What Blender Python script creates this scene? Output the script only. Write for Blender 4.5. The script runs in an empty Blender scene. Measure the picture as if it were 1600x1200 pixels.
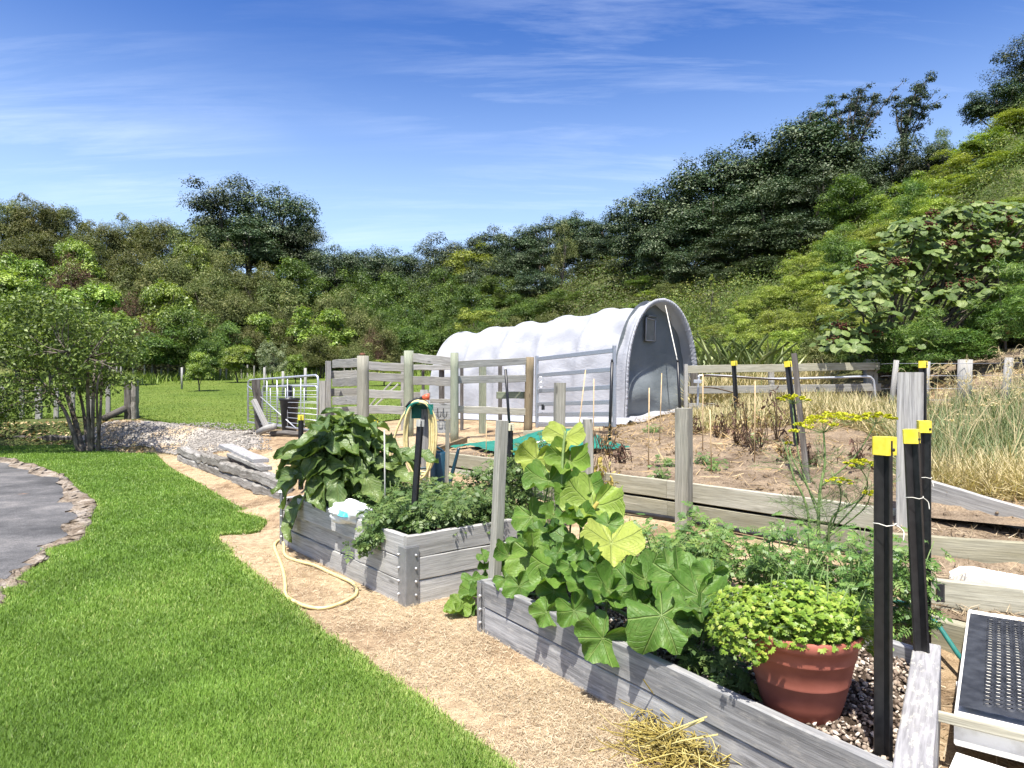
import bpy, math
import numpy as np
from mathutils import Vector
rng = np.random.default_rng(11)
S = bpy.context.scene
C = S.collection
K, EYE = 1067.0, 1.5
def W(u, v, D): return np.array([(u - 800) / K * D, D, EYE + (600 - v) / K * D])
def G(u, v, z=0.0): return W(u, v, (EYE - z) * K / (v - 600.0))
def A3(*a): return np.array(a, float)
def nrm(a):
    a = np.asarray(a, float); return a / np.maximum(np.linalg.norm(a, axis=-1, keepdims=True), 1e-9)
UP = A3(0, 0, 1)

# ---------------------------------------------------------------- geometry collector
class Geo:
    def __init__(s): s.V = []; s.F = []; s.n = 0; s.R = []; s.U = []; s.SM = []
    def add(s, V, F, rnd=0.5, uv=None, sm=True):
        V = np.asarray(V, float).reshape(-1, 3); k = len(V)
        s.V.append(V)
        for f in F:
            f = np.asarray(f, np.int64)
            if f.size: s.F.append(f + s.n); s.SM.append(np.full(len(f), sm))
        s.R.append(np.broadcast_to(np.asarray(rnd, float), (k,)).copy())
        s.U.append(np.zeros((k, 2)) if uv is None else np.asarray(uv, float).reshape(-1, 2))
        s.n += k; return s
    def stamp(s, T, O, A, B, N, rnd):
        TV, TF, TU = T; O = np.asarray(O); M = len(O); k = len(TV)
        if M == 0: return s
        V = (O[:, None, :] + TV[None, :, 0, None] * A[:, None, :] + TV[None, :, 1, None] * B[:, None, :] + TV[None, :, 2, None] * N[:, None, :])
        off = (np.arange(M) * k)
        F = [(f[None] + off[:, None, None]).reshape(-1, f.shape[1]) for f in TF]
        r = np.repeat(np.broadcast_to(np.asarray(rnd, float), (M,)), k)
        return s.add(V.reshape(-1, 3), F, r, np.tile(TU, (M, 1)))
    def tube(s, P, R, seg=7, rnd=0.5, cap=True, sq=None):
        P = np.asarray(P, float); n = len(P); R = np.broadcast_to(np.asarray(R, float), (n,))
        T = nrm(np.gradient(P, axis=0)); X = np.zeros((n, 3)); r = A3(0, 0, 1) if abs(T[0][2]) < .9 else A3(1, 0, 0)
        x = nrm(np.cross(r, T[0]))
        for i in range(n):
            x = nrm(x - T[i] * np.dot(x, T[i])); X[i] = x
        Y = np.cross(T, X); a = np.linspace(0, 2 * np.pi, seg, endpoint=False)
        V = P[:, None] + R[:, None, None] * (np.cos(a)[None, :, None] * X[:, None] + np.sin(a)[None, :, None] * Y[:, None])
        L = np.concatenate([[0], np.cumsum(np.linalg.norm(np.diff(P, axis=0), axis=1))]); o = rng.uniform(0, 50)
        uv = np.stack([np.repeat(L + o, seg), np.tile(a * max(R.max(), 1e-4), n) + o], 1)
        i = np.arange(n - 1)[:, None] * seg; j = np.arange(seg)[None]; j2 = (j + 1) % seg
        Q = np.stack([i + j, i + j2, i + seg + j2, i + seg + j], -1).reshape(-1, 4)
        V = V.reshape(-1, 3); F = [Q]
        if cap:
            V = np.vstack([V, P[0], P[-1]]); uv = np.vstack([uv, [[o, o]], [[o, o]]]); c = n * seg; jj = np.arange(seg); k2 = (jj + 1) % seg
            F += [np.stack([k2, jj, np.full(seg, c)], 1), np.stack([c - seg + jj, c - seg + k2, np.full(seg, c + 1)], 1)]
        return s.add(V, F, rnd, uv)
    def beam(s, p0, p1, w, h, up=UP, ch=.004, seg=5, wob=.0015, rnd=0.5):
        """squared timber from p0 to p1; w across, h along up"""
        p0 = np.asarray(p0, float); p1 = np.asarray(p1, float); t = nrm(p1 - p0)
        y = nrm(np.cross(np.asarray(up, float), t)); z = np.cross(t, y); a, b = w / 2, h / 2; c = min(ch, a * .5, b * .5)
        prof = np.array([(-a, -b + c), (-a, b - c), (-a + c, b), (a - c, b), (a, b - c), (a, -b + c), (a - c, -b), (-a + c, -b)])
        n = seg + 1; V = []; U = []; o = rng.uniform(0, 60); L = np.linalg.norm(p1 - p0)
        per = np.array([0, h, h, h + w, h + w, 2 * h + w, 2 * h + w, 2 * h + 2 * w]) 
        for i in range(n):
            f = i / seg; d = rng.normal(0, wob, 2) if 0 < i < seg else (0, 0)
            q = p0 + (p1 - p0) * f + y * d[0] + z * d[1]
            V.append(q + prof[:, :1] * y + prof[:, 1:] * z); U.append(np.stack([np.full(8, f * L + o), per + o], 1))
        V = np.vstack(V + [p0[None], p1[None]]); U = np.vstack(U + [[[o, o]], [[o, o]]])
        i = np.arange(seg)[:, None] * 8; j = np.arange(8)[None]; j2 = (j + 1) % 8
        Q = np.stack([i + j, i + 8 + j, i + 8 + j2, i + j2], -1).reshape(-1, 4); jj = np.arange(8); k2 = (jj + 1) % 8; c0 = n * 8
        return s.add(V, [Q, np.stack([jj, k2, np.full(8, c0)], 1), np.stack([c0 - 8 + k2, c0 - 8 + jj, np.full(8, c0 + 1)], 1)], rng.uniform(0, 1), U, False)
    def lathe(s, c, prof, seg=40, rnd=.5):
        c = np.asarray(c, float); a = np.linspace(0, 2 * np.pi, seg, endpoint=False); n = len(prof)
        V = np.concatenate([np.stack([c[0] + r * np.cos(a), c[1] + r * np.sin(a), np.full(seg, c[2] + z)], 1) for r, z in prof])
        i = np.arange(n - 1)[:, None] * seg; j = np.arange(seg)[None]; j2 = (j + 1) % seg
        Q = np.stack([i + j, i + j2, i + seg + j2, i + seg + j], -1).reshape(-1, 4)
        return s.add(V, [Q], rnd, np.stack([V[:, 0] + V[:, 1], V[:, 2]], 1))
    def grid(s, P, rnd=.5, uv=None):
        """P: (n, m, 3) sheet"""
        n, m, _ = P.shape; i = np.arange(n - 1)[:, None] * m; j = np.arange(m - 1)[None]
        Q = np.stack([i + j, i + j + 1, i + m + j + 1, i + m + j], -1).reshape(-1, 4)
        if uv is None: uv = P.reshape(-1, 3)[:, :2]
        return s.add(P.reshape(-1, 3), [Q], rnd, uv)

def put(name, g, mat, parent=None, loc=None, smooth=True, label=None, cat=None, group=None, kind=None, uv=True):
    if loc is None: loc = A3(0, 0, 0) if parent is None else np.array(parent.location)
    V = np.concatenate(g.V) - np.asarray(loc)
    me = bpy.data.meshes.new(name); nv = len(V); me.vertices.add(nv); me.vertices.foreach_set('co', V.astype(np.float32).ravel())
    lt = np.concatenate([np.full(len(f), f.shape[1]) for f in g.F]); li = np.concatenate([f.ravel() for f in g.F])
    me.loops.add(len(li)); me.loops.foreach_set('vertex_index', li.astype(np.int32))
    me.polygons.add(len(lt)); me.polygons.foreach_set('loop_start', np.concatenate([[0], np.cumsum(lt)[:-1]]).astype(np.int32))
    me.update(calc_edges=True)
    if smooth: me.polygons.foreach_set('use_smooth', np.concatenate(g.SM))
    at = me.attributes.new('rnd', 'FLOAT', 'POINT'); at.data.foreach_set('value', np.concatenate(g.R).astype(np.float32))
    if uv:
        l = me.uv_layers.new(name='UVMap'); l.data.foreach_set('uv', np.concatenate(g.U)[li].astype(np.float32).ravel())
    me.materials.append(mat); me.update()
    o = bpy.data.objects.new(name, me); C.objects.link(o)
    if parent is not None:
        o.parent = parent; o.location = Vector(np.asarray(loc) - np.array(parent.location)) if parent.parent is None else Vector((0, 0, 0))
    else: o.location = Vector(loc)
    return tag(o, label, cat, group, kind)
def tag(o, label=None, cat=None, group=None, kind=None):
    if label: o['label'] = label
    if cat: o['category'] = cat
    if group: o['group'] = group
    if kind: o['kind'] = kind
    return o
def thing(name, label, cat, loc, group=None):
    o = bpy.data.objects.new(name, None); C.objects.link(o); o.location = Vector(loc); o.empty_display_size = .2
    return tag(o, label, cat, group)
def sub(name, g, mat, part, root, **k):
    """a sub-part: a mesh under a part; every part sits at its thing's own origin"""
    o = put(name, g, mat, None, np.array(root.location), **k); o.parent = part; o.location = (0, 0, 0); return o
def dup(root, loc, scale=(1, 1, 1), rz=0, label=None, group=None):
    r = root.copy(); C.objects.link(r); r.location = Vector(loc); r.scale = scale; r.rotation_euler = (0, 0, rz)
    if label: r['label'] = label
    if group: r['group'] = group
    for ch in root.children:
        c = ch.copy(); C.objects.link(c); c.parent = r
    return r

# ---------------------------------------------------------------- materials
def newmat(name):
    m = bpy.data.materials.new(name); m.use_nodes = True; nt = m.node_tree; nt.nodes.clear()
    return m, nt, nt.nodes.new, nt.links.new
def ramp(nt, stops):
    n = nt.nodes.new('ShaderNodeValToRGB'); e = n.color_ramp.elements
    while len(e) < len(stops): e.new(.5)
    for i, (p, c) in enumerate(stops):
        e[i].position = p; e[i].color = tuple(c) + (1,) if len(c) == 3 else c
    return n
def noise(nt, vec, scale, detail=5, rough=.6, dist=0, sc=None):
    n = nt.nodes.new('ShaderNodeTexNoise'); n.inputs['Scale'].default_value = scale; n.inputs['Detail'].default_value = detail
    n.inputs['Roughness'].default_value = rough; n.inputs['Distortion'].default_value = dist
    if sc is not None:
        mp = nt.nodes.new('ShaderNodeMapping'); mp.inputs['Scale'].default_value = sc; nt.links.new(vec, mp.inputs[0]); vec = mp.outputs[0]
    nt.links.new(vec, n.inputs['Vector']); return n
def mixc(nt, a, b, f, mode='MIX'):
    n = nt.nodes.new('ShaderNodeMix'); n.data_type = 'RGBA'; n.blend_type = mode
    for k, x in ((6, a), (7, b), (0, f)):
        if hasattr(x, 'links'): nt.links.new(x, n.inputs[k])
        elif k == 0: n.inputs[0].default_value = x
        else: n.inputs[k].default_value = tuple(x) + (1,)
    return n.outputs[2]
def mathn(nt, op, a, b=None, clamp=False):
    n = nt.nodes.new('ShaderNodeMath'); n.operation = op; n.use_clamp = clamp
    for k, x in ((0, a), (1, b)):
        if x is None: continue
        if hasattr(x, 'links'): nt.links.new(x, n.inputs[k])
        else: n.inputs[k].default_value = x
    return n.outputs[0]
def finish(m, nt, col, rough=.7, bump=None, bs=.3, bd=.01, spec=.3, metal=0, extra=None):
    p = nt.nodes.new('ShaderNodeBsdfPrincipled'); o = nt.nodes.new('ShaderNodeOutputMaterial')
    if hasattr(col, 'links'): nt.links.new(col, p.inputs['Base Color'])
    else: p.inputs['Base Color'].default_value = tuple(col) + (1,)
    if hasattr(rough, 'links'): nt.links.new(rough, p.inputs['Roughness'])
    else: p.inputs['Roughness'].default_value = rough
    p.inputs['Specular IOR Level'].default_value = spec; p.inputs['Metallic'].default_value = metal
    if bump is not None:
        b = nt.nodes.new('ShaderNodeBump'); b.inputs['Strength'].default_value = bs; b.inputs['Distance'].default_value = bd
        nt.links.new(bump, b.inputs['Height']); nt.links.new(b.outputs[0], p.inputs['Normal'])
    out = p.outputs[0]
    if extra is not None: out = extra(nt, p)
    nt.links.new(out, o.inputs[0]); return m
def coord(nt, which='Object'):
    return nt.nodes.new('ShaderNodeTexCoord').outputs[which]
def pos(nt): return nt.nodes.new('ShaderNodeNewGeometry').outputs['Position']
def attr(nt, n='rnd'):
    a = nt.nodes.new('ShaderNodeAttribute'); a.attribute_name = n; return a.outputs['Fac']
def wood(name, dark, mid, light, blotch=(.5, .5, .5), bamt=.3, grain=45., rough=.85, moss=None, mossamt=.5):
    m, nt, N, L = newmat(name); uv = coord(nt, 'UV')
    g = noise(nt, uv, 1, 7, .65, .4, (1.6, grain, 1)); r = ramp(nt, [(.25, dark), (.5, mid), (.72, light)]); L(g.outputs[0], r.inputs[0])
    fine = noise(nt, uv, 1, 4, .6, 0, (6, grain * 4, 1)); c = mixc(nt, r.outputs[0], (.5, .5, .5), .0)
    fr = ramp(nt, [(.35, (.62, .62, .62)), (.6, (1.08, 1.08, 1.08))]); L(fine.outputs[0], fr.inputs[0]); c = mixc(nt, r.outputs[0], fr.outputs[0], .8, 'MULTIPLY')
    b = noise(nt, uv, 1, 4, .6, 0, (2.2, 9, 1)); br = ramp(nt, [(.42, (0, 0, 0)), (.68, (1, 1, 1))]); L(b.outputs[0], br.inputs[0])
    c = mixc(nt, c, blotch, mathn(nt, 'MULTIPLY', br.outputs[0], bamt))
    kn = nt.nodes.new('ShaderNodeTexVoronoi'); kn.feature = 'F1'; mp = N('ShaderNodeMapping'); mp.inputs['Scale'].default_value = (2.1, 7, 1); L(uv, mp.inputs[0]); L(mp.outputs[0], kn.inputs[0]); kn.inputs['Scale'].default_value = 1
    kr = ramp(nt, [(.06, (1, 1, 1)), (.13, (0, 0, 0))]); L(kn.outputs[0], kr.inputs[0])
    c = mixc(nt, c, [x * .55 for x in dark], mathn(nt, 'MULTIPLY', kr.outputs[0], .75))
    if moss is not None:
        mm = noise(nt, uv, 1, 6, .7, 0, (9, 26, 1)); mr = ramp(nt, [(.52, (0, 0, 0)), (.64, (1, 1, 1))]); L(mm.outputs[0], mr.inputs[0])
        c = mixc(nt, c, moss, mathn(nt, 'MULTIPLY', mr.outputs[0], mossamt))
    tn = N('ShaderNodeHueSaturation'); L(c, tn.inputs['Color']); L(mathn(nt, 'ADD', mathn(nt, 'MULTIPLY', attr(nt), .42), .80), tn.inputs['Value']); L(mathn(nt, 'ADD', mathn(nt, 'MULTIPLY', attr(nt), -.5), 1.25), tn.inputs['Saturation']); c = tn.outputs[0]
    return finish(m, nt, c, rough, mathn(nt, 'ADD', g.outputs[0], mathn(nt, 'MULTIPLY', fine.outputs[0], .5)), .5, .004, .2)
def plain(name, c1, c2, scale=8, rough=.6, bs=.15, bd=.005, spec=.35, metal=0, det=5, stops=(.35, .65)):
    m, nt, N, L = newmat(name); v = coord(nt); n = noise(nt, v, scale, det); r = ramp(nt, [(stops[0], c1), (stops[1], c2)]); L(n.outputs[0], r.inputs[0])
    return finish(m, nt, r.outputs[0], rough, n.outputs[0], bs, bd, spec, metal)
def foliage(name, stops, trans=.3, rough=.5, spec=.35, tcol=1.3, objvar=.18, vein=None, nscale=.7, yel=None):
    m, nt, N, L = newmat(name); r = ramp(nt, stops); L(attr(nt), r.inputs[0]); c = r.outputs[0]
    n = noise(nt, pos(nt), nscale, 3); nr = ramp(nt, [(.3, (.78, .78, .78)), (.7, (1.18, 1.18, 1.18))]); L(n.outputs[0], nr.inputs[0]); c = mixc(nt, c, nr.outputs[0], 1, 'MULTIPLY')
    if objvar:
        oi = N('ShaderNodeObjectInfo'); h = N('ShaderNodeHueSaturation'); L(c, h.inputs['Color'])
        L(mathn(nt, 'ADD', mathn(nt, 'MULTIPLY', oi.outputs['Random'], objvar * .16), .5 - objvar * .08), h.inputs['Hue'])
        L(mathn(nt, 'ADD', mathn(nt, 'MULTIPLY', oi.outputs['Random'], objvar * 2), 1 - objvar), h.inputs['Value']); c = h.outputs[0]
    bump = None
    if vein:
        uv = coord(nt, 'UV'); sx = N('ShaderNodeSeparateXYZ'); L(uv, sx.inputs[0]); x, y = sx.outputs[0], sx.outputs[1]; ay = mathn(nt, 'ABSOLUTE', y)
        if vein == 'radial':
            an = mathn(nt, 'ARCTAN2', y, x); fr = mathn(nt, 'ABSOLUTE', mathn(nt, 'SUBTRACT', mathn(nt, 'FRACT', mathn(nt, 'ADD', mathn(nt, 'MULTIPLY', an, 7 / 6.2832), .5)), .5))
            ln = N('ShaderNodeVectorMath'); ln.operation = 'LENGTH'; L(uv, ln.inputs[0]); dist = mathn(nt, 'MULTIPLY', fr, mathn(nt, 'MULTIPLY', ln.outputs['Value'], 0.9))
            sec = mathn(nt, 'ABSOLUTE', mathn(nt, 'SUBTRACT', mathn(nt, 'FRACT', mathn(nt, 'MULTIPLY', mathn(nt, 'SUBTRACT', ln.outputs['Value'], mathn(nt, 'MULTIPLY', fr, .9)), 6)), .5))
        else:
            dist = ay; sec = mathn(nt, 'ABSOLUTE', mathn(nt, 'SUBTRACT', mathn(nt, 'FRACT', mathn(nt, 'MULTIPLY', mathn(nt, 'SUBTRACT', x, mathn(nt, 'MULTIPLY', ay, .8)), 8)), .5))
        v1 = ramp(nt, [(.008, (1, 1, 1)), (.03, (0, 0, 0))]); L(dist, v1.inputs[0]); v2 = ramp(nt, [(.03, (.25, .25, .25)), (.11, (0, 0, 0))]); L(sec, v2.inputs[0])
        vm = mathn(nt, 'MAXIMUM', v1.outputs[0], v2.outputs[0]); c = mixc(nt, c, mixc(nt, c, (.30, .38, .12), .4), vm)
        mo = noise(nt, pos(nt), 23, 4); mr_ = ramp(nt, [(.5, (0, 0, 0)), (.75, (.45, .45, .45))]); L(mo.outputs[0], mr_.inputs[0]); c = mixc(nt, c, mixc(nt, c, (.42, .45, .16), .45), mr_.outputs[0])
        nb = noise(nt, pos(nt), 38, 3); bump = mathn(nt, 'SUBTRACT', mathn(nt, 'MULTIPLY', nb.outputs[0], .8), mathn(nt, 'MULTIPLY', vm, 1.0))
    def ex(nt, p):
        t = nt.nodes.new('ShaderNodeBsdfTranslucent'); nt.links.new(mixc(nt, c, (tcol, tcol * 1.05, tcol * .45), 1, 'MULTIPLY'), t.inputs[0])
        mx = nt.nodes.new('ShaderNodeMixShader'); mx.inputs[0].default_value = trans; nt.links.new(p.outputs[0], mx.inputs[1]); nt.links.new(t.outputs[0], mx.inputs[2]); return mx.outputs[0]
    return finish(m, nt, c, rough, bump, .8, .010, spec, 0, ex)

# ---------------------------------------------------------------- leaf templates (x length, y width, z lift)
def quadT(V, F, U=None):
    V = np.array(V, float); return V, [np.array(f) for f in F], (V[:, :2].copy() if U is None else np.array(U, float))
T_RH = quadT([(0, 0, 0), (.45, -.5, .1), (1, 0, -.05), (.45, .5, .1)], [[(0, 1, 2, 3)]])
T_BL = quadT([(0, -.5, 0), (0, .5, 0), (.55, .4, .06), (.55, -.4, .06), (1, 0, .3)], [[(0, 3, 2, 1)], [(3, 4, 2)]])
def gridT(nx, fy, fz, ny=5):
    xs = np.linspace(0, 1, nx); V = []; U = []
    for x in xs:
        for j in range(ny):
            q = (j / (ny - 1) - .5) * 2; y = q * fy(x); V.append((x, y, fz(x, q))); U.append((x, y))
    F = [(i * ny + j, i * ny + j + 1, (i + 1) * ny + j + 1, (i + 1) * ny + j) for i in range(nx - 1) for j in range(ny - 1)]
    return np.array(V), [np.array(F)], np.array(U)
def radialT(seed, lobes=5, depth=.1, cup=.22, wave=.07, na=40, fold=0., teeth=.03):
    r = np.random.default_rng(seed); a = np.linspace(-np.pi * .985, np.pi * .985, na); ph = r.uniform(0, 6)
    R = 1 + depth * np.cos(lobes * a) - .12 * np.cos(a + np.pi) ** 2 + teeth * np.sin(19 * a + ph)
    R *= 1 - .55 * np.exp(-((np.abs(a) - np.pi) / .28) ** 2); R *= .5
    V = [(0, 0, 0)]; U = [(0, 0)]; w1, w2 = r.uniform(0, 6, 2)
    for t in (.16, .34, .52, .7, .86, 1.):
        x, y = R * t * np.cos(a), R * t * np.sin(a); z = cup * (t ** 2) * .5 + wave * t ** 2 * np.sin(3 * a + w1) + .5 * wave * t ** 3 * np.sin(7 * a + w2) - .03 * t * np.cos(lobes * a) + .016 * t * np.sin(11 * t * 2 + 9 * np.sin(3.5 * a) + w1) * np.sin(14 * a) + .05 * np.maximum(0, t - .7) * np.sin(9 * a + w2) * 3 + fold * np.abs(y) - (.16 * x * x if True else 0)
        V += list(zip(x, y, z)); U += list(zip(x * 2, y * 2))
    T = [(0, 1 + i, 2 + i) for i in range(na - 1)]
    Q = [(1 + k * na + i, 1 + (k + 1) * na + i, 1 + (k + 1) * na + i + 1, 1 + k * na + i + 1) for k in range(5) for i in range(na - 1)]
    return np.array(V), [np.array(T), np.array(Q)], np.array(U)
def joinT(parts):
    V = []; F = []; U = []; n = 0
    for v, f, u in parts:
        V.append(v); U.append(u); F += [x + n for x in f]; n += len(v)
    return np.vstack(V), F, np.vstack(U)
def xform(T, o, a, b, n):
    v = T[0]; return np.asarray(o) + v[:, :1] * np.asarray(a) + v[:, 1:2] * np.asarray(b) + v[:, 2:] * np.asarray(n), T[1], T[2]
def pinnate(k=3, w=.26, droop=.25):
    P = [xform(T_RH, (.62, 0, -droop * .35), (.4, 0, -droop * .4), (0, w * 1.3, 0), (0, 0, .3))]
    for i in range(k):
        x = .18 + .5 * i / k
        for s in (-1, 1):
            P.append(xform(T_RH, (x, 0, -droop * x * x), (.16, s * .36, -.06), (.2 * w * 2, -s * w * .5, .1), (0, 0, .3)))
    P.append(quadT([(0, -.012, 0), (0, .012, 0), (.7, .008, -droop * .5), (.7, -.008, -droop * .5)], [[(0, 1, 2, 3)]]))
    return joinT(P)
T_PIN = pinnate()
T_PAR = joinT([xform(T_RH, (0, 0, 0), (math.cos(t) * .8, math.sin(t) * .8, .1), (-math.sin(t) * .5, math.cos(t) * .5, .12), (0, 0, .5)) for t in (-1.15, -.55, 0, .55, 1.15)])
T_EGG = [gridT(11, lambda x, s=s: .5 * (np.sin(np.pi * min(1, x ** .75)) ** .7) * (1 + .2 * np.sin(17 * x + s)) + .008,
               lambda x, q, s=s: -.24 * x * x + .17 * q * q * .7 + .06 * np.sin(14 * x + s + 2 * q) * abs(q) + .04 * np.sin(9 * x + 2 * s), 7) for s in (0, 1.7, 3.9)]
T_PUMP = [radialT(i, 5, .10, c, w, 46) for i, (c, w) in enumerate([(.40, .12), (.12, .15), (.65, .10), (-.22, .14)])]
T_PUMPF = radialT(9, 5, .08, .1, .05, fold=.42)
T_BIG = [radialT(21, 1, .06, -.25, .05, 18), radialT(22, 1, .08, .2, .06, 18)]
T_FLAX = gridT(9, lambda x: .5 * (1 - x ** 3) * (.6 + .4 * min(1, x * 5)) + .004, lambda x, q: -.28 * x ** 3 + .2 * abs(q) * .2, 3)
def rdir(n, r=rng, zmin=-1):
    z = r.uniform(zmin, 1, n); a = r.uniform(0, 2 * np.pi, n); k = np.sqrt(1 - z * z); return np.stack([k * np.cos(a), k * np.sin(a), z], 1)
def frame(N, r=rng, A=None):
    N = nrm(N); t = rdir(len(N), r) if A is None else A; a = nrm(t - N * np.sum(t * N, 1, keepdims=True)); return a, np.cross(N, a), N
def leaves(g, T, P, N, L, w, rnd, r=rng, lift=.3, A=None):
    a, b, n = frame(N, r, A); L = np.broadcast_to(L, (len(P),))[:, None]; w = np.asarray(w, float); w = w[:, None] if w.ndim else w
    g.stamp(T, P - a * L * (.5 if A is None else 0), a * L, b * L * w, n * L * lift * (1 if lift != 1 else 1), rnd)
def blob(s, seed, n=None):
    pass
def ico(sub=1):
    t = (1 + 5 ** .5) / 2; V = nrm(np.array([(-1, t, 0), (1, t, 0), (-1, -t, 0), (1, -t, 0), (0, -1, t), (0, 1, t), (0, -1, -t), (0, 1, -t), (t, 0, -1), (t, 0, 1), (-t, 0, -1), (-t, 0, 1)]))
    F = [(0, 11, 5), (0, 5, 1), (0, 1, 7), (0, 7, 10), (0, 10, 11), (1, 5, 9), (5, 11, 4), (11, 10, 2), (10, 7, 6), (7, 1, 8), (3, 9, 4), (3, 4, 2), (3, 2, 6), (3, 6, 8), (3, 8, 9), (4, 9, 5), (2, 4, 11), (6, 2, 10), (8, 6, 7), (9, 8, 1)]
    for _ in range(sub):
        V = list(map(tuple, V)); mid = {}; nf = []
        def m(a, b):
            k = (min(a, b), max(a, b))
            if k not in mid: V.append(tuple(nrm(np.array(V[a]) + np.array(V[b])))); mid[k] = len(V) - 1
            return mid[k]
        for a, b, c in F:
            x, y, z = m(a, b), m(b, c), m(c, a); nf += [(a, x, z), (b, y, x), (c, z, y), (x, y, z)]
        F = nf; V = np.array(V)
    return np.array(V), [np.array(F)], np.array(V)[:, :2]
ICO0, ICO1, ICO2 = ico(0), ico(1), ico(2)
def pip(x, y, poly):
    x = np.asarray(x); y = np.asarray(y); ins = np.zeros(x.shape, bool); n = len(poly); j = n - 1
    for i in range(n):
        xi, yi = poly[i]; xj, yj = poly[j]
        c = ((yi > y) != (yj > y)) & (x < (xj - xi) * (y - yi) / ((yj - yi) if yj != yi else 1e-9) + xi); ins ^= c; j = i
    return ins
def spline(P, n=12):
    P = np.asarray(P, float); m = len(P); t = np.linspace(0, m - 1, (m - 1) * n + 1); out = []
    for x in t:
        i = min(int(x), m - 2); f = x - i; p0, p1, p2, p3 = P[max(i - 1, 0)], P[i], P[i + 1], P[min(i + 2, m - 1)]
        out.append(.5 * ((2 * p1) + (p2 - p0) * f + (2 * p0 - 5 * p1 + 4 * p2 - p3) * f * f + (3 * p1 - p0 - 3 * p2 + p3) * f ** 3))
    return np.array(out)
def sstep(a, b, x): t = np.clip((x - a) / (b - a), 0, 1); return t * t * (3 - 2 * t)
# ================================================================ materials
M = {}
M['grey_wood'] = wood('weathered_grey_wood', (.14, .135, .13), (.30, .295, .285), (.46, .455, .44), (.36, .34, .28), .35)
M['bed_wood'] = wood('silvered_bed_wood', (.24, .235, .225), (.43, .425, .41), (.57, .565, .55), (.40, .39, .34), .3, 34)
M['front_wood'] = wood('bleached_bed_wood', (.11, .11, .11), (.26, .26, .26), (.43, .43, .425), (.3, .3, .3), .3, 30, moss=(.50, .48, .44), mossamt=.35)
M['lichen_wood'] = wood('lichened_wood', (.17, .165, .17), (.26, .255, .26), (.35, .34, .35), (.3, .3, .3), .3, 20, moss=(.50, .48, .40), mossamt=.85)
M['wall_wood'] = wood('pale_wall_plank', (.24, .225, .17), (.37, .355, .28), (.50, .48, .39), (.33, .31, .22), .45, 30)
M['post_wood'] = wood('timber_post', (.15, .145, .115), (.27, .26, .215), (.39, .375, .31), (.25, .25, .19), .4, 40)
M['green_post'] = wood('tanalised_post', (.16, .18, .13), (.27, .29, .22), (.38, .39, .31), (.25, .28, .2), .5, 25)
M['brown_post'] = wood('old_brown_post', (.10, .08, .05), (.21, .165, .105), (.31, .25, .165), (.2, .17, .11), .4, 25)
M['dark_wood'] = wood('dark_rotting_wood', (.035, .03, .026), (.10, .09, .08), (.24, .23, .215), (.16, .15, .14), .4, 22)
M['sleeper'] = wood('split_sleeper', (.10, .095, .085), (.29, .275, .25), (.50, .485, .45), (.06, .05, .04), .55, 16, moss=(.08, .07, .055), mossamt=.7)
M['rail'] = wood('fence_rail', (.17, .165, .155), (.31, .305, .285), (.44, .43, .40), (.28, .27, .22), .45, 34)
M['galv'] = plain('galvanised_steel', (.30, .32, .36), (.40, .42, .46), 60, .45, .05, .001, .5, .55)
M['galv_light'] = plain('galvanised_pipe', (.42, .44, .48), (.54, .56, .6), 50, .4, .05, .001, .5, .5)
M['bracket'] = plain('zinc_bracket', (.23, .235, .24), (.30, .305, .31), 18, .5, .05, .001, .5, .4)
M['bolt'] = plain('bright_bolt', (.6, .6, .62), (.75, .75, .76), 80, .35, .0, .001, .5, .7)
M['black_steel'] = plain('black_painted_steel', (.006, .006, .007), (.016, .016, .017), 30, .4, .1, .001, .5)
M['black_plastic'] = plain('black_plastic', (.012, .013, .015), (.03, .03, .034), 12, .45, .05, .001, .4)
M['yellow_cap'] = plain('yellow_plastic', (.72, .58, .035), (.85, .72, .09), 25, .5, .05, .001, .4)
M['cream_cap'] = plain('cream_plastic', (.62, .57, .36), (.72, .67, .46), 25, .5, .05, .001, .4)
M['grey_cap'] = plain('grey_plastic', (.36, .36, .33), (.46, .45, .41), 25, .5, .05, .001, .4)
M['terracotta'] = plain('terracotta_plastic', (.25, .078, .052), (.36, .12, .083), 5, .62, .12, .003, .25, 0, 9)
M['red_plastic'] = plain('red_plastic', (.42, .035, .035), (.52, .07, .06), 7, .4, .03, .001, .4)
M['white_plastic'] = plain('white_plastic_film', (.72, .74, .76), (.84, .85, .86), 20, .4, .5, .01, .4)
M['cyan'] = plain('cyan_print', (.06, .5, .62), (.10, .6, .68), 20, .4, .3, .01, .4)
M['hose'] = plain('yellow_hose', (.55, .46, .20), (.68, .58, .29), 25, .5, .1, .001, .35)
M['green_hose'] = plain('green_hose', (.02, .13, .115), (.04, .19, .16), 25, .4, .1, .001, .4)
M['green_plastic'] = plain('green_plastic', (.008, .115, .085), (.016, .16, .12), 25, .4, .05, .001, .4)
M['orange_plastic'] = plain('orange_plastic', (.7, .10, .045), (.8, .15, .07), 25, .4, .03, .001, .4)
M['teal_plastic'] = plain('dark_teal_plastic', (.008, .035, .055), (.015, .055, .08), 25, .35, .03, .001, .5)
M['bamboo'] = plain('bamboo_cane', (.42, .29, .15), (.60, .45, .26), 14, .6, .1, .001, .3)
M['white_paint'] = plain('white_painted_concrete', (.62, .60, .53), (.84, .83, .78), 9, .8, .3, .004, .2, 0, 8, (.3, .5))
M['rubber'] = plain('black_rubber', (.016, .018, .023), (.042, .046, .055), 16, .6, .2, .002, .3)
M['white_cord'] = plain('white_cord', (.6, .58, .5), (.75, .73, .66), 30, .6, .0, .001, .3)
M['rock'] = plain('orange_stone', (.40, .24, .09), (.62, .42, .2), 9, .8, .4, .01, .2)
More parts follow.
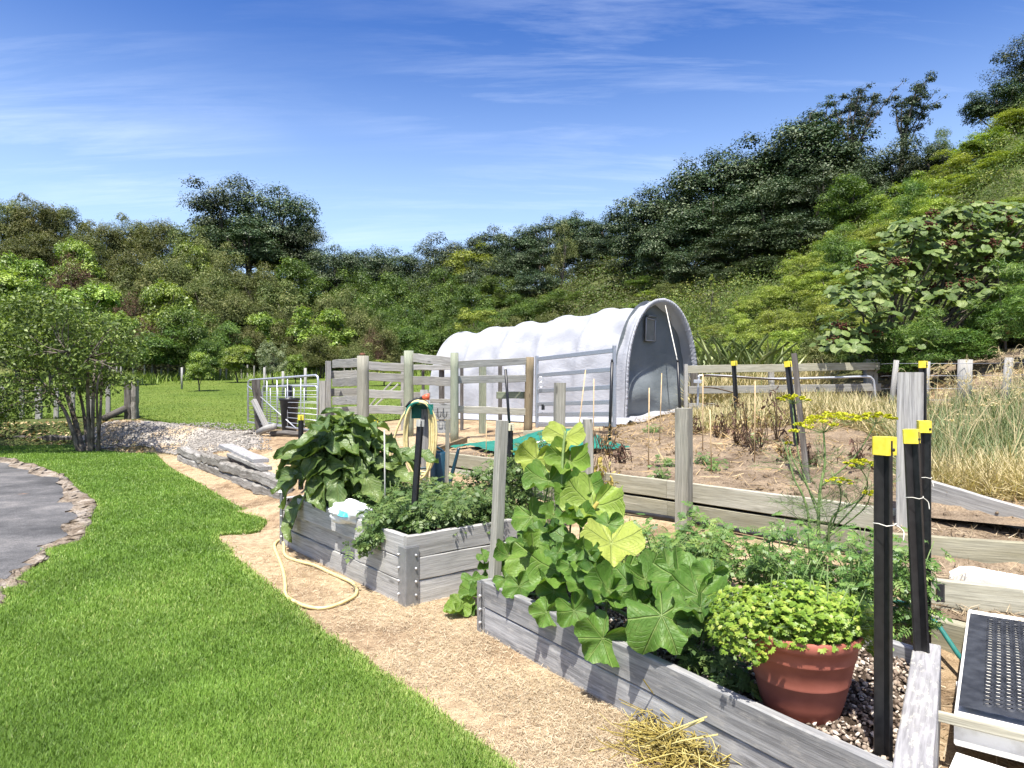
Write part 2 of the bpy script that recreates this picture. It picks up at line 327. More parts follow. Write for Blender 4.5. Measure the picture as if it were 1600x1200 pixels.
M['stone'] = plain('grey_stone', (.15, .14, .125), (.34, .315, .28), 14, .85, .4, .01, .2)
M['dead_stem'] = plain('dead_stem', (.045, .032, .022), (.14, .10, .065), 12, .9, .2, .002, .1)
M['stem'] = plain('green_stem', (.10, .16, .05), (.19, .26, .09), 14, .6, .1, .001, .3)
M['bark'] = plain('grey_brown_bark', (.055, .045, .035), (.19, .165, .135), 5, .9, .6, .02, .1)
def shade_cloth():
    m, nt, N, L = newmat('green_shade_cloth'); v = coord(nt); n = noise(nt, v, 7, 5); r = ramp(nt, [(.3, (.008, .14, .10)), (.7, (.03, .25, .18))]); L(n.outputs[0], r.inputs[0])
    w = noise(nt, v, 260, 2); return finish(m, nt, mixc(nt, r.outputs[0], (.003, .05, .04), mathn(nt, 'MULTIPLY', w.outputs[0], .5)), .6, w.outputs[0], .4, .002, .3)
M['shade_cloth'] = shade_cloth()
def canvas(name, c1, c2, tr):
    m, nt, N, L = newmat(name); v = coord(nt); n = noise(nt, v, 1.6, 6, .6); r = ramp(nt, [(.35, c1), (.65, c2)]); L(n.outputs[0], r.inputs[0])
    w = noise(nt, v, 3.2, 6, .62, 1.2, (1, 1, 2.6)); w2 = noise(nt, v, 16, 4); h = mathn(nt, 'ADD', w.outputs[0], mathn(nt, 'MULTIPLY', w2.outputs[0], .12))
    def ex(nt, p):
        t = nt.nodes.new('ShaderNodeBsdfTranslucent'); t.inputs[0].default_value = (.7, .74, .76, 1); mx = nt.nodes.new('ShaderNodeMixShader'); mx.inputs[0].default_value = tr
        nt.links.new(p.outputs[0], mx.inputs[1]); nt.links.new(t.outputs[0], mx.inputs[2]); return mx.outputs[0]
    return finish(m, nt, r.outputs[0], .55, h, .22, .08, .3, 0, ex)
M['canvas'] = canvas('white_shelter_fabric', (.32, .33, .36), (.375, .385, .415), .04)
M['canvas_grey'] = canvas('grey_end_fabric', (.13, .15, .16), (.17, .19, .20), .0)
M['window_film'] = plain('clear_vent_film', (.16, .17, .16), (.22, .22, .21), 6, .3, .1, .01, .5)
# foliage
M['poh'] = foliage('dark_evergreen_leaves', [(0, (0.018, 0.033, 0.012)), (0.55, (0.04, 0.07, 0.022)), (1, (0.175, 0.205, 0.115))], .08, .5, .3, 1.2, .22)  # palest stop paints the grey glints of glossy leaves into the colour
M['broad'] = foliage('mid_green_leaves', [(0.0, (0.0405, 0.0775, 0.014)), (0.5, (0.081, 0.1438, 0.024)), (1, (0.24, 0.32, 0.07))], .28, .5, .35, 1.3, .2)  # top stop lightened to put sunlit leaves into the colour
M['bright'] = foliage('yellow_green_leaves', [(0.0, (0.0828, 0.1388, 0.0207)), (0.5, (0.1794, 0.2645, 0.0362)), (1, (0.3588, 0.4496, 0.0931))], .3, .45, .45, 1.3, .15)
M['man'] = foliage('olive_scrub_leaves', [(0.0, (0.0525, 0.0706, 0.0194)), (0.5, (0.1125, 0.1378, 0.0367)), (1, (0.27, 0.265, 0.11))], .22, .6, .25, 1.2, .22)  # pale olive top stop is a painted sun highlight on random leaves
M['red'] = foliage('reddish_brown_twigs', [(0.0, (0.091, 0.0546, 0.0442)), (0.5, (0.169, 0.1014, 0.078)), (1, (0.26, 0.169, 0.13))], .2, .8, .1, 1.1, .1)
M['lime'] = foliage('lime_green_leaves', [(0.0, (0.0965, 0.1352, 0.0202)), (0.5, (0.2126, 0.2769, 0.0423)), (1, (0.4928, 0.5376, 0.1456))], .32, .5, .35, 1.25, .16)
M['pale'] = foliage('pale_grey_green_leaves', [(.0, (.11, .135, .06)), (.5, (.2, .24, .12)), (1, (.33, .37, .22))], .25, .55, .3, 1.2, .1)
M['bigleaf'] = foliage('big_pale_leaves', [(.0, (.055, .10, .025)), (.6, (.14, .22, .055)), (1, (.30, .37, .13))], .25, .45, .4, 1.3, .1, 'mid')
M['scrub'] = foliage('mixed_scrub_leaves', [(0.0, (0.0288, 0.0432, 0.014)), (0.25, (0.072, 0.0768, 0.028)), (0.45, (0.102, 0.1104, 0.034)), (0.6, (0.072, 0.126, 0.024)), (0.8, (0.162, 0.216, 0.04)), (1, (0.36, 0.38, 0.11))], .25, .55, .3, 1.2, 0)  # darkest greens stand in for shade, the last stop for sunlit leaves
M['egg'] = foliage('eggplant_leaves', [(0.0, (0.0488, 0.093, 0.0238)), (0.6, (0.1008, 0.165, 0.0422)), (1, (0.195, 0.255, 0.066))], .2, .42, .5, 1.4, .0, 'mid')
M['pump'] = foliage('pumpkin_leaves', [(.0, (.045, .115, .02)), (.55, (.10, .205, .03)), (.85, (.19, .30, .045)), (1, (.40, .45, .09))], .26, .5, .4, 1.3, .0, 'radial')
M['tom'] = foliage('tomato_leaves', [(.0, (.045, .09, .025)), (.5, (.09, .155, .04)), (1, (.2, .26, .075))], .28, .5, .4, 1.3, .0)
M['chil'] = foliage('pepper_leaves', [(.0, (.055, .12, .03)), (.5, (.105, .20, .045)), (1, (.24, .33, .085))], .3, .45, .45, 1.3, .0)
M['pars'] = foliage('parsley_leaves', [(.0, (.10, .19, .02)), (.5, (.20, .31, .035)), (1, (.40, .46, .09))], .32, .45, .45, 1.25, .0)
M['fenf'] = foliage('fennel_flowers', [(.0, (.30, .34, .02)), (1, (.55, .52, .03))], .25, .6, .2, 1.2, 0)
M['fenl'] = foliage('fennel_threads', [(.0, (.10, .16, .07)), (1, (.2, .27, .12))], .25, .6, .2, 1.2, 0)
M['flax'] = foliage('flax_blades', [(.0, (.12, .17, .05)), (.6, (.23, .29, .11)), (1, (.40, .43, .22))], .25, .4, .5, 1.2, 0)
M['grass'] = foliage('lawn_grass', [(0.0, (0.0997, 0.183, 0.0293)), (0.55, (0.1941, 0.3233, 0.0512)), (0.9, (0.2938, 0.4209, 0.0915)), (1, (0.4826, 0.5246, 0.1952))], .32, .45, .4, 1.2, 0, None, 1.1)
M['padgrass'] = foliage('paddock_grass', [(0.0, (0.099, 0.165, 0.0308)), (0.6, (0.1705, 0.2475, 0.0462)), (1, (0.264, 0.33, 0.088))], .3, .5, .3, 1.2, 0, None, .25)
M['longgrass'] = foliage('long_grass', [(.0, (.13, .18, .075)), (.45, (.24, .29, .14)), (.6, (.42, .36, .19)), (1, (.66, .56, .34))], .28, .6, .25, 1.1, 0, None, 2)
M['straw'] = foliage('straw', [(.0, (.20, .13, .065)), (.5, (.46, .33, .17)), (1, (.68, .54, .32))], .2, .75, .15, 1.05, 0, None, 2.2)
M['drystraw'] = foliage('dry_clippings', [(.0, (.22, .165, .11)), (.5, (.47, .375, .255)), (1, (.66, .56, .41))], .15, .8, .1, 1.05, 0, None, 1.3)
M['hay'] = foliage('yellow_hay', [(.0, (.27, .20, .05)), (.5, (.5, .4, .11)), (1, (.66, .58, .26))], .2, .7, .15, 1.05, 0)
M['seed'] = plain('brown_seed_heads', (.05, .022, .014), (.12, .055, .035), 20, .9, .3, .01, .1)
M['mulch'] = foliage('shell_mulch', [(.0, (.08, .06, .045)), (.5, (.26, .20, .155)), (.8, (.46, .39, .31)), (1, (.66, .6, .52))], 0.02, .8, .2, 1, 0)

# ================================================================ terrain
def px(pts, z=0.): return [tuple(G(u, v, z)[:2]) for u, v in pts]
R_EDGE = spline(px([(240, 708), (275, 736), (330, 770), (395, 806), (414, 819), (410, 829), (380, 836), (343, 840), (360, 862), (400, 902), (450, 940), (500, 985), (560, 1030), (640, 1090), (720, 1150), (790, 1200), (905, 1290)]), 6)
FAR_E = spline(px([(-420, 697), (-150, 697), (0, 698), (100, 696), (135, 701), (200, 709), (240, 708)]), 5)
KO = px([(-60, 712), (0, 717), (40, 725), (90, 742), (130, 770), (150, 793), (146, 815), (118, 845), (75, 878), (30, 912), (0, 935), (-80, 1000), (-200, 1120)])
KO = spline(np.array(KO), 6); KI = np.array(px([(-60, 716), (0, 722), (55, 741), (95, 768), (112, 795), (108, 822), (70, 858), (25, 895), (0, 915), (-90, 985), (-220, 1110)])); KI = spline(KI, 6)
_wob = lambda P, a, s: P + np.stack([np.interp(np.arange(len(P)), np.linspace(0, len(P), 40), np.random.default_rng(s).normal(0, a, 40)), np.interp(np.arange(len(P)), np.linspace(0, len(P), 40), np.random.default_rng(s + 1).normal(0, a, 40))], 1)
KO, KI, R_EDGE = _wob(KO, .05, 1), _wob(KI, .09, 3), _wob(R_EDGE, .02, 5)
lawn_poly = [tuple(p) for p in FAR_E] + [tuple(p) for p in R_EDGE[1:]] + [(.6, .2), (1.5, -4), (-12, -4)] + [tuple(p) for p in KO[::-1]] + [(-24, 13.2), (-24, 15.9)]
def dist_line(x, y, L_):
    d = np.full(x.shape, 9.)
    for i in range(len(L_) - 1):
        a, b = L_[i], L_[i + 1]; ab = b - a; t = np.clip(((x - a[0]) * ab[0] + (y - a[1]) * ab[1]) / max(ab @ ab, 1e-9), 0, 1); d = np.minimum(d, np.hypot(x - a[0] - ab[0] * t, y - a[1] - ab[1] * t))
    return d
def side(x, y, a, b): return (b[0] - a[0]) * (y - a[1]) - (b[1] - a[1]) * (x - a[0])
WA, WB = A3(-1.0, 8.88), A3(2.67, 4.78)            # retaining wall line of the upper garden
wd = nrm(WB - WA); wp = A3(-wd[1], wd[0])           # along, and uphill
wl = float(np.linalg.norm(WB - WA))
def rbf(P):
    P = np.array(P, float); X = P[:, :2]; D = np.linalg.norm(X[:, None] - X[None], axis=2); n = len(P)
    A = np.zeros((n + 1, n + 1)); A[:n, :n] = -D - np.eye(n) * .05; A[:n, n] = 1; A[n, :n] = 1
    w = np.linalg.solve(A, np.r_[P[:, 2], 0])
    def f(x, y):
        x = np.asarray(x, float); y = np.asarray(y, float); s = np.full(x.shape, w[n])
        for i in range(n): s = s - w[i] * np.hypot(x - X[i, 0], y - X[i, 1])
        return s
    return f
near = rbf([(-10, 13, 0), (-5, 8, 0), (-3.5, 4.8, 0), (0, 2, 0), (-3, 10.2, 0), (-7.5, 15.2, 0), (-10, 15.7, 0), (-14, 15.7, 0), (-1, 3, 0), (1, 1, 0), (-2.3, 6.3, 0), (-.75, 4.5, 0), (-.3, 4.1, 0), (.85, 2.2, 0),
            (-4, 9, 0), (-6.9, 12.9, 0), (-2, -3, 0), (3, -3, 0), (-8, -2, 0), (-8, 6, 0), (-14, 9, 0), (1.6, 2.0, .02), (2.2, 2.2, .03), (3, 1.6, .03), (-2.7, 7.3, 0), (-1.5, 5.2, 0), (-.4, 5.0, .02),
            (1.2, 5.3, .18), (0, 7.0, .2), (-1, 7.4, .22), (.5, 6.1, .18), (-.9, 6.3, .14), (1.9, 4.0, .12), (1.2, 3.4, .05), (2.4, 3.4, .05), (-1.8, 7.6, .24), (.3, 4.6, .06), (3.2, 3.4, .08),
            (-6.2, 13.6, .30), (-2.6, 9.0, .30), (-4.5, 11.6, .32), (-5, 13.8, .46), (-3.8, 12, .46), (-3, 10.4, .42), (-7.2, 16.0, .40), (-10, 17.4, .42), (-13.5, 17.4, .42), (-8.5, 16.6, .40), (-2.4, 11, .52),
            (0, 9, .5), (2, 8, .5), (3, 6, .5), (1, 11, .55), (3.4, 8.5, .6), (3.4, 13, .92), (0, 13, .6), (-1.8, 11, .55), (-2, 16, .62), (0, 17, .75),
            (4.6, 6, .72), (5, 9, .85), (7, 13, 1.1), (6, 8, .98), (10, 8, 2.0), (9, 13, 2.2), (6, 4.5, .9), (5, 3, .6), (8, 3, 1.5), (4, 3.5, .3), (4.3, 1, .05), (8, -2, .6)])
COLS = {-700: [(16, .45), (30, 1.4), (45, 4), (80, 17), (130, 24)], 0: [(16, .42), (40, 1.5), (55, 5.5), (75, 16), (100, 19), (140, 21)],
        250: [(16, .5), (50, 1.95), (62, 5.5), (85, 15.5), (110, 18)], 400: [(16, .55), (52, 2.0), (65, 5.5), (85, 14), (110, 15)], 560: [(16, .6), (55, 2.1), (70, 4.5), (90, 11.5), (120, 14)],
        650: [(16, .66), (60, 2.3), (80, 4.6), (110, 12), (140, 15)], 800: [(16, .75), (45, 2.0), (60, 4.2), (90, 12), (120, 18)], 950: [(16, .9), (28, 2), (45, 5.5), (70, 12.5), (100, 18), (140, 22)],
        1050: [(16, 1.1), (25, 2.5), (45, 6.4), (60, 10), (100, 18)], 1200: [(14, 1.05), (18, 1.4), (30, 4.4), (55, 12), (80, 16)], 1400: [(13, 1.1), (16, 1.8), (25, 5.2), (40, 10.8), (60, 14.5)],
        1600: [(11, 1.05), (15, 2.9), (25, 9.2), (38, 16.3), (60, 20)], 2300: [(8, 1.3), (12, 3.3), (25, 12), (38, 20), (60, 25)]}
_cu = np.array(sorted(COLS)); _ca = (_cu - 800) / K
def hill(x, y):
    x = np.asarray(x, float); y = np.maximum(np.asarray(y, float), .5); a = np.clip(x / y, _ca[0], _ca[-1]); z = np.zeros(np.broadcast(x, y).shape); Z = []
    for u in _cu:
        p = np.array(COLS[u]); Z.append(np.interp(y, p[:, 0], p[:, 1]) + 0 * x)
    Z = np.stack(Z); i = np.clip(np.searchsorted(_ca, a) - 1, 0, len(_ca) - 2); f = (a - _ca[i]) / (_ca[i + 1] - _ca[i])
    f = f * f * (3 - 2 * f) * .5 + f * .5
    z0 = np.take_along_axis(Z, i[None], 0)[0]; z1 = np.take_along_axis(Z, i[None] + 1, 0)[0]
    return z0 * (1 - f) + z1 * f
def base(x, y):
    x, y = np.broadcast_arrays(np.asarray(x, float), np.asarray(y, float)); shp = x.shape; x, y = x.ravel(), y.ravel(); r = np.hypot(x, y); t = sstep(14.5, 20, r) * sstep(3, 9, y)
    n = np.clip(near(x, y), 0, 3); flat = sstep(.02, .1, n); n = n * flat
    z = n * (1 - t) + hill(x, y) * t; q = (z > 0) & (y > 8) & (y < 18) & (x < 1) & (x > -26)
    if q.any():
        xq, yq = x[q], y[q]; dq = np.minimum(dist_line(xq, yq, FAR_E[::3]), dist_line(xq, yq, R_EDGE[:40:3])); ip = pip(xq, yq, lawn_poly + [(-26, 15.9), (-26, 12)]); z = z.copy(); z[q] = z[q] * np.where(ip | pip(xq, yq, [tuple(p) for p in KO] + [(-9, -3), (-26, -3), (-26, 13.5)]), 0, sstep(.05, 1.0, dq))
    return z.reshape(shp)
terr = rbf([(-1.0, 8.9, .57), (.8, 6.9, .58), (2.6, 4.9, .58), (.3, 12.4, .65), (-1, 11.2, .63), (2.2, 12.8, .77), (-2.0, 17.2, .5), (0, 15, .64), (3.4, 13, .99), (3.4, 8.5, .72), (7, 13, 1.12), (4.5, 6, .75), (3.2, 5, .62), (5, 9, .9), (6, 17, 1.5), (-3, 13.6, .62), (-2, 11, .6), (3.2, 18, 1.2)])
def st(x, y):
    dx, dy = x - WA[0], y - WA[1]; return dx * wd[0] + dy * wd[1], dx * wp[0] + dy * wp[1]
def ground(x, y):
    x, y = np.broadcast_arrays(np.asarray(x, float), np.asarray(y, float)); s, t = st(x, y); b = base(x, y)
    e = np.minimum.reduce([sstep(0, 1.2, s + 1.3), sstep(0, 1.5, 8.6 - s), sstep(0, 2.0, 10.3 - t)]); inside = (t > -.01) & (s > -1.3) & (s < 8.6) & (t < 10.3)
    return np.where(inside, np.maximum(b, terr(x, y) * e + (b - .06) * (1 - e)), b)
def gz(x, y): return float(ground(x, y))

def ground_mat():
    m, nt, N, L = newmat('dry_ground'); p = pos(nt); n1 = noise(nt, p, 1.1, 7, .68); n2 = noise(nt, p, 14, 6, .7); n3 = noise(nt, p, 110, 3, .7)
    r = ramp(nt, [(.30, (.16, .115, .075)), (.43, (.33, .25, .165)), (.56, (.46, .37, .25)), (.72, (.37, .285, .185))]); L(n1.outputs[0], r.inputs[0])
    r2 = ramp(nt, [(.3, (.55, .5, .45)), (.6, (1.15, 1.12, 1.08))]); L(n2.outputs[0], r2.inputs[0]); r3 = ramp(nt, [(.3, (.6, .56, .5)), (.62, (1.15, 1.15, 1.15))]); L(n3.outputs[0], r3.inputs[0])
    c = mixc(nt, mixc(nt, r.outputs[0], r2.outputs[0], .9, 'MULTIPLY'), r3.outputs[0], .9, 'MULTIPLY')
    g = noise(nt, p, .25, 6); gr = ramp(nt, [(.3, (.035, .05, .016)), (.55, (.09, .11, .035)), (.75, (.19, .185, .075))]); L(g.outputs[0], gr.inputs[0])
    ln = N('ShaderNodeVectorMath'); ln.operation = 'LENGTH'; L(p, ln.inputs[0]); f = N('ShaderNodeMapRange'); f.inputs[1].default_value = 15; f.inputs[2].default_value = 19; L(ln.outputs['Value'], f.inputs[0])
    return finish(m, nt, mixc(nt, c, gr.outputs[0], f.outputs[0]), .95, mathn(nt, 'ADD', n2.outputs[0], mathn(nt, 'MULTIPLY', n3.outputs[0], .5)), .7, .03, .1)
M['ground'] = ground_mat()
def soil_mat(name, stops, sc=2.2, fine=60):
    m, nt, N, L = newmat(name); p = pos(nt); n1 = noise(nt, p, sc, 7, .7); n2 = noise(nt, p, fine, 4, .7); r = ramp(nt, stops); L(n1.outputs[0], r.inputs[0])
    r2 = ramp(nt, [(.3, (.5, .47, .44)), (.65, (1.2, 1.18, 1.15))]); L(n2.outputs[0], r2.inputs[0]); v = noise(nt, p, fine * .3, 5, .7)
    return finish(m, nt, mixc(nt, r.outputs[0], r2.outputs[0], .9, 'MULTIPLY'), .95, mathn(nt, 'ADD', v.outputs[0], mathn(nt, 'MULTIPLY', n2.outputs[0], .5)), .9, .03, .08)
M['soil'] = soil_mat('dry_garden_soil', [(.28, (.10, .075, .053)), (.42, (.19, .147, .105)), (.55, (.29, .23, .165)), (.7, (.37, .275, .175))])
M['bedsoil'] = soil_mat('dark_bed_soil', [(.3, (.03, .022, .016)), (.6, (.075, .055, .04))])
M['gravel'] = soil_mat('driveway_gravel', [(.33, (.30, .285, .265)), (.47, (.40, .375, .34)), (.56, (.46, .36, .235)), (.75, (.50, .40, .26))], .7, 38)
M['paddock'] = soil_mat('mown_paddock', [(.3, (.075, .12, .022)), (.5, (.11, .16, .03)), (.72, (.15, .19, .045))], .35, 9)
M['lawnsoil'] = soil_mat('lawn_base', [(.3, (.05, .10, .012)), (.7, (.10, .17, .025))], 3, 80)
def asphalt_mat():
    m, nt, N, L = newmat('worn_asphalt'); p = pos(nt); n1 = noise(nt, p, .8, 6, .7); n2 = noise(nt, p, 90, 3, .8); n3 = noise(nt, p, 2.6, 5, .65, .4)
    r = ramp(nt, [(.36, (.05, .05, .05)), (.5, (.105, .103, .102)), (.66, (.20, .19, .18))]); L(n1.outputs[0], r.inputs[0]); r2 = ramp(nt, [(.35, (.5, .5, .5)), (.65, (1.5, 1.5, 1.5))]); L(n2.outputs[0], r2.inputs[0])
    c = mixc(nt, r.outputs[0], r2.outputs[0], .9, 'MULTIPLY'); r3 = ramp(nt, [(.66, (0, 0, 0)), (.72, (.7, .7, .7))]); L(n3.outputs[0], r3.inputs[0]); c = mixc(nt, c, (.30, .16, .075), r3.outputs[0])
    return finish(m, nt, c, .8, n2.outputs[0], .6, .006, .3)
M['asphalt'] = asphalt_mat()
M['kerb'] = soil_mat('crumbling_concrete', [(.3, (.13, .10, .075)), (.47, (.25, .21, .165)), (.64, (.40, .365, .32))], 3.4, 45)

# the ground: one sheet, fine near the camera and reaching far behind the ridges
def axis(n, lo, hi, k=5.2):
    t = np.linspace(-1, 1, n); v = np.sinh(k * t) / np.sinh(k); return np.where(v < 0, -v * lo, v * hi)
gx = axis(331, -230, 230); gy = axis(331, -120, 230) + 3.0
GX, GY = np.meshgrid(gx, gy, indexing='ij'); GZ = base(GX, GY)
s_, t_ = st(GX, GY); ins = (t_ > .12) & (s_ > -1.2) & (s_ < 8.4) & (t_ < 10.1); GZ = np.where(ins, np.minimum(GZ, terr(GX, GY) - .08), GZ)
# keep the ground under the raised steps and the paved driveway
g = Geo(); g.grid(np.stack([GX, GY, GZ], -1).transpose(1, 0, 2)[:, ::-1][:, ::-1]); put('ground', g, M['ground'], kind='structure', uv=False)
# upper garden soil terrace
sv = np.linspace(-1.3, 8.6, 130); tv = np.r_[np.linspace(.03, 3, 60), np.linspace(3.1, 10.3, 60)]
SS, TT = np.meshgrid(sv, tv, indexing='ij'); X = WA[0] + SS * wd[0] + TT * wp[0]; Y = WA[1] + SS * wd[1] + TT * wp[1]
e = np.minimum.reduce([sstep(0, 1.2, SS + 1.3), sstep(0, 1.5, 8.6 - SS), sstep(0, 2.0, 10.3 - TT)]); bz = base(X, Y); Z = terr(X, Y) * e + (bz - .06) * (1 - e)
lump = (np.sin(X * 5.3 + 1.3 * np.sin(Y * 4)) * np.sin(Y * 4.7 + np.sin(X * 3)) * .022 + rng.normal(0, .009, X.shape)) * sstep(.05, .35, TT) * e
Z = np.maximum(Z, bz - .1) + lump
g = Geo(); g.grid(np.stack([X, Y, Z], -1).transpose(1, 0, 2)); put('garden_soil', g, M['soil'], kind='structure', uv=False)

def strip(name, us, dn, df, n, mat, lift, rowexp=1.0):
    us = np.asarray(us, float); fine = np.linspace(us[0], us[-1], int((us[-1] - us[0]) / 6) + 2); a = np.interp(fine, us, dn); b = np.interp(fine, us, df)
    t = np.linspace(0, 1, n)[:, None] ** rowexp; ed = 1. if name == 'paddock' else np.minimum(sstep(0, .12, t) * sstep(0, .1, 1 - t), sstep(0, .1, (fine - fine[0]) / (fine[-1] - fine[0]))[None] * sstep(0, .2, (fine[-1] - fine) / (fine[-1] - fine[0]))[None]); lift = lift if name == 'paddock' else lift * ed - .03 * (1 - ed) + rng.normal(0, .006, (n, len(fine))); D = a[None] + (b - a)[None] * t; X = (fine[None] - 800) / K * D; P = np.stack([X, D, ground(X, D) + lift], -1)
    g = Geo(); g.grid(P[:, ::-1][:, ::-1]); return put(name, g, mat, kind='structure', uv=False)
PU = [-500, 195, 215, 240, 262, 300, 385, 430, 520, 600, 690]; PN = [18.6, 18.6, 18.3, 17.4, 16.8, 16.4, 15.4, 15.3, 15.2, 16, 17.5]
strip('paddock', PU, PN, [31, 43, 44, 45, 47, 50, 52, 54, 56, 57, 58], 70, M['paddock'], .025)
strip('gravel_drive', [95, 130, 200, 240, 285, 330, 380, 440], [15.8, 15.7, 15.3, 15.1, 13.6, 12.6, 11.9, 11.2], [17.1, 17.2, 17.7, 17.3, 16.7, 16.0, 15.6, 15.2], 30, M['gravel'], .03)

# lawn, driveway and kerb: flat sheets
def sheet(name, poly, z, mat, skirt=0.0):
    import bmesh
    bm = bmesh.new(); vs = [bm.verts.new((x, y, z)) for x, y in poly]; f = bm.faces.new(vs)
    if f.normal.z < 0: f.normal_flip()
    f.normal_update()
    if skirt:
        r = bmesh.ops.extrude_face_region(bm, geom=[f]); nv = [q for q in r['geom'] if isinstance(q, bmesh.types.BMVert)]
        for q in nv: q.co.z -= skirt
        bmesh.ops.recalc_face_normals(bm, faces=bm.faces)
    bmesh.ops.triangulate(bm, faces=[f for f in bm.faces if len(f.verts) > 4]); me = bpy.data.meshes.new(name); bm.to_mesh(me); bm.free(); me.materials.append(mat)
    o = bpy.data.objects.new(name, me); C.objects.link(o); return tag(o, kind='structure')
sheet('lawn', lawn_poly, .022, M['lawnsoil'], .06)
sheet('driveway', [tuple(p) for p in KI] + [(-9, -3), (-24, -3), (-24, 12.6)], .026, M['asphalt'], .06)
# kerb: an uneven crumbling strip between asphalt and lawn
n = 260; a = KO[np.linspace(0, len(KO) - 1, n).astype(int)]; b = KI[np.linspace(0, len(KI) - 1, n).astype(int)]
P = []; kr = np.random.default_rng(3)
for t, z in ((0, .0), (.03, .03), (.2, .036), (.4, .034), (.6, .03), (.8, .034), (1.06, .02)):
    q = a * (1 - t) + b * t; P.append(np.column_stack([q, np.full(n, z) + kr.normal(0, .010, n)]))
g = Geo(); g.grid(np.array(P)); g.F[0] = g.F[0][:, ::-1]; put('kerb', g, M['kerb'], kind='structure', uv=False)

# ================================================================ camera, light, sky
cam = bpy.data.cameras.new('camera'); cam.lens = 24.0; cam.sensor_width = 36; cam.clip_end = 2000; cam.clip_start = .05
co = bpy.data.objects.new('camera', cam); co.location = (0, 0, EYE); co.rotation_euler = (math.radians(90), 0, 0); C.objects.link(co); S.camera = co
ELEV = math.radians(67); hz = nrm(A3(-.25, -.97)); SUN = A3(hz[0] * math.cos(ELEV), hz[1] * math.cos(ELEV), math.sin(ELEV))
ld = bpy.data.lights.new('sun', 'SUN'); ld.energy = 4.8; ld.angle = math.radians(.5); ld.color = (1, .955, .88)
lo = bpy.data.objects.new('sun', ld); lo.rotation_euler = Vector(SUN).to_track_quat('Z', 'Y').to_euler(); lo.location = (0, 0, 40); C.objects.link(lo)
w = bpy.data.worlds.new('World'); S.world = w; w.use_nodes = True; nt = w.node_tree; nt.nodes.clear(); N = nt.nodes.new; L = nt.links.new
sky = N('ShaderNodeTexSky'); sky.sky_type = 'NISHITA'; sky.sun_disc = False; sky.sun_elevation = ELEV; sky.sun_rotation = math.atan2(SUN[0], SUN[1]); sky.air_density = 1.0; sky.dust_density = 2.3; sky.ozone_density = 2.0
hs = N('ShaderNodeHueSaturation'); hs.inputs['Hue'].default_value = .516; hs.inputs['Saturation'].default_value = 1.42; L(sky.outputs[0], hs.inputs['Color'])
tc = N('ShaderNodeTexCoord'); sx = N('ShaderNodeSeparateXYZ'); L(tc.outputs['Generated'], sx.inputs[0]); zz = mathn(nt, 'ADD', mathn(nt, 'MAXIMUM', sx.outputs[2], 0.0), .16)
cx = N('ShaderNodeCombineXYZ'); L(mathn(nt, 'DIVIDE', sx.outputs[0], zz), cx.inputs[0]); L(mathn(nt, 'DIVIDE', sx.outputs[1], zz), cx.inputs[1])
mp = N('ShaderNodeMapping'); mp.inputs['Rotation'].default_value = (0, 0, math.radians(-7)); mp.inputs['Scale'].default_value = (.6, 3.4, 1); L(cx.outputs[0], mp.inputs[0])
n1 = noise(nt, mp.outputs[0], 1.3, 10, .66, .35); n2 = noise(nt, cx.outputs[0], .55, 3, .5)
cr = ramp(nt, [(.48, (0, 0, 0)), (.80, (1, 1, 1))]); L(n1.outputs[0], cr.inputs[0]); cr2 = ramp(nt, [(.40, (0, 0, 0)), (.66, (1, 1, 1))]); L(n2.outputs[0], cr2.inputs[0])
cl = mathn(nt, 'MULTIPLY', mathn(nt, 'MULTIPLY', cr.outputs[0], cr2.outputs[0]), .62)
bg = N('ShaderNodeBackground'); bg.inputs[1].default_value = .102; hzf = N('ShaderNodeMapRange'); hzf.interpolation_type = 'SMOOTHSTEP'; hzf.inputs[1].default_value = .50; hzf.inputs[2].default_value = .06; hzf.inputs[3].default_value = 0; hzf.inputs[4].default_value = .7; L(sx.outputs[2], hzf.inputs[0]); L(mixc(nt, mixc(nt, hs.outputs[0], (4.4, 6.0, 8.3), hzf.outputs[0]), (6.6, 7.2, 8.2), cl), bg.inputs[0]); wo = N('ShaderNodeOutputWorld'); L(bg.outputs[0], wo.inputs[0])
S.view_settings.view_transform = 'Standard'; S.view_settings.look = 'None'; S.view_settings.exposure = 1.02; S.view_settings.gamma = 1
S.render.engine = 'CYCLES'; cy = S.cycles; cy.use_denoising = True; cy.max_bounces = 6; cy.diffuse_bounces = 3; cy.glossy_bounces = 2; cy.transmission_bounces = 4; cy.transparent_max_bounces = 4
cy.use_adaptive_sampling = True; cy.adaptive_threshold = .02; cy.sample_clamp_indirect = 6; cy.caustics_reflective = False; cy.caustics_refractive = False
# ================================================================ raised beds
def zt(P, z): return A3(P[0], P[1], z)
def bolts(root, part_, P, nrmv, zs, r=.009):
    for p in P:
        for z in zs: g = Geo(); c = zt(p, z); g.tube([c - nrmv * .004, c + nrmv * .010, c + nrmv * .014], [r, r, r * .5], 8); sub('bolt', g, M['bolt'], part_, root)
C1, C0 = A3(-.71, 4.60, 0), A3(-2.16, 6.40, 0); e1 = nrm(C0 - C1); e2 = A3(-e1[1], e1[0], 0) * -1; e2 = A3(e1[1], -e1[0], 0); e2 = e2 if e2[0] > 0 else -e2
LL = float(np.linalg.norm(C0 - C1)); LW = 1.12
bed = thing('raised_bed', 'silver-grey timber raised garden bed of three stacked planks holding the tall eggplant', 'raised bed', C1)
def plank(root, a, b, z, h, t, off, mat, nm='plank'):
    """plank on the line a->b (outer face), pushed outwards by off"""
    d = nrm(b - a); out = A3(-d[1], d[0], 0); return d, out
bh = .158
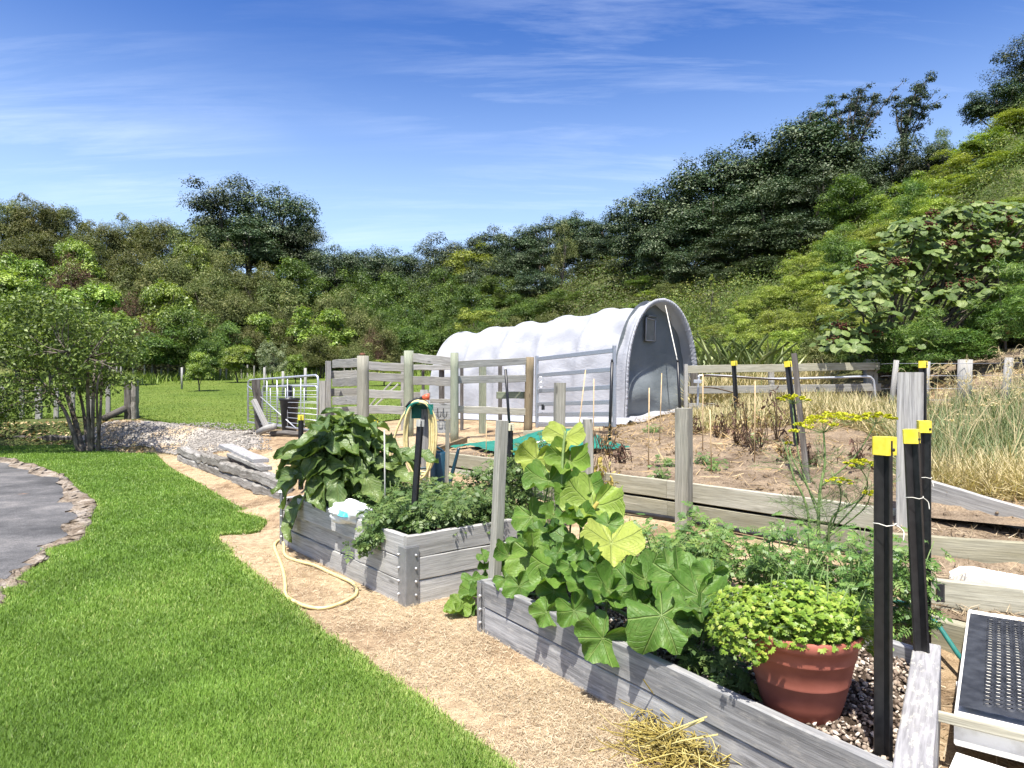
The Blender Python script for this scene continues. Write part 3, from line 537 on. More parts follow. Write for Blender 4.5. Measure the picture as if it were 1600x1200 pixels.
def side_planks(root, P, Q, out, rows, mat, T=.045):
    for f0, f1, z0, h, off in rows:
        g = Geo(); a = P + (Q - P) * f0 + out * (off - T / 2); b = P + (Q - P) * f1 + out * (off - T / 2); zc = z0 + h / 2
        g.beam(a + UP * zc, b + UP * zc, T, h - .004, ch=.005, seg=8, wob=.0018); put('plank', g, mat, root)
fo = -e2; so = -e1     # outward normals of long front and of the near end
side_planks(bed, C0, C1, fo, [(.02, .60, -.03, bh + .03, .0), (.605, .985, -.03, bh + .03, .006), (.02, .66, bh, bh, -.012), (.664, .985, bh, bh, .002), (.17, .745, 2 * bh + .004, bh + .012, .026), (.755, .985, 2 * bh, bh, .004)], M['bed_wood'])
side_planks(bed, C1, C1 + e2 * LW, so, [(.03, 1, -.03, bh + .03, .0), (.03, 1, bh, bh, .004), (.0, 1, 2 * bh, bh, .0)], M['bed_wood'])
side_planks(bed, C0, C0 + e2 * LW, -so, [(.0, 1, 0, bh, .0), (.0, 1, bh, bh, .0), (.0, .9, 2 * bh, bh * .8, .0)], M['bed_wood'])
side_planks(bed, C1 + e2 * LW, C0 + e2 * LW, -fo, [(.0, 1, 0, bh, .0), (.0, 1, bh, bh, .0), (.0, 1, 2 * bh, bh, .0)], M['bed_wood'])
def angle_iron(root, P, d1, d2, h, w1, w2, t=.006, zs=(.07, .16, .25, .34)):
    g = Geo(); a = P + d1 * w1 / 2; g.beam(a + UP * -.02, a + UP * h, w1, t, up=np.cross(UP, d1), ch=.001, seg=1, wob=0)
    b = P + d2 * w2 / 2; g.beam(b + UP * -.02, b + UP * h, w2, t, up=np.cross(UP, d2), ch=.001, seg=1, wob=0)
    p = put('corner_bracket', g, M['bracket'], root)
    n1 = A3(d1[1], -d1[0], 0); n1 = n1 if np.dot(n1, d2) < 0 else -n1; n2 = A3(d2[1], -d2[0], 0); n2 = n2 if np.dot(n2, d1) < 0 else -n2
    bolts(root, p, [P + d1 * w1 * .9], n1, zs); bolts(root, p, [P + d2 * w2 * .75], n2, zs)
angle_iron(bed, C1 + fo * .012 + so * .012, e1, e2, .395, .10, .10)
angle_iron(bed, C0 + fo * .012 - so * .012, -e1, e2, .485, .055, .06, zs=(.08, .17, .27))
g = Geo(); q = C0 + fo * .0; g.lathe(zt(q, .485), [(.03, 0), (.03, .012), (.018, .02), (0.001, .02)], 10); put('post_cap', g, M['white_plastic'], bed)
g = Geo(); P = np.array([[C1 + e1 * a + e2 * b + UP * (.40 + .02 * math.sin(9 * a + 5 * b)) for b in np.linspace(.03, LW - .03, 24)] for a in np.linspace(.03, LL - .03, 40)]); P[..., 2] += rng.normal(0, .008, P.shape[:2])
g.grid(P[:, ::-1]); put('bed_soil', g, M['bedsoil'], bed)

FA, FB = A3(-.195, 4.157, 0), A3(1.19, 2.08, 0); FB2 = FB + nrm(FB - FA) * .3; f1 = nrm(FB - FA); f2 = A3(-f1[1], f1[0], 0); FE = A3(1.86, 3.06, 0); FC = FA + f2 * 1.15
fbed = thing('raised_bed', 'weathered grey timber raised garden bed holding the pumpkin vine and the terracotta pot', 'raised bed', FA)
fh = .156
side_planks(fbed, FA, FB2, -f2, [(.02, 1, -.04, fh + .04, .0), (.02, 1, fh, fh, .004)], M['front_wood'])
side_planks(fbed, FA, FC, -f1, [(.0, 1, -.02, fh + .02, .0), (.0, 1, fh, fh, .0)], M['front_wood'])
side_planks(fbed, FC, FE + f1 * .05, f2, [(.0, 1, -.02, fh + .02, .0), (.0, 1, fh, fh, .0)], M['front_wood'])
g = Geo(); ed = nrm(FE - FB); er = A3(ed[1], -ed[0], 0); g.beam(FB + er * .03 - ed * .25 + UP * .165, FE + er * .0 + ed * .03 + UP * .165, .105, .33, ch=.004, seg=10, wob=.001); put('end_plank', g, M['lichen_wood'], fbed, label='thick end plank blotched with pale lichen')
angle_iron(fbed, FA - f2 * .012 - f1 * .012, f1, f2, .30, .045, .05, zs=(.06, .14, .22))
g = Geo(); tt = np.linspace(0, 1, 70); P = np.array([[(FA + (FB - FA) * a) * (1 - b) + (FC + (FE - FC) * a) * b + UP * (.205 + .03 * b) for b in np.linspace(.03, .97, 50)] for a in tt]); P[..., 2] += rng.normal(0, .007, P.shape[:2])
FS = P.copy(); g.grid(P); put('bed_soil', g, M['bedsoil'], fbed)
def fbed_pt(a, b): return (FA + (FB - FA) * a) * (1 - b) + (FC + (FE - FC) * a) * b + UP * (.21 + .03 * b)
g = Geo(); n = 9000; a = rng.uniform(.0, 1, n); b = rng.uniform(.03, .96, n); O = np.array([fbed_pt(i, j) for i, j in zip(a, b)]); O[:, 2] += rng.uniform(-.004, .012, n)
r = rng.uniform(.005, .013, n); A_, B_, N_ = frame(rdir(n) * [1, 1, .5] + [0, 0, .8]); g.stamp(ICO0, O, A_ * r[:, None] * 1.3, B_ * r[:, None], N_ * r[:, None] * .5, rng.uniform(0, 1, n) ** 1.2)
put('shell_mulch', g, M['mulch'], kind='stuff', smooth=False, uv=False)

# ================================================================ retaining wall of the upper garden and the terraced boards
wall = thing('plank_retaining_wall', 'pale plank retaining wall in two courses along the upper vegetable garden', 'retaining wall', zt(WA, .28))
cuts = [0, 2.02, 3.62, wl + .02]
for i in range(3):
    for z0, h, off in ((.462, .168, 0), (.275, .168, -.006)):
        g = Geo(); a = zt(WA, 0) + zt(wd, 0) * (cuts[i] + .002) - zt(wp, 0) * (.0 + off); b = zt(WA, 0) + zt(wd, 0) * (cuts[i + 1] - .002) - zt(wp, 0) * (.0 + off)
        a, b = a + UP * (z0 + h / 2), b + UP * (z0 + h / 2); g.beam(a, b, .045, h - .004, ch=.005, seg=8); put('plank', g, M['wall_wood'], wall)
g = Geo()
for s in (.4, 1.4, 2.4, 3.0, 4.2, 5.2): p = zt(WA + wd * s + wp * .06, .3); g.beam(p + UP * -.2, p + UP * .3, .09, .09)
put('backing_post', g, M['post_wood'], wall)
g = Geo(); P = [zt(WA + wd * s - wp * (.10 + .03 * math.sin(3 * s)), gz(*(WA + wd * s - wp * .1)) + .035) for s in np.linspace(1.2, wl + .1, 30)]; g.tube(P, .02, 8)
put('irrigation_pipe', g, M['black_plastic'], label='black irrigation pipe along the foot of the pale plank wall', cat='pipe', loc=P[0])
def board(nm, a, b, t, h, mat, label, cat='plank', up=UP, extra=None, **k):
    g = Geo(); g.beam(a, b, t, h, up=up, ch=.005, seg=7, **k); return put(nm, g, mat, label=label, cat=cat, loc=(np.asarray(a) + np.asarray(b)) / 2 - UP * h / 2)
B0, B1 = A3(2.46, 4.45, .53), A3(3.75, 3.93, .53); b0d = nrm(B1 - B0)
board('edging_board', B0 - UP * .08, B1 - UP * .08, .05, .16, M['wall_wood'], 'long timber edging board level with the foot of the broad post')
Cc0, Cc1 = A3(2.42, 3.98, .37), A3(3.9, 3.28, .37)
board('edging_board', Cc0 - UP * .085, Cc1 - UP * .085, .05, .17, M['wall_wood'], 'timber edging board holding the white painted slab')
D0, D1 = W(1270, 914, 4.28), W(1512, 984, 3.62); D0[2] = D1[2] = .22
board('edging_board', D0 - UP * .09, D1 - UP * .09, .09, .18, M['wall_wood'], 'thick pale edging board with the green hose over it')
E0, E1 = W(1448, 750, 5.05), W(1660, 812, 4.35)
board('edging_board', E0 - UP * .075, E1 - UP * .075, .05, .16, M['grey_wood'], 'slanting grey board below the tall dry grass')
def soil_step(nm, a, b, c, d, mat=None, z=None):
    g = Geo(); u = np.linspace(0, 1, 24)[:, None, None]; v = np.linspace(0, 1, 14)[None, :, None]; P = (a * (1 - u) + b * u) * (1 - v) + (d * (1 - u) + c * u) * v
    P = P + 0; P[..., 2] += rng.normal(0, .008, P.shape[:2]) + .012 * np.sin(P[..., 0] * 11) * np.sin(P[..., 1] * 13); g.grid(P[:, ::-1] if np.cross(b - a, d - a)[2] > 0 else P)
    return put(nm, g, mat or M['soil'], kind='structure', uv=False)
bq = A3(-b0d[1], b0d[0], 0)
soil_step('upper_step_soil', B0 + bq * .02 - UP * .015, B1 + bq * .02 - UP * .015, E1 + A3(.1, .1, -.12), E0 + A3(-.25, .15, -.14))
cq = nrm(A3(-(Cc1 - Cc0)[1], (Cc1 - Cc0)[0], 0))
soil_step('middle_step_soil', Cc0 + cq * .02 - UP * .03, Cc1 + cq * .02 - UP * .03, B1 - bq * .03 + UP * -.13, B0 - bq * .03 + UP * -.13)
soil_step('lower_step_soil', D0 + A3(.02, .05, -.03), D1 + A3(.6, -.28, -.03), Cc1 - cq * .03 - UP * .15, Cc0 - cq * .03 - UP * .15)
g = Geo(); wq = [G(1499, 877, .385), G(1640, 903, .385), G(1640, 929, .385), G(1490, 902, .385)]
for q in wq: q[2] = .385
c_ = sum(wq) / 4; uu = nrm(wq[1] - wq[0]); g.beam((wq[0] + wq[3]) / 2 - UP * .02, (wq[1] + wq[2]) / 2 - UP * .02, .24, .05, ch=.006, seg=6); put('painted_slab', g, M['white_paint'], label='white painted slab behind the upper edging board', cat='slab', loc=c_ - UP * .05)
g = Geo(); p = W(1472, 925, 3.83); g.beam(p + A3(-.025, 0, -.07), p + A3(-.025, 0, .055), .02, .03, ch=.001); g.beam(p + A3(.02, 0, -.07), p + A3(.02, 0, .055), .02, .03, ch=.001); g.beam(p + A3(-.025, .012, -.01), p + A3(.02, .012, -.01), .012, .1, ch=.001)
put('steel_stub', g, M['black_steel'], label='short black steel stub in front of the middle edging board', cat='stake', loc=p - UP * .07)
g = Geo(); c = W(1424, 928, 3.95); v, f, u_ = ICO2; v = v * (1 + .12 * np.sin(v[:, :1] * 3 + 2 * v[:, 1:2])) * [.085, .06, .055]; g.add(v + c, f); put('garden_stone', g, M['rock'], label='orange-brown stone beside the black steel posts', cat='stone', loc=c - UP * .05)
g = Geo(); g.tube(spline([W(1380, 938, 4.0), W(1405, 941, 3.9), W(1432, 951, 3.75), W(1462, 973, 3.62), W(1482, 1000, 3.52), W(1500, 1026, 3.42), W(1520, 1046, 3.3)], 8), .0125, 9)
put('garden_hose', g, M['green_hose'], label='green hose drooping past the black steel posts to the rubber mat', cat='hose', loc=W(1462, 973, 3.62))
# step with the rubber mat
TL, BL = A3(2.47, 3.68, .25), A3(1.715, 2.62, .25); md = nrm(TL - BL); mr = A3(md[1], -md[0], 0); ML = float(np.linalg.norm(TL - BL)); MWID = .95
g = Geo(); a = BL - md * .02 + mr * (MWID / 2) - UP * .070; b = TL + md * .16 + mr * (MWID / 2) - UP * .070; g.beam(a, b, MWID + .03, .12, ch=.006, seg=6, wob=0)
put('concrete_step', g, M['white_paint'], label='white painted concrete step under the black rubber mat', cat='step', loc=a - UP * .1)
nx_, ny_ = 24, 30; mx0, my0 = .075, .05; cw, chh = (MWID - .12) / nx_, (ML - .1) / ny_
HV = []; HF = []; k = 0; hole = [(math.cos(t) * .36, math.sin(t) * .36) for t in np.arange(8) * math.pi / 4 + math.pi / 8]
for i in range(nx_):
    for j in range(ny_):
        if (i + j) % 2 == 1: pass
        cxx, cyy = mx0 + (i + .5) * cw, my0 + (j + .5 + (.5 if i % 2 else 0)) * chh
        if cyy > ML - .04: continue
        v = [(cxx + x * cw * s_, cyy + y * chh * s_, z) for s_, z in ((1.45, .0), (1.2, .008), (.95, .004)) for x, y in hole]
        HV += v; HF += [(k + r * 8 + q, k + r * 8 + (q + 1) % 8, k + (r + 1) * 8 + (q + 1) % 8, k + (r + 1) * 8 + q) for r in range(2) for q in range(8)]; k += 24
# flat web of the mat: vertical strips broken at the holes are covered by the raised rims
V = []; F = []; n0 = 0
def rect(x0, x1, y0, y1):
    global n0
    V.extend([(x0, y0, 0), (x1, y0, 0), (x1, y1, 0), (x0, y1, 0)]); F.append((n0, n0 + 1, n0 + 2, n0 + 3)); n0 += 4
rect(0, mx0, 0, ML); rect(MWID - .045, MWID, 0, ML); rect(mx0, MWID - .045, 0, my0); rect(mx0, MWID - .045, ML - .05, ML)
for i in range(nx_):
    x0 = mx0 + i * cw; ys = [my0] ; half = chh * .34
    cs = [my0 + (j + .5 + (.5 if i % 2 else 0)) * chh for j in range(ny_)]; cs = [c for c in cs if c <= ML - .04]
    prev = my0
    for c in cs: rect(x0, x0 + cw, prev, c - half); rect(x0, x0 + cw * .13, c - half, c + half); rect(x0 + cw * .87, x0 + cw, c - half, c + half); prev = c + half
    rect(x0, x0 + cw, prev, ML - .05)
def to_mat(v): v = np.array(v); return BL + md * v[:, 1:2] + mr * v[:, :1] + UP * (v[:, 2:] + .016)
mat_ = thing('rubber_mat', 'black rubber doormat full of oval holes on the white step', 'doormat', BL)
g = Geo(); g.add(to_mat(V), [np.array(F)]); put('mat_sheet', g, M['rubber'], mat_, smooth=False); g = Geo(); g.add(to_mat(HV), [np.array(HF)]); put('raised_rims', g, M['rubber'], mat_)
g = Geo(); a, b = BL - md * .03 - mr * .16 - UP * .03, BL - md * .03 + mr * 1.0 - UP * .03; g.beam(a, b, .03, .035, seg=4); put('edging_strip', g, M['wall_wood'], label='thin pale batten along the near edge of the mat', cat='batten', loc=a)
g = Geo(); a, b = BL - md * .22 - mr * .02 + UP * -.16, BL - md * .34 + mr * 1.1 + UP * -.16; g.beam(a, b, .30, .06, ch=.008, seg=6); put('painted_slab', g, M['white_paint'], label='flaking white painted slab below the near edge of the mat', cat='slab', loc=a)
g = Geo(); a, b = A3(1.95, 2.85, .1), A3(2.1, 3.12, .1); g.beam(a, b, .12, .06, seg=3); put('white_paver', g, M['white_paint'], label='small white paver between the lichened end plank and the mat', cat='paver', loc=a - UP * .03)

# ================================================================ posts and stakes
def sqpost(nm, u, vt, D, zf, w_, mat, label, lean=(0, 0), rot=.6, cat='post'):
    t = W(u, vt, D); f = A3(t[0] + lean[0], t[1] + lean[1], zf); g = Geo(); g.beam(f - UP * .06, t, w_, w_, up=A3(math.cos(rot), math.sin(rot), 0), ch=.006, seg=6, wob=.001)
    return put(nm, g, mat, label=label, cat=cat, loc=f)
sqpost('garden_post', 785, 657, 4.22, .2, .062, M['post_wood'], 'slim timber post rising from the corner of the pumpkin bed', (-.055, 0))
sqpost('garden_post', 875, 598, 6.85, .2, .10, M['post_wood'], 'timber post before the steel gate with a pumpkin leaf at its foot', (-.02, 0), .2)
sqpost('garden_post', 918, 655, 6.45, .2, .078, M['post_wood'], 'short timber post at the right end of the green netting', (.02, 0), .2)
sqpost('garden_post', 1068.5, 638, 5.85, .15, .118, M['post_wood'], 'stout squared timber post in front of the plank retaining wall', (0, 0), .95)
sqpost('garden_post', 1423, 582, 4.62, .4, .152, M['grey_wood'], 'broadest weathered grey post behind the yellow-capped steel posts', (-.01, 0), 1.0)
sqpost('garden_stake', 699.5, 655, 6.95, .2, .038, M['post_wood'], 'thin pale timber stake beside the coiled hose', (-.013, 0), .3, 'stake')
def ypost(u, vt, D, zf, label, cap=None, lean=(0, 0), s=1.0, group=None, cat='steel post', capt=True, rot=.3):
    t = W(u, vt, D); f = A3(t[0] + lean[0], t[1] + lean[1], zf); root = thing('steel_post', label, cat, f, group); ax = nrm(t - f); g = Geo(); R = .0265 * s
    x = A3(math.cos(rot), math.sin(rot), 0); y = nrm(np.cross(ax, x)); x = np.cross(y, ax)
    for k in range(3):
        an = k * 2.094 + .5; d = x * math.cos(an) + y * math.sin(an); g.beam(f - ax * .1 + d * R * .55, t - ax * .0 + d * R * .55, .0065 * s, R * 1.1, up=d, ch=.001, seg=1, wob=0)
        g.beam(f - ax * .1 + d * R * 1.12, t + d * R * 1.12, .014 * s, .006 * s, up=d, ch=.001, seg=1, wob=0)
    put('shaft', g, M['black_steel'], root)
    if cap and D < 4:
        g = Geo(); q = t - ax * .29; g.tube([q + x * math.cos(k_ * .7) * .036 + y * math.sin(k_ * .7) * .036 + ax * .003 * (k_ % 3) for k_ in range(11)], .0018, 5); g.tube(spline([q + x * .03 - y * .02, q + x * .05 - y * .03 - ax * .02, q + x * .04 - y * .04 - ax * .05], 4), .0018, 5); put('wire_tie', g, M['white_cord'], root)
    if cap:
        g = Geo(); c = t; w2 = .060 * s; g.beam(c - ax * .05 * s, c + ax * .012, w2, w2, up=A3(math.cos(rot + .35), math.sin(rot + .35), 0), ch=.006, seg=2, wob=0); cp = put('cap', g, M[cap], root)
        g = Geo(); o = A3(.3, -.95, 0); g.tube([c - ax * .03 * s + o * .034 * s, c - ax * .03 * s + o * .04 * s], .006 * s, 8); sub('bolt_hole', g, M['black_plastic'], cp, root)
    return root
ypost(1382, 688, 2.36, .2, 'tallest-looking yellow-capped black steel post beside the terracotta pot', 'yellow_cap', (-.005, -.01), rot=.2)
ypost(1424, 675, 3.02, .18, 'yellow-capped black steel post leaning just inside the lichened end plank', 'yellow_cap', (.035, -.03), rot=.5)
ypost(1444, 661, 3.62, .16, 'pitted yellow-capped black steel post close behind the leaning one', 'yellow_cap', (.0, 0), rot=.9)
ypost(1442.5, 566, 6.0, .72, 'yellow-capped steel post hidden behind the broad grey post', 'yellow_cap', (0, 0))
ypost(1147, 565, 10.8, gz(3.5, 10.8), 'yellow-capped black steel post before the left half of the long rail fence', 'yellow_cap', (.06, 0), 1.25)
ypost(1231, 566, 8.5, gz(3.4, 8.5), 'yellow-capped black steel post above the flat fennel flowers', 'yellow_cap', (.08, -.1), 1.2)
t = W(1241, 553, 6.6); f = A3(*(W(1264, 760, 6.1)[:2]), .62); g = Geo(); g.beam(f - UP * .1, t, .046, .04, up=A3(.6, .8, 0), seg=4); put('dark_stake', g, M['dark_wood'], label='dark uncapped leaning stake right of the yellow-capped post in the fennel', cat='stake', loc=f)
ypost(470, 650, 8.4, .3, 'yellow-capped steel post at the left shoulder of the eggplant', 'yellow_cap', s=1.0)
ypost(586.5, 655, 9.6, .4, 'yellow-capped steel post poking over the eggplant', 'yellow_cap', s=1.0)
ypost(797, 664, 5.9, .15, 'cream-capped black steel post behind the slim corner post', 'cream_cap', s=.95)
ypost(657, 658, 4.95, .38, 'black steel post with a grey cap among the tomatoes', 'grey_cap', (-.05, -.06), .8)
def thin(nm, a, b, r, mat, label, cat, seg=6): g = Geo(); g.tube([a, a * .5 + b * .5, b], r, seg); return put(nm, g, M[mat], label=label, cat=cat, loc=a)
for i, (ut, vt, ub, D, l) in enumerate([(790, 578, 798, 10.4, 'slim black stake leaning between the round post and the brown post'), (956.5, 566, 952, 9.2, 'slim black stake in front of the right end of the steel gate'), (1059, 566, 1065, 9.6, 'slim black stake before the shelter end holding the white cord')]):
    b = W(ub, 600, D); b[2] = gz(b[0], D) - .03; root = thing('black_stake', l, 'stake', b); g = Geo(); t = W(ut, vt, D); g.tube([b, b * .5 + t * .5 + A3(0, 0, 0), t], .022, 7); put('shaft', g, M['black_steel'], root)
    g = Geo(); g.tube([t, t + UP * .04], .016, 7); put('tip', g, M['white_cord'] if i == 0 else M['black_plastic'], root)
for ut, vt, ub, D, l in [(1014.5, 606, 1013, 7.0, 'bamboo cane left of the stout squared post'), (1034, 583, 1030.5, 9.2, 'bamboo cane in front of the creased shelter end'), (915, 578, 897, 7.6, 'leaning bamboo cane before the steel gate'), (928, 592, 927, 8.2, 'upright bamboo cane before the right half of the steel gate'),
                         (1098.5, 585, 1098, 8.4, 'bamboo cane right of the stout squared post'), (1109.5, 640, 1112, 6.9, 'pale thin cane standing in the dry soil'), (1180, 595, 1179, 7.3, 'bamboo cane left of the fennel flowers'), (760, 660, 759.5, 8.6, 'short bamboo cane at the left half of the green netting'), (600.5, 672, 602, 5.3, 'grey cane between the eggplant and the tomatoes')]:
    b = W(ub, 600, D); b[2] = gz(b[0], D) - .03
    if D < 5.5: b[2] = .38
    thin('bamboo_cane', b, W(ut, vt, D), .0065 if D > 5.5 else .006, 'bamboo' if D > 5.5 else 'grey_cap', l, 'cane')

# ================================================================ yard fences
def rpost(root, u, vt, D, r, mat, zf=None, seg=14, lean=0, nm='post'):
    t = W(u, vt, D); zf = gz(t[0], D) if zf is None else zf; f = A3(t[0] + lean, D, zf - .08); g = Geo(); k = np.linspace(0, 1, 7)[:, None]; P = f * (1 - k) + t * k; g.tube(P, r * (1.04 - .06 * k[:, 0]), seg); return put(nm, g, M[mat], root, smooth=True)
def rail(root, u0, v0, D0, u1, v1, D1, h=.145, t=.045, mat='rail', nm='rail'):
    g = Geo(); g.beam(W(u0, v0, D0), W(u1, v1, D1), t, h, ch=.005, seg=7, wob=.003); return put(nm, g, M[mat], root)
b = W(567, 650, 11.0); f1_ = thing('yard_fence', 'grey stock-yard fence of double rails between the mesh gate and the hose post', 'fence', A3(b[0], 11, gz(b[0], 11)))
rpost(f1_, 567, 556, 11.0, .095, 'post_wood'); rpost(f1_, 638.5, 548, 12.0, .085, 'green_post')
g = Geo(); c = W(566, 555, 11); g.lathe(c, [(.045, 0), (.05, .02), (.03, .035), (.002, .04)], 10); put('rusty_cap', g, plain('rusty_iron', (.08, .04, .025), (.2, .09, .05), 30, .9), f1_)
for u, vt, D, w_, mt in ((513, 564, 12.6, .10, 'grey_wood'), (504, 595, 12.3, .10, 'rail'), (628.5, 556, 13.4, .06, 'rail')):
    t = W(u, vt, D); g = Geo(); g.beam(A3(t[0], D, gz(t[0], D) - .1), t, w_, w_, up=A3(1, .2, 0)); put('post', g, M[mt], f1_)
for v0, v1 in ((569, 566.5), (598, 596), (626.5, 625)): rail(f1_, 521, v0, 12.4, 560, v1, 11.0)
for v0, v1 in ((586, 585), (613.5, 612), (643, 641)): rail(f1_, 516, v0, 12.75, 562, v1, 12.5)
for v0, v1 in ((571, 574.5), (588, 591), (615, 617), (639.5, 641)): rail(f1_, 574, v0, 11.9, 632, v1, 12.1, .145)
for a in ((572, 640, 617, 592), (580, 640, 622, 600)): rail(f1_, a[0], a[1], 13.0, a[2], a[3], 13.2, .03, .03, nm='diagonal_brace')
b = W(710, 686, 11.2); f2_ = thing('yard_fence', 'grey stock-yard fence of wide-spaced rails in front of the white shelter', 'fence', A3(b[0], 11.2, gz(b[0], 11.2)))
rpost(f2_, 710, 551, 11.2, .068, 'green_post'); rpost(f2_, 828, 558, 12.3, .078, 'brown_post', lean=-.04)
rail(f2_, 645, 559, 12.0, 707, 565, 11.3, .15); rail(f2_, 645, 594.5, 12.0, 707, 596.5, 11.3, .15)
rail(f2_, 645, 574, 13.2, 708, 574, 13.2, .1); rail(f2_, 672, 626.5, 12.6, 707, 626.5, 12.6, .075); rail(f2_, 643, 618, 13.2, 672, 617, 13.2, .12)
rail(f2_, 714, 570, 11.4, 824, 564, 12.3, .125); rail(f2_, 714, 593.5, 11.4, 824, 591, 12.3, .13); rail(f2_, 714, 639.5, 11.4, 824, 643.5, 12.3, .12, mat='wall_wood'); rail(f2_, 776, 617.5, 12.2, 824, 617, 12.4, .125, mat='green_post')
for u, vt, D, w_, mt in ((690, 572, 13.3, .09, 'dark_wood'), (721.5, 572, 13.3, .055, 'dark_wood'), (754, 570, 12.6, .11, 'green_post'), (781.5, 570, 12.7, .06, 'dark_wood'), (661, 578, 13.3, .05, 'dark_wood')):
    t = W(u, vt, D); g = Geo(); g.beam(A3(t[0], D, gz(t[0], D) - .1), t, w_, w_, up=A3(1, .4, 0)); put('post', g, M[mt], f2_)
# tool board with hooks
tb = W(690, 643, 10.6); tr = thing('tool_board', 'small weathered board with bent metal hooks beside the round green post', 'tool rack', tb - UP * .35)
g = Geo(); g.beam(tb + A3(-.15, 0, 0), tb + A3(.13, 0, 0), .03, .25, ch=.004); put('backing_board', g, M['grey_wood'], tr)
g = Geo(); q = W(669, 621, 10.7); g.beam(q + A3(-.06, 0, -.5), q + A3(-.06, 0, .12), .13, .03, up=A3(0, 1, 0)); g.beam(tb + A3(-.2, .02, -.24), tb + A3(.13, .02, -.24), .04, .19); put('lower_board', g, M['grey_wood'], tr)
for dx in (-.06, .03): g = Geo(); g.tube(spline([tb + A3(dx, -.02, .05), tb + A3(dx, -.08, .0), tb + A3(dx + .0, -.08, -.07), tb + A3(dx + .05, -.08, -.075), tb + A3(dx + .06, -.08, 0)], 5), .006, 6); put('hook', g, M['black_steel'], tr)
# hose hanger, hoses and nozzle
hp = W(664, 636, 7.2); hz_ = gz(hp[0], 7.2); hh = thing('hose_hanger_post', 'timber post with a green plastic hose hanger on top', 'hose hanger', A3(hp[0], 7.2, hz_))
g = Geo(); g.beam(A3(hp[0] + .0, 7.2, hz_ - .1), hp - UP * .02, .075, .075, up=A3(1, .2, 0)); put('post', g, M['grey_wood'], hh)
hc = hp + A3(-.04, -.09, -.07); g = Geo(); R = .115
P = np.array([[hc + A3(math.cos(t) * (R + dr), -dy, math.sin(t) * (R + dr) * .95) for t in np.linspace(.0, math.pi, 16)] for dy, dr in ((-.07, .02), (-.07, 0), (.09, 0), (.09, .03), (.075, .03), (-.07, .02))]); g.grid(P); g.grid(np.array([[hc + A3(-.10, .07, -.05), hc + A3(.13, .07, -.05)], [hc + A3(-.10, .07, .10), hc + A3(.13, .07, .10)]])); put('hanger', g, M['green_plastic'], hh)
hs_ = thing('coiled_hose', 'pale yellow garden hose looped over the green hanger', 'hose', hc - UP * .75)
hr = np.random.default_rng(4)
for k, (xl, xr, zb, mt) in enumerate([(-.145, .15, -.66, 'hose'), (-.135, .175, -.62, 'hose'), (-.12, .13, -.70, 'hose'), (-.13, .105, -.60, 'hose'), (-.12, .14, -.55, 'teal_plastic')]):
    y = -.05 + .028 * k - .03; g = Geo(); tz = R + .012 + .006 * k
    P = [hc + A3(x, -.04 + y * .5 + hr.normal(0, .008), z) for x, z in ((0, tz), (.08, tz * .75), (xr * .95, -.05), (xr, -.3), (xr * .75, -.52), (.02 + .02 * k, zb), (xl * .7, -.54), (xl * 1.05, -.3), (xl * .95, -.05), (-.08, tz * .75), (0, tz))]
    g.tube(spline(P, 8), .0115, 8); put('loop', g, M[mt], hs_)
g = Geo(); g.tube(spline([hc + A3(-.12, -.05, .06), hc + A3(-.19, -.06, -.06), hc + A3(-.26, -.06, -.25), hc + A3(-.3, -.05, -.48), hc + A3(-.28, 0, -.62)], 8), .0115, 8); put('loose_end', g, M['hose'], hs_)
sg = thing('spray_nozzle', 'orange-red hose spray nozzle lying on the green hanger', 'spray nozzle', hc + UP * .13)
g = Geo(); p0 = hc + A3(.1, -.03, .17); g.tube([p0 + A3(.0, 0, .01), p0 + A3(-.04, 0, .008), p0 + A3(-.07, 0, 0)], [.034, .03, .018], 12); put('head', g, M['orange_plastic'], sg)
g = Geo(); g.tube([p0 + A3(-.06, 0, 0), p0 + A3(-.13, 0, -.01), p0 + A3(-.2, 0, -.05), p0 + A3(-.24, -.01, -.10)], [.018, .016, .017, .014], 10); put('handle', g, M['black_plastic'], sg)
# watering can
wc = W(690, 725, 7.45); wz = gz(wc[0], wc[1] - .0); wcan = thing('watering_can', 'dark blue-green watering can below the thin stake', 'watering can', A3(wc[0] - .03, wc[1], wz))
wb = A3(wc[0] - .03, wc[1], wz); zc = max(wz, W(690, 738, 7.45)[2]) - wz
g = Geo(); g.lathe(wb, [(.001, 0), (.09, 0), (.10, .02), (.092, .2 + zc), (.06, .23 + zc), (.055, .225 + zc)], 24); put('body', g, M['teal_plastic'], wcan)
g = Geo(); g.tube(spline([wb + A3(.08, -.02, .05), wb + A3(.15, -.02, .12 + zc * .6), wb + A3(.22, -.02, .27 + zc)], 6), np.linspace(.028, .016, 13), 10); put('spout', g, M['teal_plastic'], wcan)
g = Geo(); g.tube(spline([wb + A3(-.09, 0, .07), wb + A3(-.15, 0, .15 + zc), wb + A3(-.06, 0, .28 + zc), wb + A3(.05, 0, .23 + zc)], 7), .012, 8); put('handle', g, M['teal_plastic'], wcan)
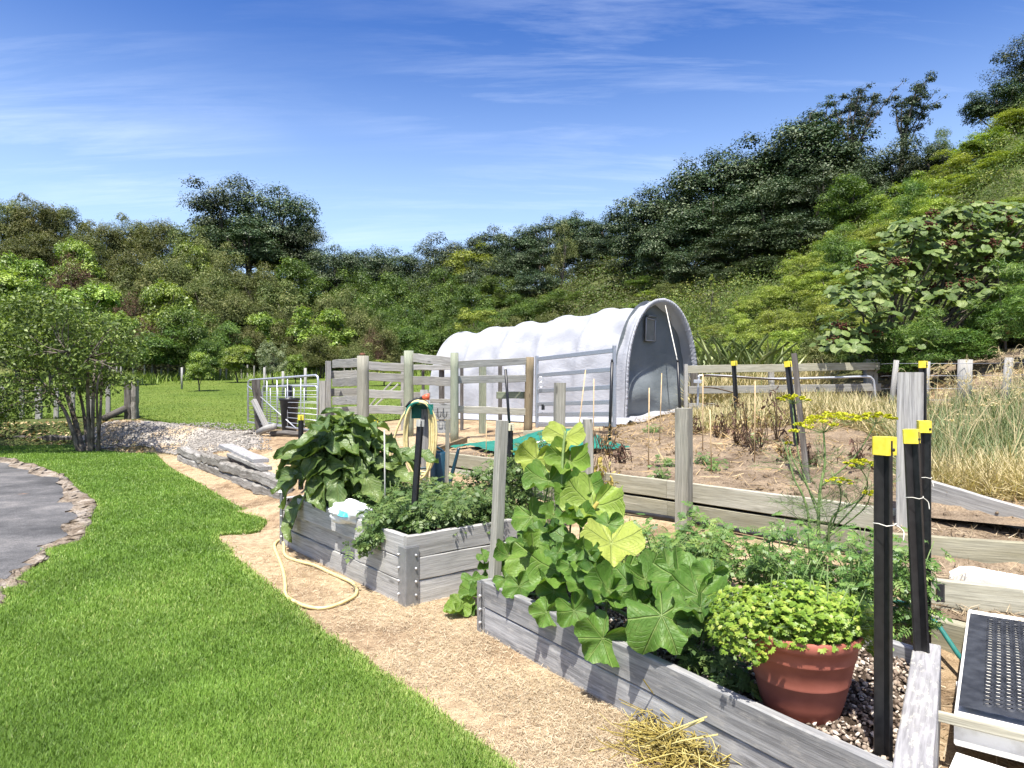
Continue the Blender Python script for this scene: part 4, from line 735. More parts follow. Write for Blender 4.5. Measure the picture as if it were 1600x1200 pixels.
# netting frame
nf = thing('shade_net', 'green shade net stretched over a low frame in the upper garden', 'netting', G(800, 700, .62))
q = [G(703, 693, .60), G(793, 716, .60), G(985, 706, .64), G(893, 678, .66)]; g = Geo(); n = 40; P = np.zeros((n, n, 3)); 
for i, a in enumerate(np.linspace(0, 1, n)):
    for j, b in enumerate(np.linspace(0, 1, n)):
        p = (q[0] * (1 - a) + q[1] * a) * (1 - b) + (q[3] * (1 - a) + q[2] * a) * b; hgt = .055 + .12 * max(0, 1 - ((b - .72) / .3) ** 2) * math.sin(math.pi * a) ** .5 * (.5 + .5 * b) + .018 * math.sin(9 * a + 4 * b) * math.sin(7 * b) + rng.normal(0, .004)
        P[i, j] = A3(p[0], p[1], gz(p[0], p[1]) + hgt)
g.grid(P[:, ::-1]); put('net', g, M['shade_cloth'], nf)
def fl(p, h=.05): return A3(p[0], p[1], gz(p[0], p[1]) + h)
g = Geo(); g.beam(fl(G(676, 697, .6)), fl(G(728, 685, .62)), .05, .09, seg=4); put('frame_board', g, M['brown_post'], nf); g = Geo(); g.beam(fl(G(818, 679, .64), .1), fl(G(905, 681, .64), .1), .045, .07, seg=4); put('frame_board', g, M['wall_wood'], nf)
g = Geo(); g.tube([fl(G(830, 706, .64), .13), fl(G(868, 697, .64), .13)], .016, 8); put('pipe', g, M['white_plastic'], nf)
# ================================================================ gates
def mesh_gate(label, TLp, TRp, hL, hR, rows, dia=True):
    bl, br = TLp - UP * hL, TRp - UP * hR; root = thing('mesh_gate', label, 'gate', bl); g = Geo()
    d = TRp - TLp; P = [bl, TLp - UP * .12, TLp - UP * .03 + d * .006, TLp + d * .03, TRp - d * .03, TRp - UP * .03 - d * .006, TRp - UP * .12, br, bl]; g.tube(np.array(P), .021, 9); put('frame', g, M['galv_light'], root)
    g = Geo()
    for k in range(1, rows): f = (k / rows) ** .85; g.tube([TLp - UP * hL * f, TRp - UP * hR * f], .006, 5)
    put('wire_mesh', g, M['galv_light'], root); 
    for f in (.16, .3, .45, .6, .78): g = Geo(); a = TLp + d * f; b = bl + (br - bl) * f; g.tube([a, b], .011, 6); put('upright', g, M['galv_light'], root)
    if dia: g = Geo(); g.tube([TLp - UP * .12 + A3(0, -.02, 0), bl + (br - bl) * .72 + A3(0, -.02, 0)], .012, 6); put('diagonal_stay', g, M['galv_light'], root)
    return root
mesh_gate('galvanised mesh farm gate with a diagonal stay standing at the paddock entrance', W(387.5, 594, 15), W(497, 586, 12.9), .92, 1.06, 9)
mesh_gate('second galvanised mesh gate folded behind the first one', W(410, 604, 15.6), W(496, 603, 13.9), .8, .95, 7, False)
tl, bl, tr_, br = W(839, 556, 12.25), W(839, 668, 12.25), W(960, 540, 10.75), W(960, 667, 10.75)
gate = thing('steel_rail_gate', 'flat galvanised six-rail steel gate before the white shelter', 'gate', bl)
for a, b in ((tl, bl), (tr_, br)): g = Geo(); g.beam(b, a, .055, .05, up=A3(1, .2, 0), ch=.004, seg=1, wob=0); put('stile', g, M['galv'], gate)
for vl, vr in ((561, 547.5), (586.5, 577), (611, 604.5), (631.5, 628), (647.5, 646.5), (664, 663)): g = Geo(); g.beam(W(841, vl, 12.22), W(958, vr, 10.78), .035, .072, ch=.006, seg=2, wob=0); put('rail', g, M['galv'], gate)
g = Geo(); p = W(845, 597, 12.1); 
for dz in (.05, -.05): g.tube([p + A3(.04 * math.cos(t), 0, dz + .045 * math.sin(t)) for t in np.linspace(0, 6.3, 14)], .009, 6, cap=False)
put('chain', g, M['bolt'], gate); g = Geo(); g.beam(W(846, 636, 12.1), W(851, 636, 12.1), .05, .10); put('latch', g, M['black_steel'], gate)

# leaning old strainer post, brace and logs, black feeder
ds = W(400, 593, 14.6); rt = thing('strainer_post', 'dark rotting strainer post behind the mesh gate', 'post', A3(ds[0], 14.6, gz(ds[0], 14.6))); g = Geo(); g.beam(A3(ds[0] + .08, 14.6, gz(ds[0], 14.6) - .1), ds, .19, .16, up=A3(1, .5, 0), ch=.02, seg=7, wob=.012); put('post', g, M['dark_wood'], rt)
g = Geo(); g.beam(W(396, 625, 14.4), A3(*(W(420, 670, 14.2)[:2]), gz(-5, 14.2) + .05), .09, .09, seg=4); put('brace', g, M['grey_wood'], rt)
for i, (a, b, w_, l) in enumerate([(W(404, 672, 13.9), W(428, 683, 13.4), .13, 'short grey log end leaning at the foot of the strainer post'), (W(424, 676, 13.6), W(470, 682, 13.1), .10, 'grey log lying under the mesh gate'), (W(380, 676, 14.1), W(394, 671, 14.3), .06, 'small broken wood at the paddock gate')]):
    a[2] = gz(a[0], a[1]) + w_ * .5; b[2] = gz(b[0], b[1]) + w_ * (.5 if i else 1.6); g = Geo(); g.tube([a, a * .5 + b * .5 + UP * .02, b], [w_ * .5, w_ * .55, w_ * .5], 9); put('log', g, M['dark_wood' if i else 'grey_wood'], label=l, cat='log', loc=a)
fb = W(452, 668, 13.9); fz = gz(fb[0], 13.9); fd = thing('feed_bin', 'black plastic bin with a narrow neck behind the mesh gate', 'bin', A3(fb[0], 13.9, fz)); c = A3(fb[0], 13.9, fz)
g = Geo(); g.lathe(c, [(.001, .0), (.13, 0), (.14, .05), (.185, .66), (.205, .67), (.205, .72), (.19, .72)], 20); put('body', g, M['black_plastic'], fd)
g = Geo(); g.lathe(c, [(.19, .70), (.06, .72), (.065, .78), (.055, .97), (.001, .98)], 18); put('neck', g, M['black_plastic'], fd)

# ================================================================ shelter
L1 = A3(2.1, 12.8, 0); sd = A3(-.68, .733, 0); sp = A3(.733, .68, 0); SL, SWd = 6.15, 2.4
def sbase(s, q): p = L1 + sd * s + sp * q; return .765 - .047 * s
PROF = [(-.06, 0), (-.02, .45), (.0, .9), (.045, 1.25), (.16, 1.62), (.36, 1.98), (.62, 2.24), (.9, 2.38), (1.2, 2.43)]; PROF = spline(PROF, 5); PROF = np.vstack([PROF, [(SWd - a, b) for a, b in PROF[::-1][1:]]])
sh = thing('fabric_shelter', 'white fabric tunnel shelter with an arched grey end wall', 'shelter', L1 + UP * .75)
srng = np.random.default_rng(8); ns = 111; ss = np.linspace(-.04, SL, ns); P = np.zeros((ns, len(PROF), 3)); arc = np.linspace(0, 1, len(PROF))
PH = srng.uniform(0, 6, (6, 6))
for i, s in enumerate(ss):
    bay = s / SL * 5; fr = bay - math.floor(bay); bi = min(int(bay), 4); sag = math.sin(math.pi * fr) ** .8 if 0 <= bay <= 5 else 0
    for j, (a, b) in enumerate(PROF):
        top = min(1, max(0, (b - .3) / 1.2)); k = .075 * sag * top; cen = A3(SWd / 2, 1.0)
        fold = 2.3 * sag * (.016 * math.sin(arc[j] * 62 + 5.0 * (fr - .5) ** 2 * 4 + PH[bi, 0]) * top + .014 * math.sin(arc[j] * 33 - 3.5 * fr + PH[bi, 1]) + .010 * math.sin(fr * 14 + arc[j] * 17 + PH[bi, 2]))
        if abs(b - 1.32) < .12: fold -= .02 * sag
        a2 = a + (cen[0] - a) * (k + fold * .55); b2 = b + (cen[1] - b) * (k + fold * .55) if b > .05 else b
        rib = math.exp(-((min(fr, 1 - fr)) / .035) ** 2) * .022; a2 -= rib * (1 if a < SWd / 2 else -1) * min(1, abs(a - SWd / 2)); b2 += rib * top * .7
        P[i, j] = L1 + sd * s + sp * a2 + UP * (sbase(s, a2) + b2 - .02)
g = Geo(); g.grid(P[:, ::-1]); put('cover', g, M['canvas'], sh)
g = Geo(); hem = []; 
for j, (a, b) in enumerate(PROF):
    fine = arc[j]
jj = np.linspace(0, len(PROF) - 1, 320); rows = []
for dd, ins_ in ((-.045, -.0), (-.075, -.012), (-.082, .03), (-.06, .075), (-.02, .10)):
    r = []
    for x in jj:
        i0 = min(int(x), len(PROF) - 2); f = x - i0; a, b = PROF[i0] * (1 - f) + PROF[i0 + 1] * f; cen = A3(SWd / 2, .8); dv = nrm(cen - A3(a, b)); w_ = .011 * math.sin(x * 9.1) + .008 * math.sin(x * 5.3 + 1) if ins_ > 0 else .003 * math.sin(x * 9)
        a, b = A3(a, b) + dv * (ins_ + w_); r.append(L1 + sd * (dd + w_ * .8) + sp * a + UP * (sbase(0, a) + max(b, 0) - .0))
    rows.append(r)
g.grid(np.array(rows)); put('gathered_hem', g, M['canvas'], sh)
# end wall set back under the hem
REC = .22; P = np.zeros((60, 40, 3))
def prof_w(z):  # left edge x of the arch at height z
    half = PROF[:len(PROF) // 2 + 1]; return float(np.interp(z, half[:, 1], half[:, 0]))
for i, z in enumerate(np.linspace(0, 2.40, 60)):
    x0 = prof_w(z); x1 = SWd - x0
    for j, f in enumerate(np.linspace(0, 1, 40)):
        a = x0 + (x1 - x0) * f; bil = .0
        lo_ = sstep(1.25, .3, z); bil = lo_ * (.05 * math.sin(f * 5 + z * 3) * math.sin(z * 4 + 2 * f) + .035 * math.sin(9 * f - 6 * z)) + .012 * math.sin(12 * f + 2 * z) - .22 * lo_ * math.sin(math.pi * f) ** .6 * sstep(1.2, .75, z) * (1 - .3 * sstep(.5, 0, z))
        P[i, j] = L1 + sd * (REC + bil) + sp * a + UP * (sbase(0, a) + z)
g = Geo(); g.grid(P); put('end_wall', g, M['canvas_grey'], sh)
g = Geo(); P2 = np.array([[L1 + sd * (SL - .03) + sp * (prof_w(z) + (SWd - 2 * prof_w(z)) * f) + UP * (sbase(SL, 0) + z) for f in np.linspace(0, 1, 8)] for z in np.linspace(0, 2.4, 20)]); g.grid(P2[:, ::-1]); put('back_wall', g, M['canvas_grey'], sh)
wv = [W(u, v, 13.4) for u, v in ((1029.5, 490), (1044, 500), (1041, 521), (1026.5, 516))]; o_ = L1 + sd * (REC - .045); 
wv2 = []
for (a, z) in ((.92, 2.05), (1.23, 2.02), (1.21, 1.60), (.9, 1.60)): wv2.append(o_ + sp * a + UP * (sbase(0, 0) + z))
wr = Geo(); wr.grid(np.array([[wv2[3], wv2[2]], [wv2[0], wv2[1]]])); vw = put('vent_window', wr, M['window_film'], sh)
g = Geo(); wq = [w_ - sd * .012 for w_ in wv2]; 
for k in range(4): g.tube([wq[k], wq[(k + 1) % 4]], .013, 6)
sub('window_trim', g, M['canvas'], vw, sh); g = Geo(); c = (wv2[0] + wv2[1]) / 2 - sd * .03 + UP * .06; g.tube([c + sp * -.14, c, c + sp * .14], .035, 8); sub('rolled_flap', g, M['canvas_grey'], vw, sh)
g = Geo(); q0 = L1 + sd * (-.06) + sp * 1.25 + UP * (sbase(0, 0) + 2.3); q1 = W(1057, 556, 11.8); g.tube([q0, q1], .009, 6); g.tube([q1, W(1059, 568, 9.6)], .006, 6); put('tie_cord', g, M['white_cord'], sh)
# loose skirt on the ground along the side
g = Geo(); P = np.array([[L1 + sd * s + sp * (-.06 - k * .16 - .06 * math.sin(3.1 * s) * k) + UP * (gz(*(L1 + sd * s - sp * (.06 + k * .16))[:2]) + .02 + (1 - k) * .1 + .03 * math.sin(7 * s + 2 * k) * (1 - abs(2 * k - 1))) for k in np.linspace(0, 1, 7)] for s in np.linspace(-.2, SL, 60)]); g.grid(P); put('ground_skirt', g, M['canvas'], sh)
g = Geo(); P = np.array([[L1 + sd * (.1 - k * .4) + sp * (.0 + f * SWd * .8) + UP * (gz(*(L1 + sd * (.1 - k * .4) + sp * (f * SWd * .8))[:2]) + .025 + .05 * (1 - k) + .02 * math.sin(14 * f + 3 * k)) for k in np.linspace(0, 1, 6)] for f in np.linspace(0, 1, 30)]); g.grid(P[::-1]); put('end_skirt', g, M['canvas'], sh)

# ================================================================ right fences
b = W(1072, 640, 13.0); rf = thing('rail_fence', 'long pale three-rail timber fence right of the shelter', 'fence', A3(b[0], 13, gz(b[0], 13)))
for u, vt, D, w_, mt in ((1071.5, 569, 12.9, .065, 'rail'), (1362, 561, 13.3, .22, 'rail'), (1353, 563, 13.5, .06, 'rail'), (1205, 572, 13.3, .1, 'rail'), (1085, 580, 13.4, .14, 'dark_wood')):
    t = W(u, vt, D); g = Geo(); g.beam(A3(t[0], D, gz(t[0], D) - .1), t, w_, .08, up=A3(0, 1, 0)); put('post', g, M[mt], rf)
rail(rf, 1074, 577.5, 12.9, 1374, 572, 13.15, .145, .04, 'wall_wood'); rail(rf, 1076, 609.5, 12.9, 1376, 605, 13.15, .145, .04, 'rail'); rail(rf, 1076, 636, 12.9, 1172, 636, 13.05, .145, .04, 'rail')
pg = thing('pipe_gate', 'galvanised pipe gate standing in front of the long rail fence', 'gate', W(1090, 645, 12.6)); g = Geo()
g.tube(spline([W(1090, 646, 12.6), W(1091, 610, 12.6), W(1092, 592, 12.6), W(1096, 587, 12.6), W(1140, 588, 12.6), W(1200, 592, 12.6), W(1300, 590, 12.6), W(1352, 588.5, 12.6), W(1362, 591, 12.6), W(1366, 600, 12.6), W(1368, 635, 12.6)], 6), .022, 8); put('frame', g, M['galv_light'], pg)
g = Geo(); p = W(1089, 596, 12.5); g.beam(p + A3(-.06, 0, 0), p + A3(.08, 0, 0), .05, .06); put('hinge', g, M['galv_light'], pg)
g = Geo(); g.tube(spline([W(1098, 586, 12.4), W(1150, 589, 12.3), W(1230, 594, 12.4)], 6), .014, 6); g.tube(spline([W(1098, 605, 12.4), W(1120, 607, 12.3), W(1148, 614, 12.2)], 6), .014, 6); g.tube(spline([W(1098, 630, 12.4), W(1125, 634, 12.3), W(1150, 641, 12.2)], 6), .012, 6); put('bent_bar', g, M['dead_stem'], pg)
wf = thing('wire_fence', 'wire fence on leaning grey posts in front of the right-hand bush', 'fence', A3(*W(1505, 650, 9.6)[:2], gz(W(1505, 650, 9.6)[0], 9.6)))
for ut, vt, ub, D, r in ((1401, 563, 1391, 10.2, .038), (1450, 565, 1447, 10.2, .035), (1508.5, 562, 1506, 9.8, .095), (1577, 559, 1568, 9.0, .05), (1668, 548, 1660, 8.0, .05)):
    t = W(ut, vt, D); bb = W(ub, 640, D); g = Geo(); g.tube([A3(bb[0], D, gz(bb[0], D) - .1), (bb * .5 + t * .5) * [1, 1, 0] + [0, 0, (gz(bb[0], D) + t[2]) / 2], t], r, 10); put('post', g, M['grey_wood'], wf)
g = Geo()
for v in (568, 587, 607, 625): g.tube(spline([W(1376, v + 1, 12.4), W(1401, v, 10.2), W(1508, v, 9.7), W(1577, v - 1, 8.95), W(1668, v - 4, 7.95)], 4), .003, 4)
put('wire', g, M['galv'], wf)
# left paddock fence
lf = thing('paddock_fence', 'grey post fence with a heavy split strainer post at the paddock corner', 'fence', A3(*W(205, 660, 18.2)[:2], gz(W(205, 660, 18.2)[0], 18.2)))
for u, vt, D, w_ in ((-60, 596, 19, .1), (6, 604, 18.8, .12), (34, 606, 18.7, .10), (60, 604, 18.6, .14), (88, 606, 18.5, .1), (114, 604, 18.4, .09), (143, 600, 18.4, .10), (168.5, 585, 18.3, .10)):
    t = W(u, vt, D); g = Geo(); g.beam(A3(t[0], D, gz(t[0], D) - .1), t, w_, w_, up=A3(1, .3, 0), wob=.004); put('post', g, M['grey_wood'], lf)
for dx, w_, vt in ((-.065, .17, 596), (.1, .13, 595)): t = W(205, vt, 18.1); g = Geo(); g.beam(A3(t[0] + dx * 1.05, 18.1, gz(t[0], 18.1) - .1), t + A3(dx, 0, 0), w_, .2, up=A3(0, 1, 0), ch=.02, seg=8, wob=.006); put('strainer_post', g, M['dark_wood' if dx < 0 else 'sleeper'], lf)
g = Geo(); a = W(196, 638, 18.0); bq_ = W(160, 663, 17.6); bq_[2] = gz(bq_[0], 17.6) + .05; g.tube([bq_, a], .085, 9); put('diagonal_brace', g, M['dark_wood'], lf)
# far paddock fence: thin posts
fp = thing('far_fence', 'thin post and wire fence along the far edge of the paddock', 'fence', A3(*W(300, 588, 47)[:2], gz(W(300, 588, 47)[0], 47)))
for u, D in zip(np.linspace(170, 560, 30) + rng.normal(0, 3, 30), np.linspace(42, 53, 30)):
    x = (u - 800) / K * D; z = gz(x, D); g = Geo(); hgt = rng.uniform(.85, 1.1); g.beam(A3(x, D, z - .1), A3(x + rng.normal(0, .03), D, z + hgt), .09, .09, seg=1); put('post', g, M['rail'], fp)
for u, vt, D in ((284, 574, 33), (413, 574, 30), (442, 580, 27), (477, 575, 24)):
    t = W(u, vt, D); g = Geo(); g.tube([A3(t[0], D, gz(t[0], D) - .1), t], .05, 8); put('marker_post', g, M['grey_wood'], label={284: 'lone dark post at the edge of the mown paddock grass', 413: 'thin post far behind the hinge end of the mesh gate', 442: 'thin post far behind the black bin', 477: 'thin post far behind the latch end of the mesh gate'}[u], cat='post', loc=A3(t[0], D, gz(t[0], D)))

# ================================================================ split sleepers and stacked planks on the bank
slp = [((284, 706), (322, 727), 13.2, 11.6, .0), ((322, 727), (352, 742), 11.6, 10.7, .04), ((350, 740), (404, 766), 10.7, 9.5, .0), ((404, 766), (447, 786), 9.4, 8.55, .02)]
ret = thing('sleeper_wall', 'low retaining edge of split railway sleepers beside the lawn path', 'retaining wall', zt(G(340, 745, 0), 0))
for (ua, va), (ub, vb), Da, Db, dz in slp:
    a = A3((ua - 800) / K * Da, Da, 0); b = A3((ub - 800) / K * Db, Db, 0)
    for z0 in (.07, .215): g = Geo(); g.beam(a + UP * (z0 + dz), b + UP * (z0 - .0 + dz), .17 + rng.uniform(-.02, .02), .145, ch=.022, seg=9, wob=.009); put('sleeper', g, M['sleeper'], ret)
for a, b, z, l in ((G(352, 706, .33), G(408, 729, .33), .41, 'pale grey plank lying on top of the stacked timber on the bank'), (G(362, 716, .32), G(416, 738, .3), .35, 'lower plank of the stacked timber on the bank')):
    a[2] = z + .03; b[2] = z; g = Geo(); g.beam(a, b, .22 if z > .4 else .16, .055, ch=.006, seg=6, wob=.004); put('loose_plank', g, M['lichen_wood' if z > .4 else 'sleeper'], label=l, cat='plank', loc=b - UP * .03)
g = Geo()
a, b = G(-140, 695, .0), G(124, 694, .0)
for z0 in (.07,): g.beam(a + UP * z0, b + UP * z0, .18, .30, ch=.03, seg=12, wob=.02)
put('garden_edging', g, M['dark_wood'], label='dark rotten timber edging under the multi-stemmed tree', cat='edging', loc=b)

# ================================================================ pot, bag, bucket, ground hose
PC = A3(1.142, 2.70, .2); pot = thing('terracotta_pot', 'large terracotta-coloured plastic pot overflowing with parsley', 'flower pot', PC)
g = Geo(); prof = [(.001, 0), (.128, 0), (.136, .006), (.158, .075), (.176, .15), (.1785, .153), (.1805, .1575), (.1795, .163), (.196, .245), (.199, .247), (.2015, .252), (.2005, .258), (.207, .30), (.214, .302), (.222, .315), (.224, .345), (.217, .351), (.208, .345), (.203, .30), (.001, .29)]
g.lathe(PC, prof, 64); put('body', g, M['terracotta'], pot)
bgp = W(548, 800, 5.2); bag = thing('plastic_bag', 'crumpled white plastic bag with a turquoise print inside the eggplant bed', 'bag', bgp - UP * .1)
v, f, u_ = ico(3); nz = np.sin(v[:, 0] * 5 + 2 * np.sin(v[:, 1] * 6)) * .12 + np.sin(v[:, 2] * 9 + v[:, 0] * 7) * .08 + np.sin(v[:, 1] * 15 + v[:, 2] * 13) * .04
g = Geo(); g.add(v * (1 + nz[:, None]) * [.15, .10, .085] + bgp, f); put('bag_body', g, M['white_plastic'], bag)
g = Geo(); n = 14; uu, vv = np.meshgrid(np.linspace(-1, 1, n), np.linspace(-1, 1, n)); P = np.stack([bgp[0] - .015 + uu * .05 + vv * .012, bgp[1] - .112 - .012 * np.cos(uu * 3) + .02 * (vv + 1), bgp[2] + .02 + vv * .034 - uu * .008], -1); g.grid(P); put('printed_patch', g, M['cyan'], bag)
bk = W(611, 775, 5.75); bk[2] = .4; bu = thing('red_tub', 'small red tub half hidden in the tomato leaves', 'tub', bk)
g = Geo(); g.lathe(bk, [(.001, 0), (.07, 0), (.095, .15), (.108, .155), (.108, .172), (.096, .172), (.09, .06), (.001, .06)], 30); put('body', g, M['red_plastic'], bu)
g = Geo(); hpts = [(418, 838), (430, 846), (441, 845), (443, 853), (446, 868), (466, 877), (490, 884), (512, 893), (532, 902), (549, 911), (557, 920), (555, 930), (543, 939), (524, 946), (503, 950), (478, 948.5), (455, 938), (446, 928), (445.5, 915), (443, 896), (437, 876), (430, 860), (429, 852), (434, 845), (442, 842)][2:]
P = spline([zt(G(u, v, .014), .016 + .004 * math.sin(i * 2.0)) for i, (u, v) in enumerate(hpts)], 6); g.tube(P, .0125, 9); put('ground_hose', g, M['hose'], label='yellow garden hose lying in a loop on the dry ground', cat='hose', loc=P[0])
# ================================================================ trees and shrubs: unit-size crowns shared by copies
def crown(seed, ncl, per, leaf, asp, crr=(.12, .22), zlo=.22, zhi=1.0, flat=.75, up=.35, spread=.6, T=None, shape='dome', inner=.25):
    r = np.random.default_rng(seed); T = T or T_RH; g = Geo(); cs = []
    for k in range(ncl):
        d = rdir(1, r, -.55)[0]; rad = r.uniform(.62, 1) if r.random() > inner else r.uniform(.15, .6)
        cr = r.uniform(*crr); h = (zhi - zlo) / 2
        if shape == 'dome': c = A3(d[0] * (.5 - cr * .6) * rad, d[1] * (.5 - cr * .6) * rad, zlo + h * .55 + (d[2] * .5 + .22) * (zhi - zlo - cr) * rad * 1.05)
        elif shape == 'cone': t = r.uniform(0, 1); a = r.uniform(0, 6.28); q = (1 - t) ** .8 * .5 * r.uniform(.5, 1); c = A3(math.cos(a) * q, math.sin(a) * q, zlo + (zhi - zlo) * t); cr = cr * (1.1 - .8 * t)
        else: c = A3(d[0] * .42 * rad, d[1] * .42 * rad, zlo + (zhi - zlo) * r.uniform(.05, .95) * (1 - .5 * (d[0] ** 2 + d[1] ** 2) * rad))
        c[2] = min(c[2], zhi - cr * flat * .8); cs.append(c); n = int(per * 1.35 * (cr / np.mean(crr)) ** 2); dd = rdir(n, r, -.3)
        q1, q2 = r.uniform(0, 6, 2); P = c + dd * cr * (r.uniform(.25, 1.08, (n, 1)) ** .6) * (1 + .26 * np.sin(5 * dd[:, :1] + q1) * np.sin(4.3 * dd[:, 1:2] + q2 + 3 * dd[:, 2:])) * [1, 1, flat]; Nn = dd * .8 + UP * (up + .45) + r.normal(0, spread * .65, (n, 3)); hv = np.clip(.45 + .16 * r.normal() + .24 * r.normal(0, 1, n), 0, 1)
        leaves(g, T, P, Nn, leaf * r.uniform(.72, 1.35) * r.uniform(.65, 1.3, n), asp, hv, r)
    return g, np.array(cs)
def trunk(seed, cs, rad=.03, nb=6, zs=.0, lean=0., multi=1):
    r = np.random.default_rng(seed); g = Geo()
    for m in range(multi):
        b = A3(r.normal(0, .03) * (multi > 1), r.normal(0, .03) * (multi > 1), zs - .06); mid = A3(r.normal(0, .03 + .1 * (multi > 1)), r.normal(0, .03 + .1 * (multi > 1)), .32); top = A3(lean, 0, .62) + A3(*r.normal(0, .05, 3))
        P = spline([b, b * .5 + mid * .5 + r.normal(0, .012, 3), mid, top], 4); g.tube(P, np.linspace(rad * 1.3, rad * .5, len(P)), 7)
        for k in r.permutation(len(cs))[:nb]:
            s = P[r.integers(len(P) // 3, len(P) - 1)]; e = cs[k]; g.tube(spline([s, (s + e) / 2 + A3(0, 0, -.03) + r.normal(0, .02, 3), e], 4), np.linspace(rad * .55, rad * .15, 9), 5)
    return g
KIND = {}
def defkind(k, mat, n, **kw):
    tk = {a: kw.pop(a) for a in ('rad', 'nb', 'multi', 'lean') if a in kw}; KIND[k] = []
    for i in range(n):
        g, cs = crown(hash(k) % 1 + 100 * len(KIND) + i, **kw); KIND[k].append((g, trunk(7 * len(KIND) + i, cs, **tk), mat))
defkind('poh', 'poh', 3, ncl=52, per=330, leaf=.023, asp=.5, crr=(.11, .2), zlo=.12, flat=.62, up=.55, spread=.55, inner=.15, rad=.03, nb=10)
defkind('broad', 'broad', 2, ncl=38, per=310, leaf=.026, asp=.5, crr=(.11, .2), zlo=.05, flat=.75, up=.45, inner=.2, rad=.02)
defkind('bright', 'bright', 2, ncl=38, per=200, leaf=.036, asp=.55, crr=(.1, .18), zlo=.04, flat=.7, up=.5, inner=.2, rad=.02)
defkind('man', 'man', 3, ncl=42, per=300, leaf=.036, asp=.26, crr=(.1, .19), zlo=.03, flat=.85, up=.2, spread=.9, inner=.2, rad=.018)
defkind('red', 'red', 1, ncl=40, per=120, leaf=.05, asp=.08, crr=(.12, .22), zlo=.03, flat=.9, up=.1, spread=1, rad=.015)
defkind('lime', 'lime', 3, ncl=36, per=290, leaf=.031, asp=.38, crr=(.1, .2), zlo=.02, flat=.55, up=.7, spread=.55, inner=.15, rad=.016)
defkind('pale', 'pale', 1, ncl=50, per=150, leaf=.035, asp=.45, crr=(.09, .16), zlo=.02, flat=.8, rad=.02)
defkind('tall', 'man', 1, ncl=40, per=120, leaf=.03, asp=.4, crr=(.08, .15), zlo=.2, shape='col', rad=.022)
defkind('conifer', 'lime', 1, ncl=46, per=90, leaf=.06, asp=.16, crr=(.06, .13), zlo=.08, shape='cone', flat=.4, rad=.02)
defkind('feather', 'broad', 2, ncl=44, per=200, leaf=.05, asp=.13, crr=(.1, .2), zlo=.02, flat=.6, up=.3, spread=.8, rad=.015)
MESH = {}
def tree(kind, u, vt, wpx, D, label, cat='tree', group=None, name=None, sink=.0, var=None, sy=None, tr=True):
    x = (u - 800) / K * D; zb = gz(x, D) - sink; zt_ = EYE + (600 - vt) / K * D; h = max(zt_ - zb, .5); wd_ = max(wpx / K * D, h * {'poh': .85, 'man': .8, 'broad': .75, 'lime': .9}.get(kind, .5)); L_ = KIND[kind]
    i = (int(u * 7 + vt) if var is None else var) % len(L_); key = (kind, i); nm = name or {'poh': 'evergreen_tree', 'conifer': 'conifer'}.get(kind, 'tree' if cat == 'tree' else 'shrub')
    root = thing(nm, label, cat, A3(x, D, zb), group); root.scale = (wd_, wd_ * (sy or 1), h); root.rotation_euler = (0, 0, (u * 13.7 + vt) % 6.28)
    for pn, gg, mt in (('crown', L_[i][0], M[L_[i][2]]), ('trunk', L_[i][1], M['bark'])):
        if pn == 'trunk' and not tr: continue
        if (key, pn) in MESH: o = bpy.data.objects.new(pn, MESH[(key, pn)]); C.objects.link(o)
        else: o = put(pn, gg, mt, None, A3(0, 0, 0), uv=False); MESH[(key, pn)] = o.data
        o.parent = root
    return root
G1, G2, G3, G4, G5 = 'dark evergreen trees crowding the ridges', 'green trees filling the head of the valley', 'olive scrub shrubs on the left-hand hillside', 'lime-green shrubs on the right-hand hillside', 'dark evergreen trees massed above the shelter'
LG = {G1: 'dark evergreen tree on the ridge line against the sky', G2: 'mid-green tree in the wood filling the head of the valley', G3: 'olive-brown scrub shrub on the hillside beyond the paddock', G4: 'lime-green shrub on the steep hillside above the rail fence', G5: 'dark domed evergreen tree massed on the slope above the shelter'}
# --- left hillside
for a in [('man', 12, 298, 75, 80), ('man', 55, 300, 85, 80), ('man', 105, 318, 60, 82), ('man', 160, 336, 70, 80), ('man', 205, 330, 70, 82), ('man', 250, 328, 85, 80), ('man', 300, 345, 80, 78), ('man', 340, 372, 80, 74), ('man', 130, 352, 90, 70), ('man', 60, 350, 110, 68), ('man', 200, 372, 100, 66),
          ('man', 270, 385, 90, 64), ('man', 330, 410, 90, 62), ('man', 170, 425, 95, 56), ('man', 400, 400, 90, 66), ('man', 440, 430, 80, 62), ('man', 385, 445, 90, 58), ('man', 350, 440, 80, 56), ('man', 460, 480, 80, 55), ('man', 560, 470, 70, 58), ('man', 590, 500, 75, 52), ('man', 560, 530, 65, 50), ('man', 500, 520, 90, 50), ('man', 460, 535, 70, 47), ('man', 380, 500, 80, 52), ('man', 610, 535, 60, 52), ('man', -60, 310, 120, 78), ('man', 530, 440, 70, 66), ('man', 225, 405, 90, 58)]:
    tree(*a, LG[G3], 'shrub', G3)
U = lambda k, u, v, w_, D, l, c='tree', **q: tree(k, u, v, w_, D, l, c, **q)
U('poh', 352, 264, 128, 88, 'tallest dark evergreen tree on the left-hand ridge, at its left end', var=0); U('poh', 432, 284, 112, 88, 'dark evergreen tree forming the right shoulder of the tall clump on the left-hand ridge', var=1)
U('poh', 385, 330, 150, 82, 'broad dark tree at the foot of the tall ridge clump', var=2); U('poh', 470, 338, 100, 86, 'dark evergreen stepping down right of the tall ridge clump', var=0); U('poh', 520, 378, 95, 82, 'rounded dark tree low on the descending left ridge', var=1); U('broad', 560, 400, 90, 74, 'dark green tree where the left ridge meets the valley', var=0); U('broad', 462, 400, 110, 74, 'dark broad tree under the ridge clump beside the olive scrub', var=1)
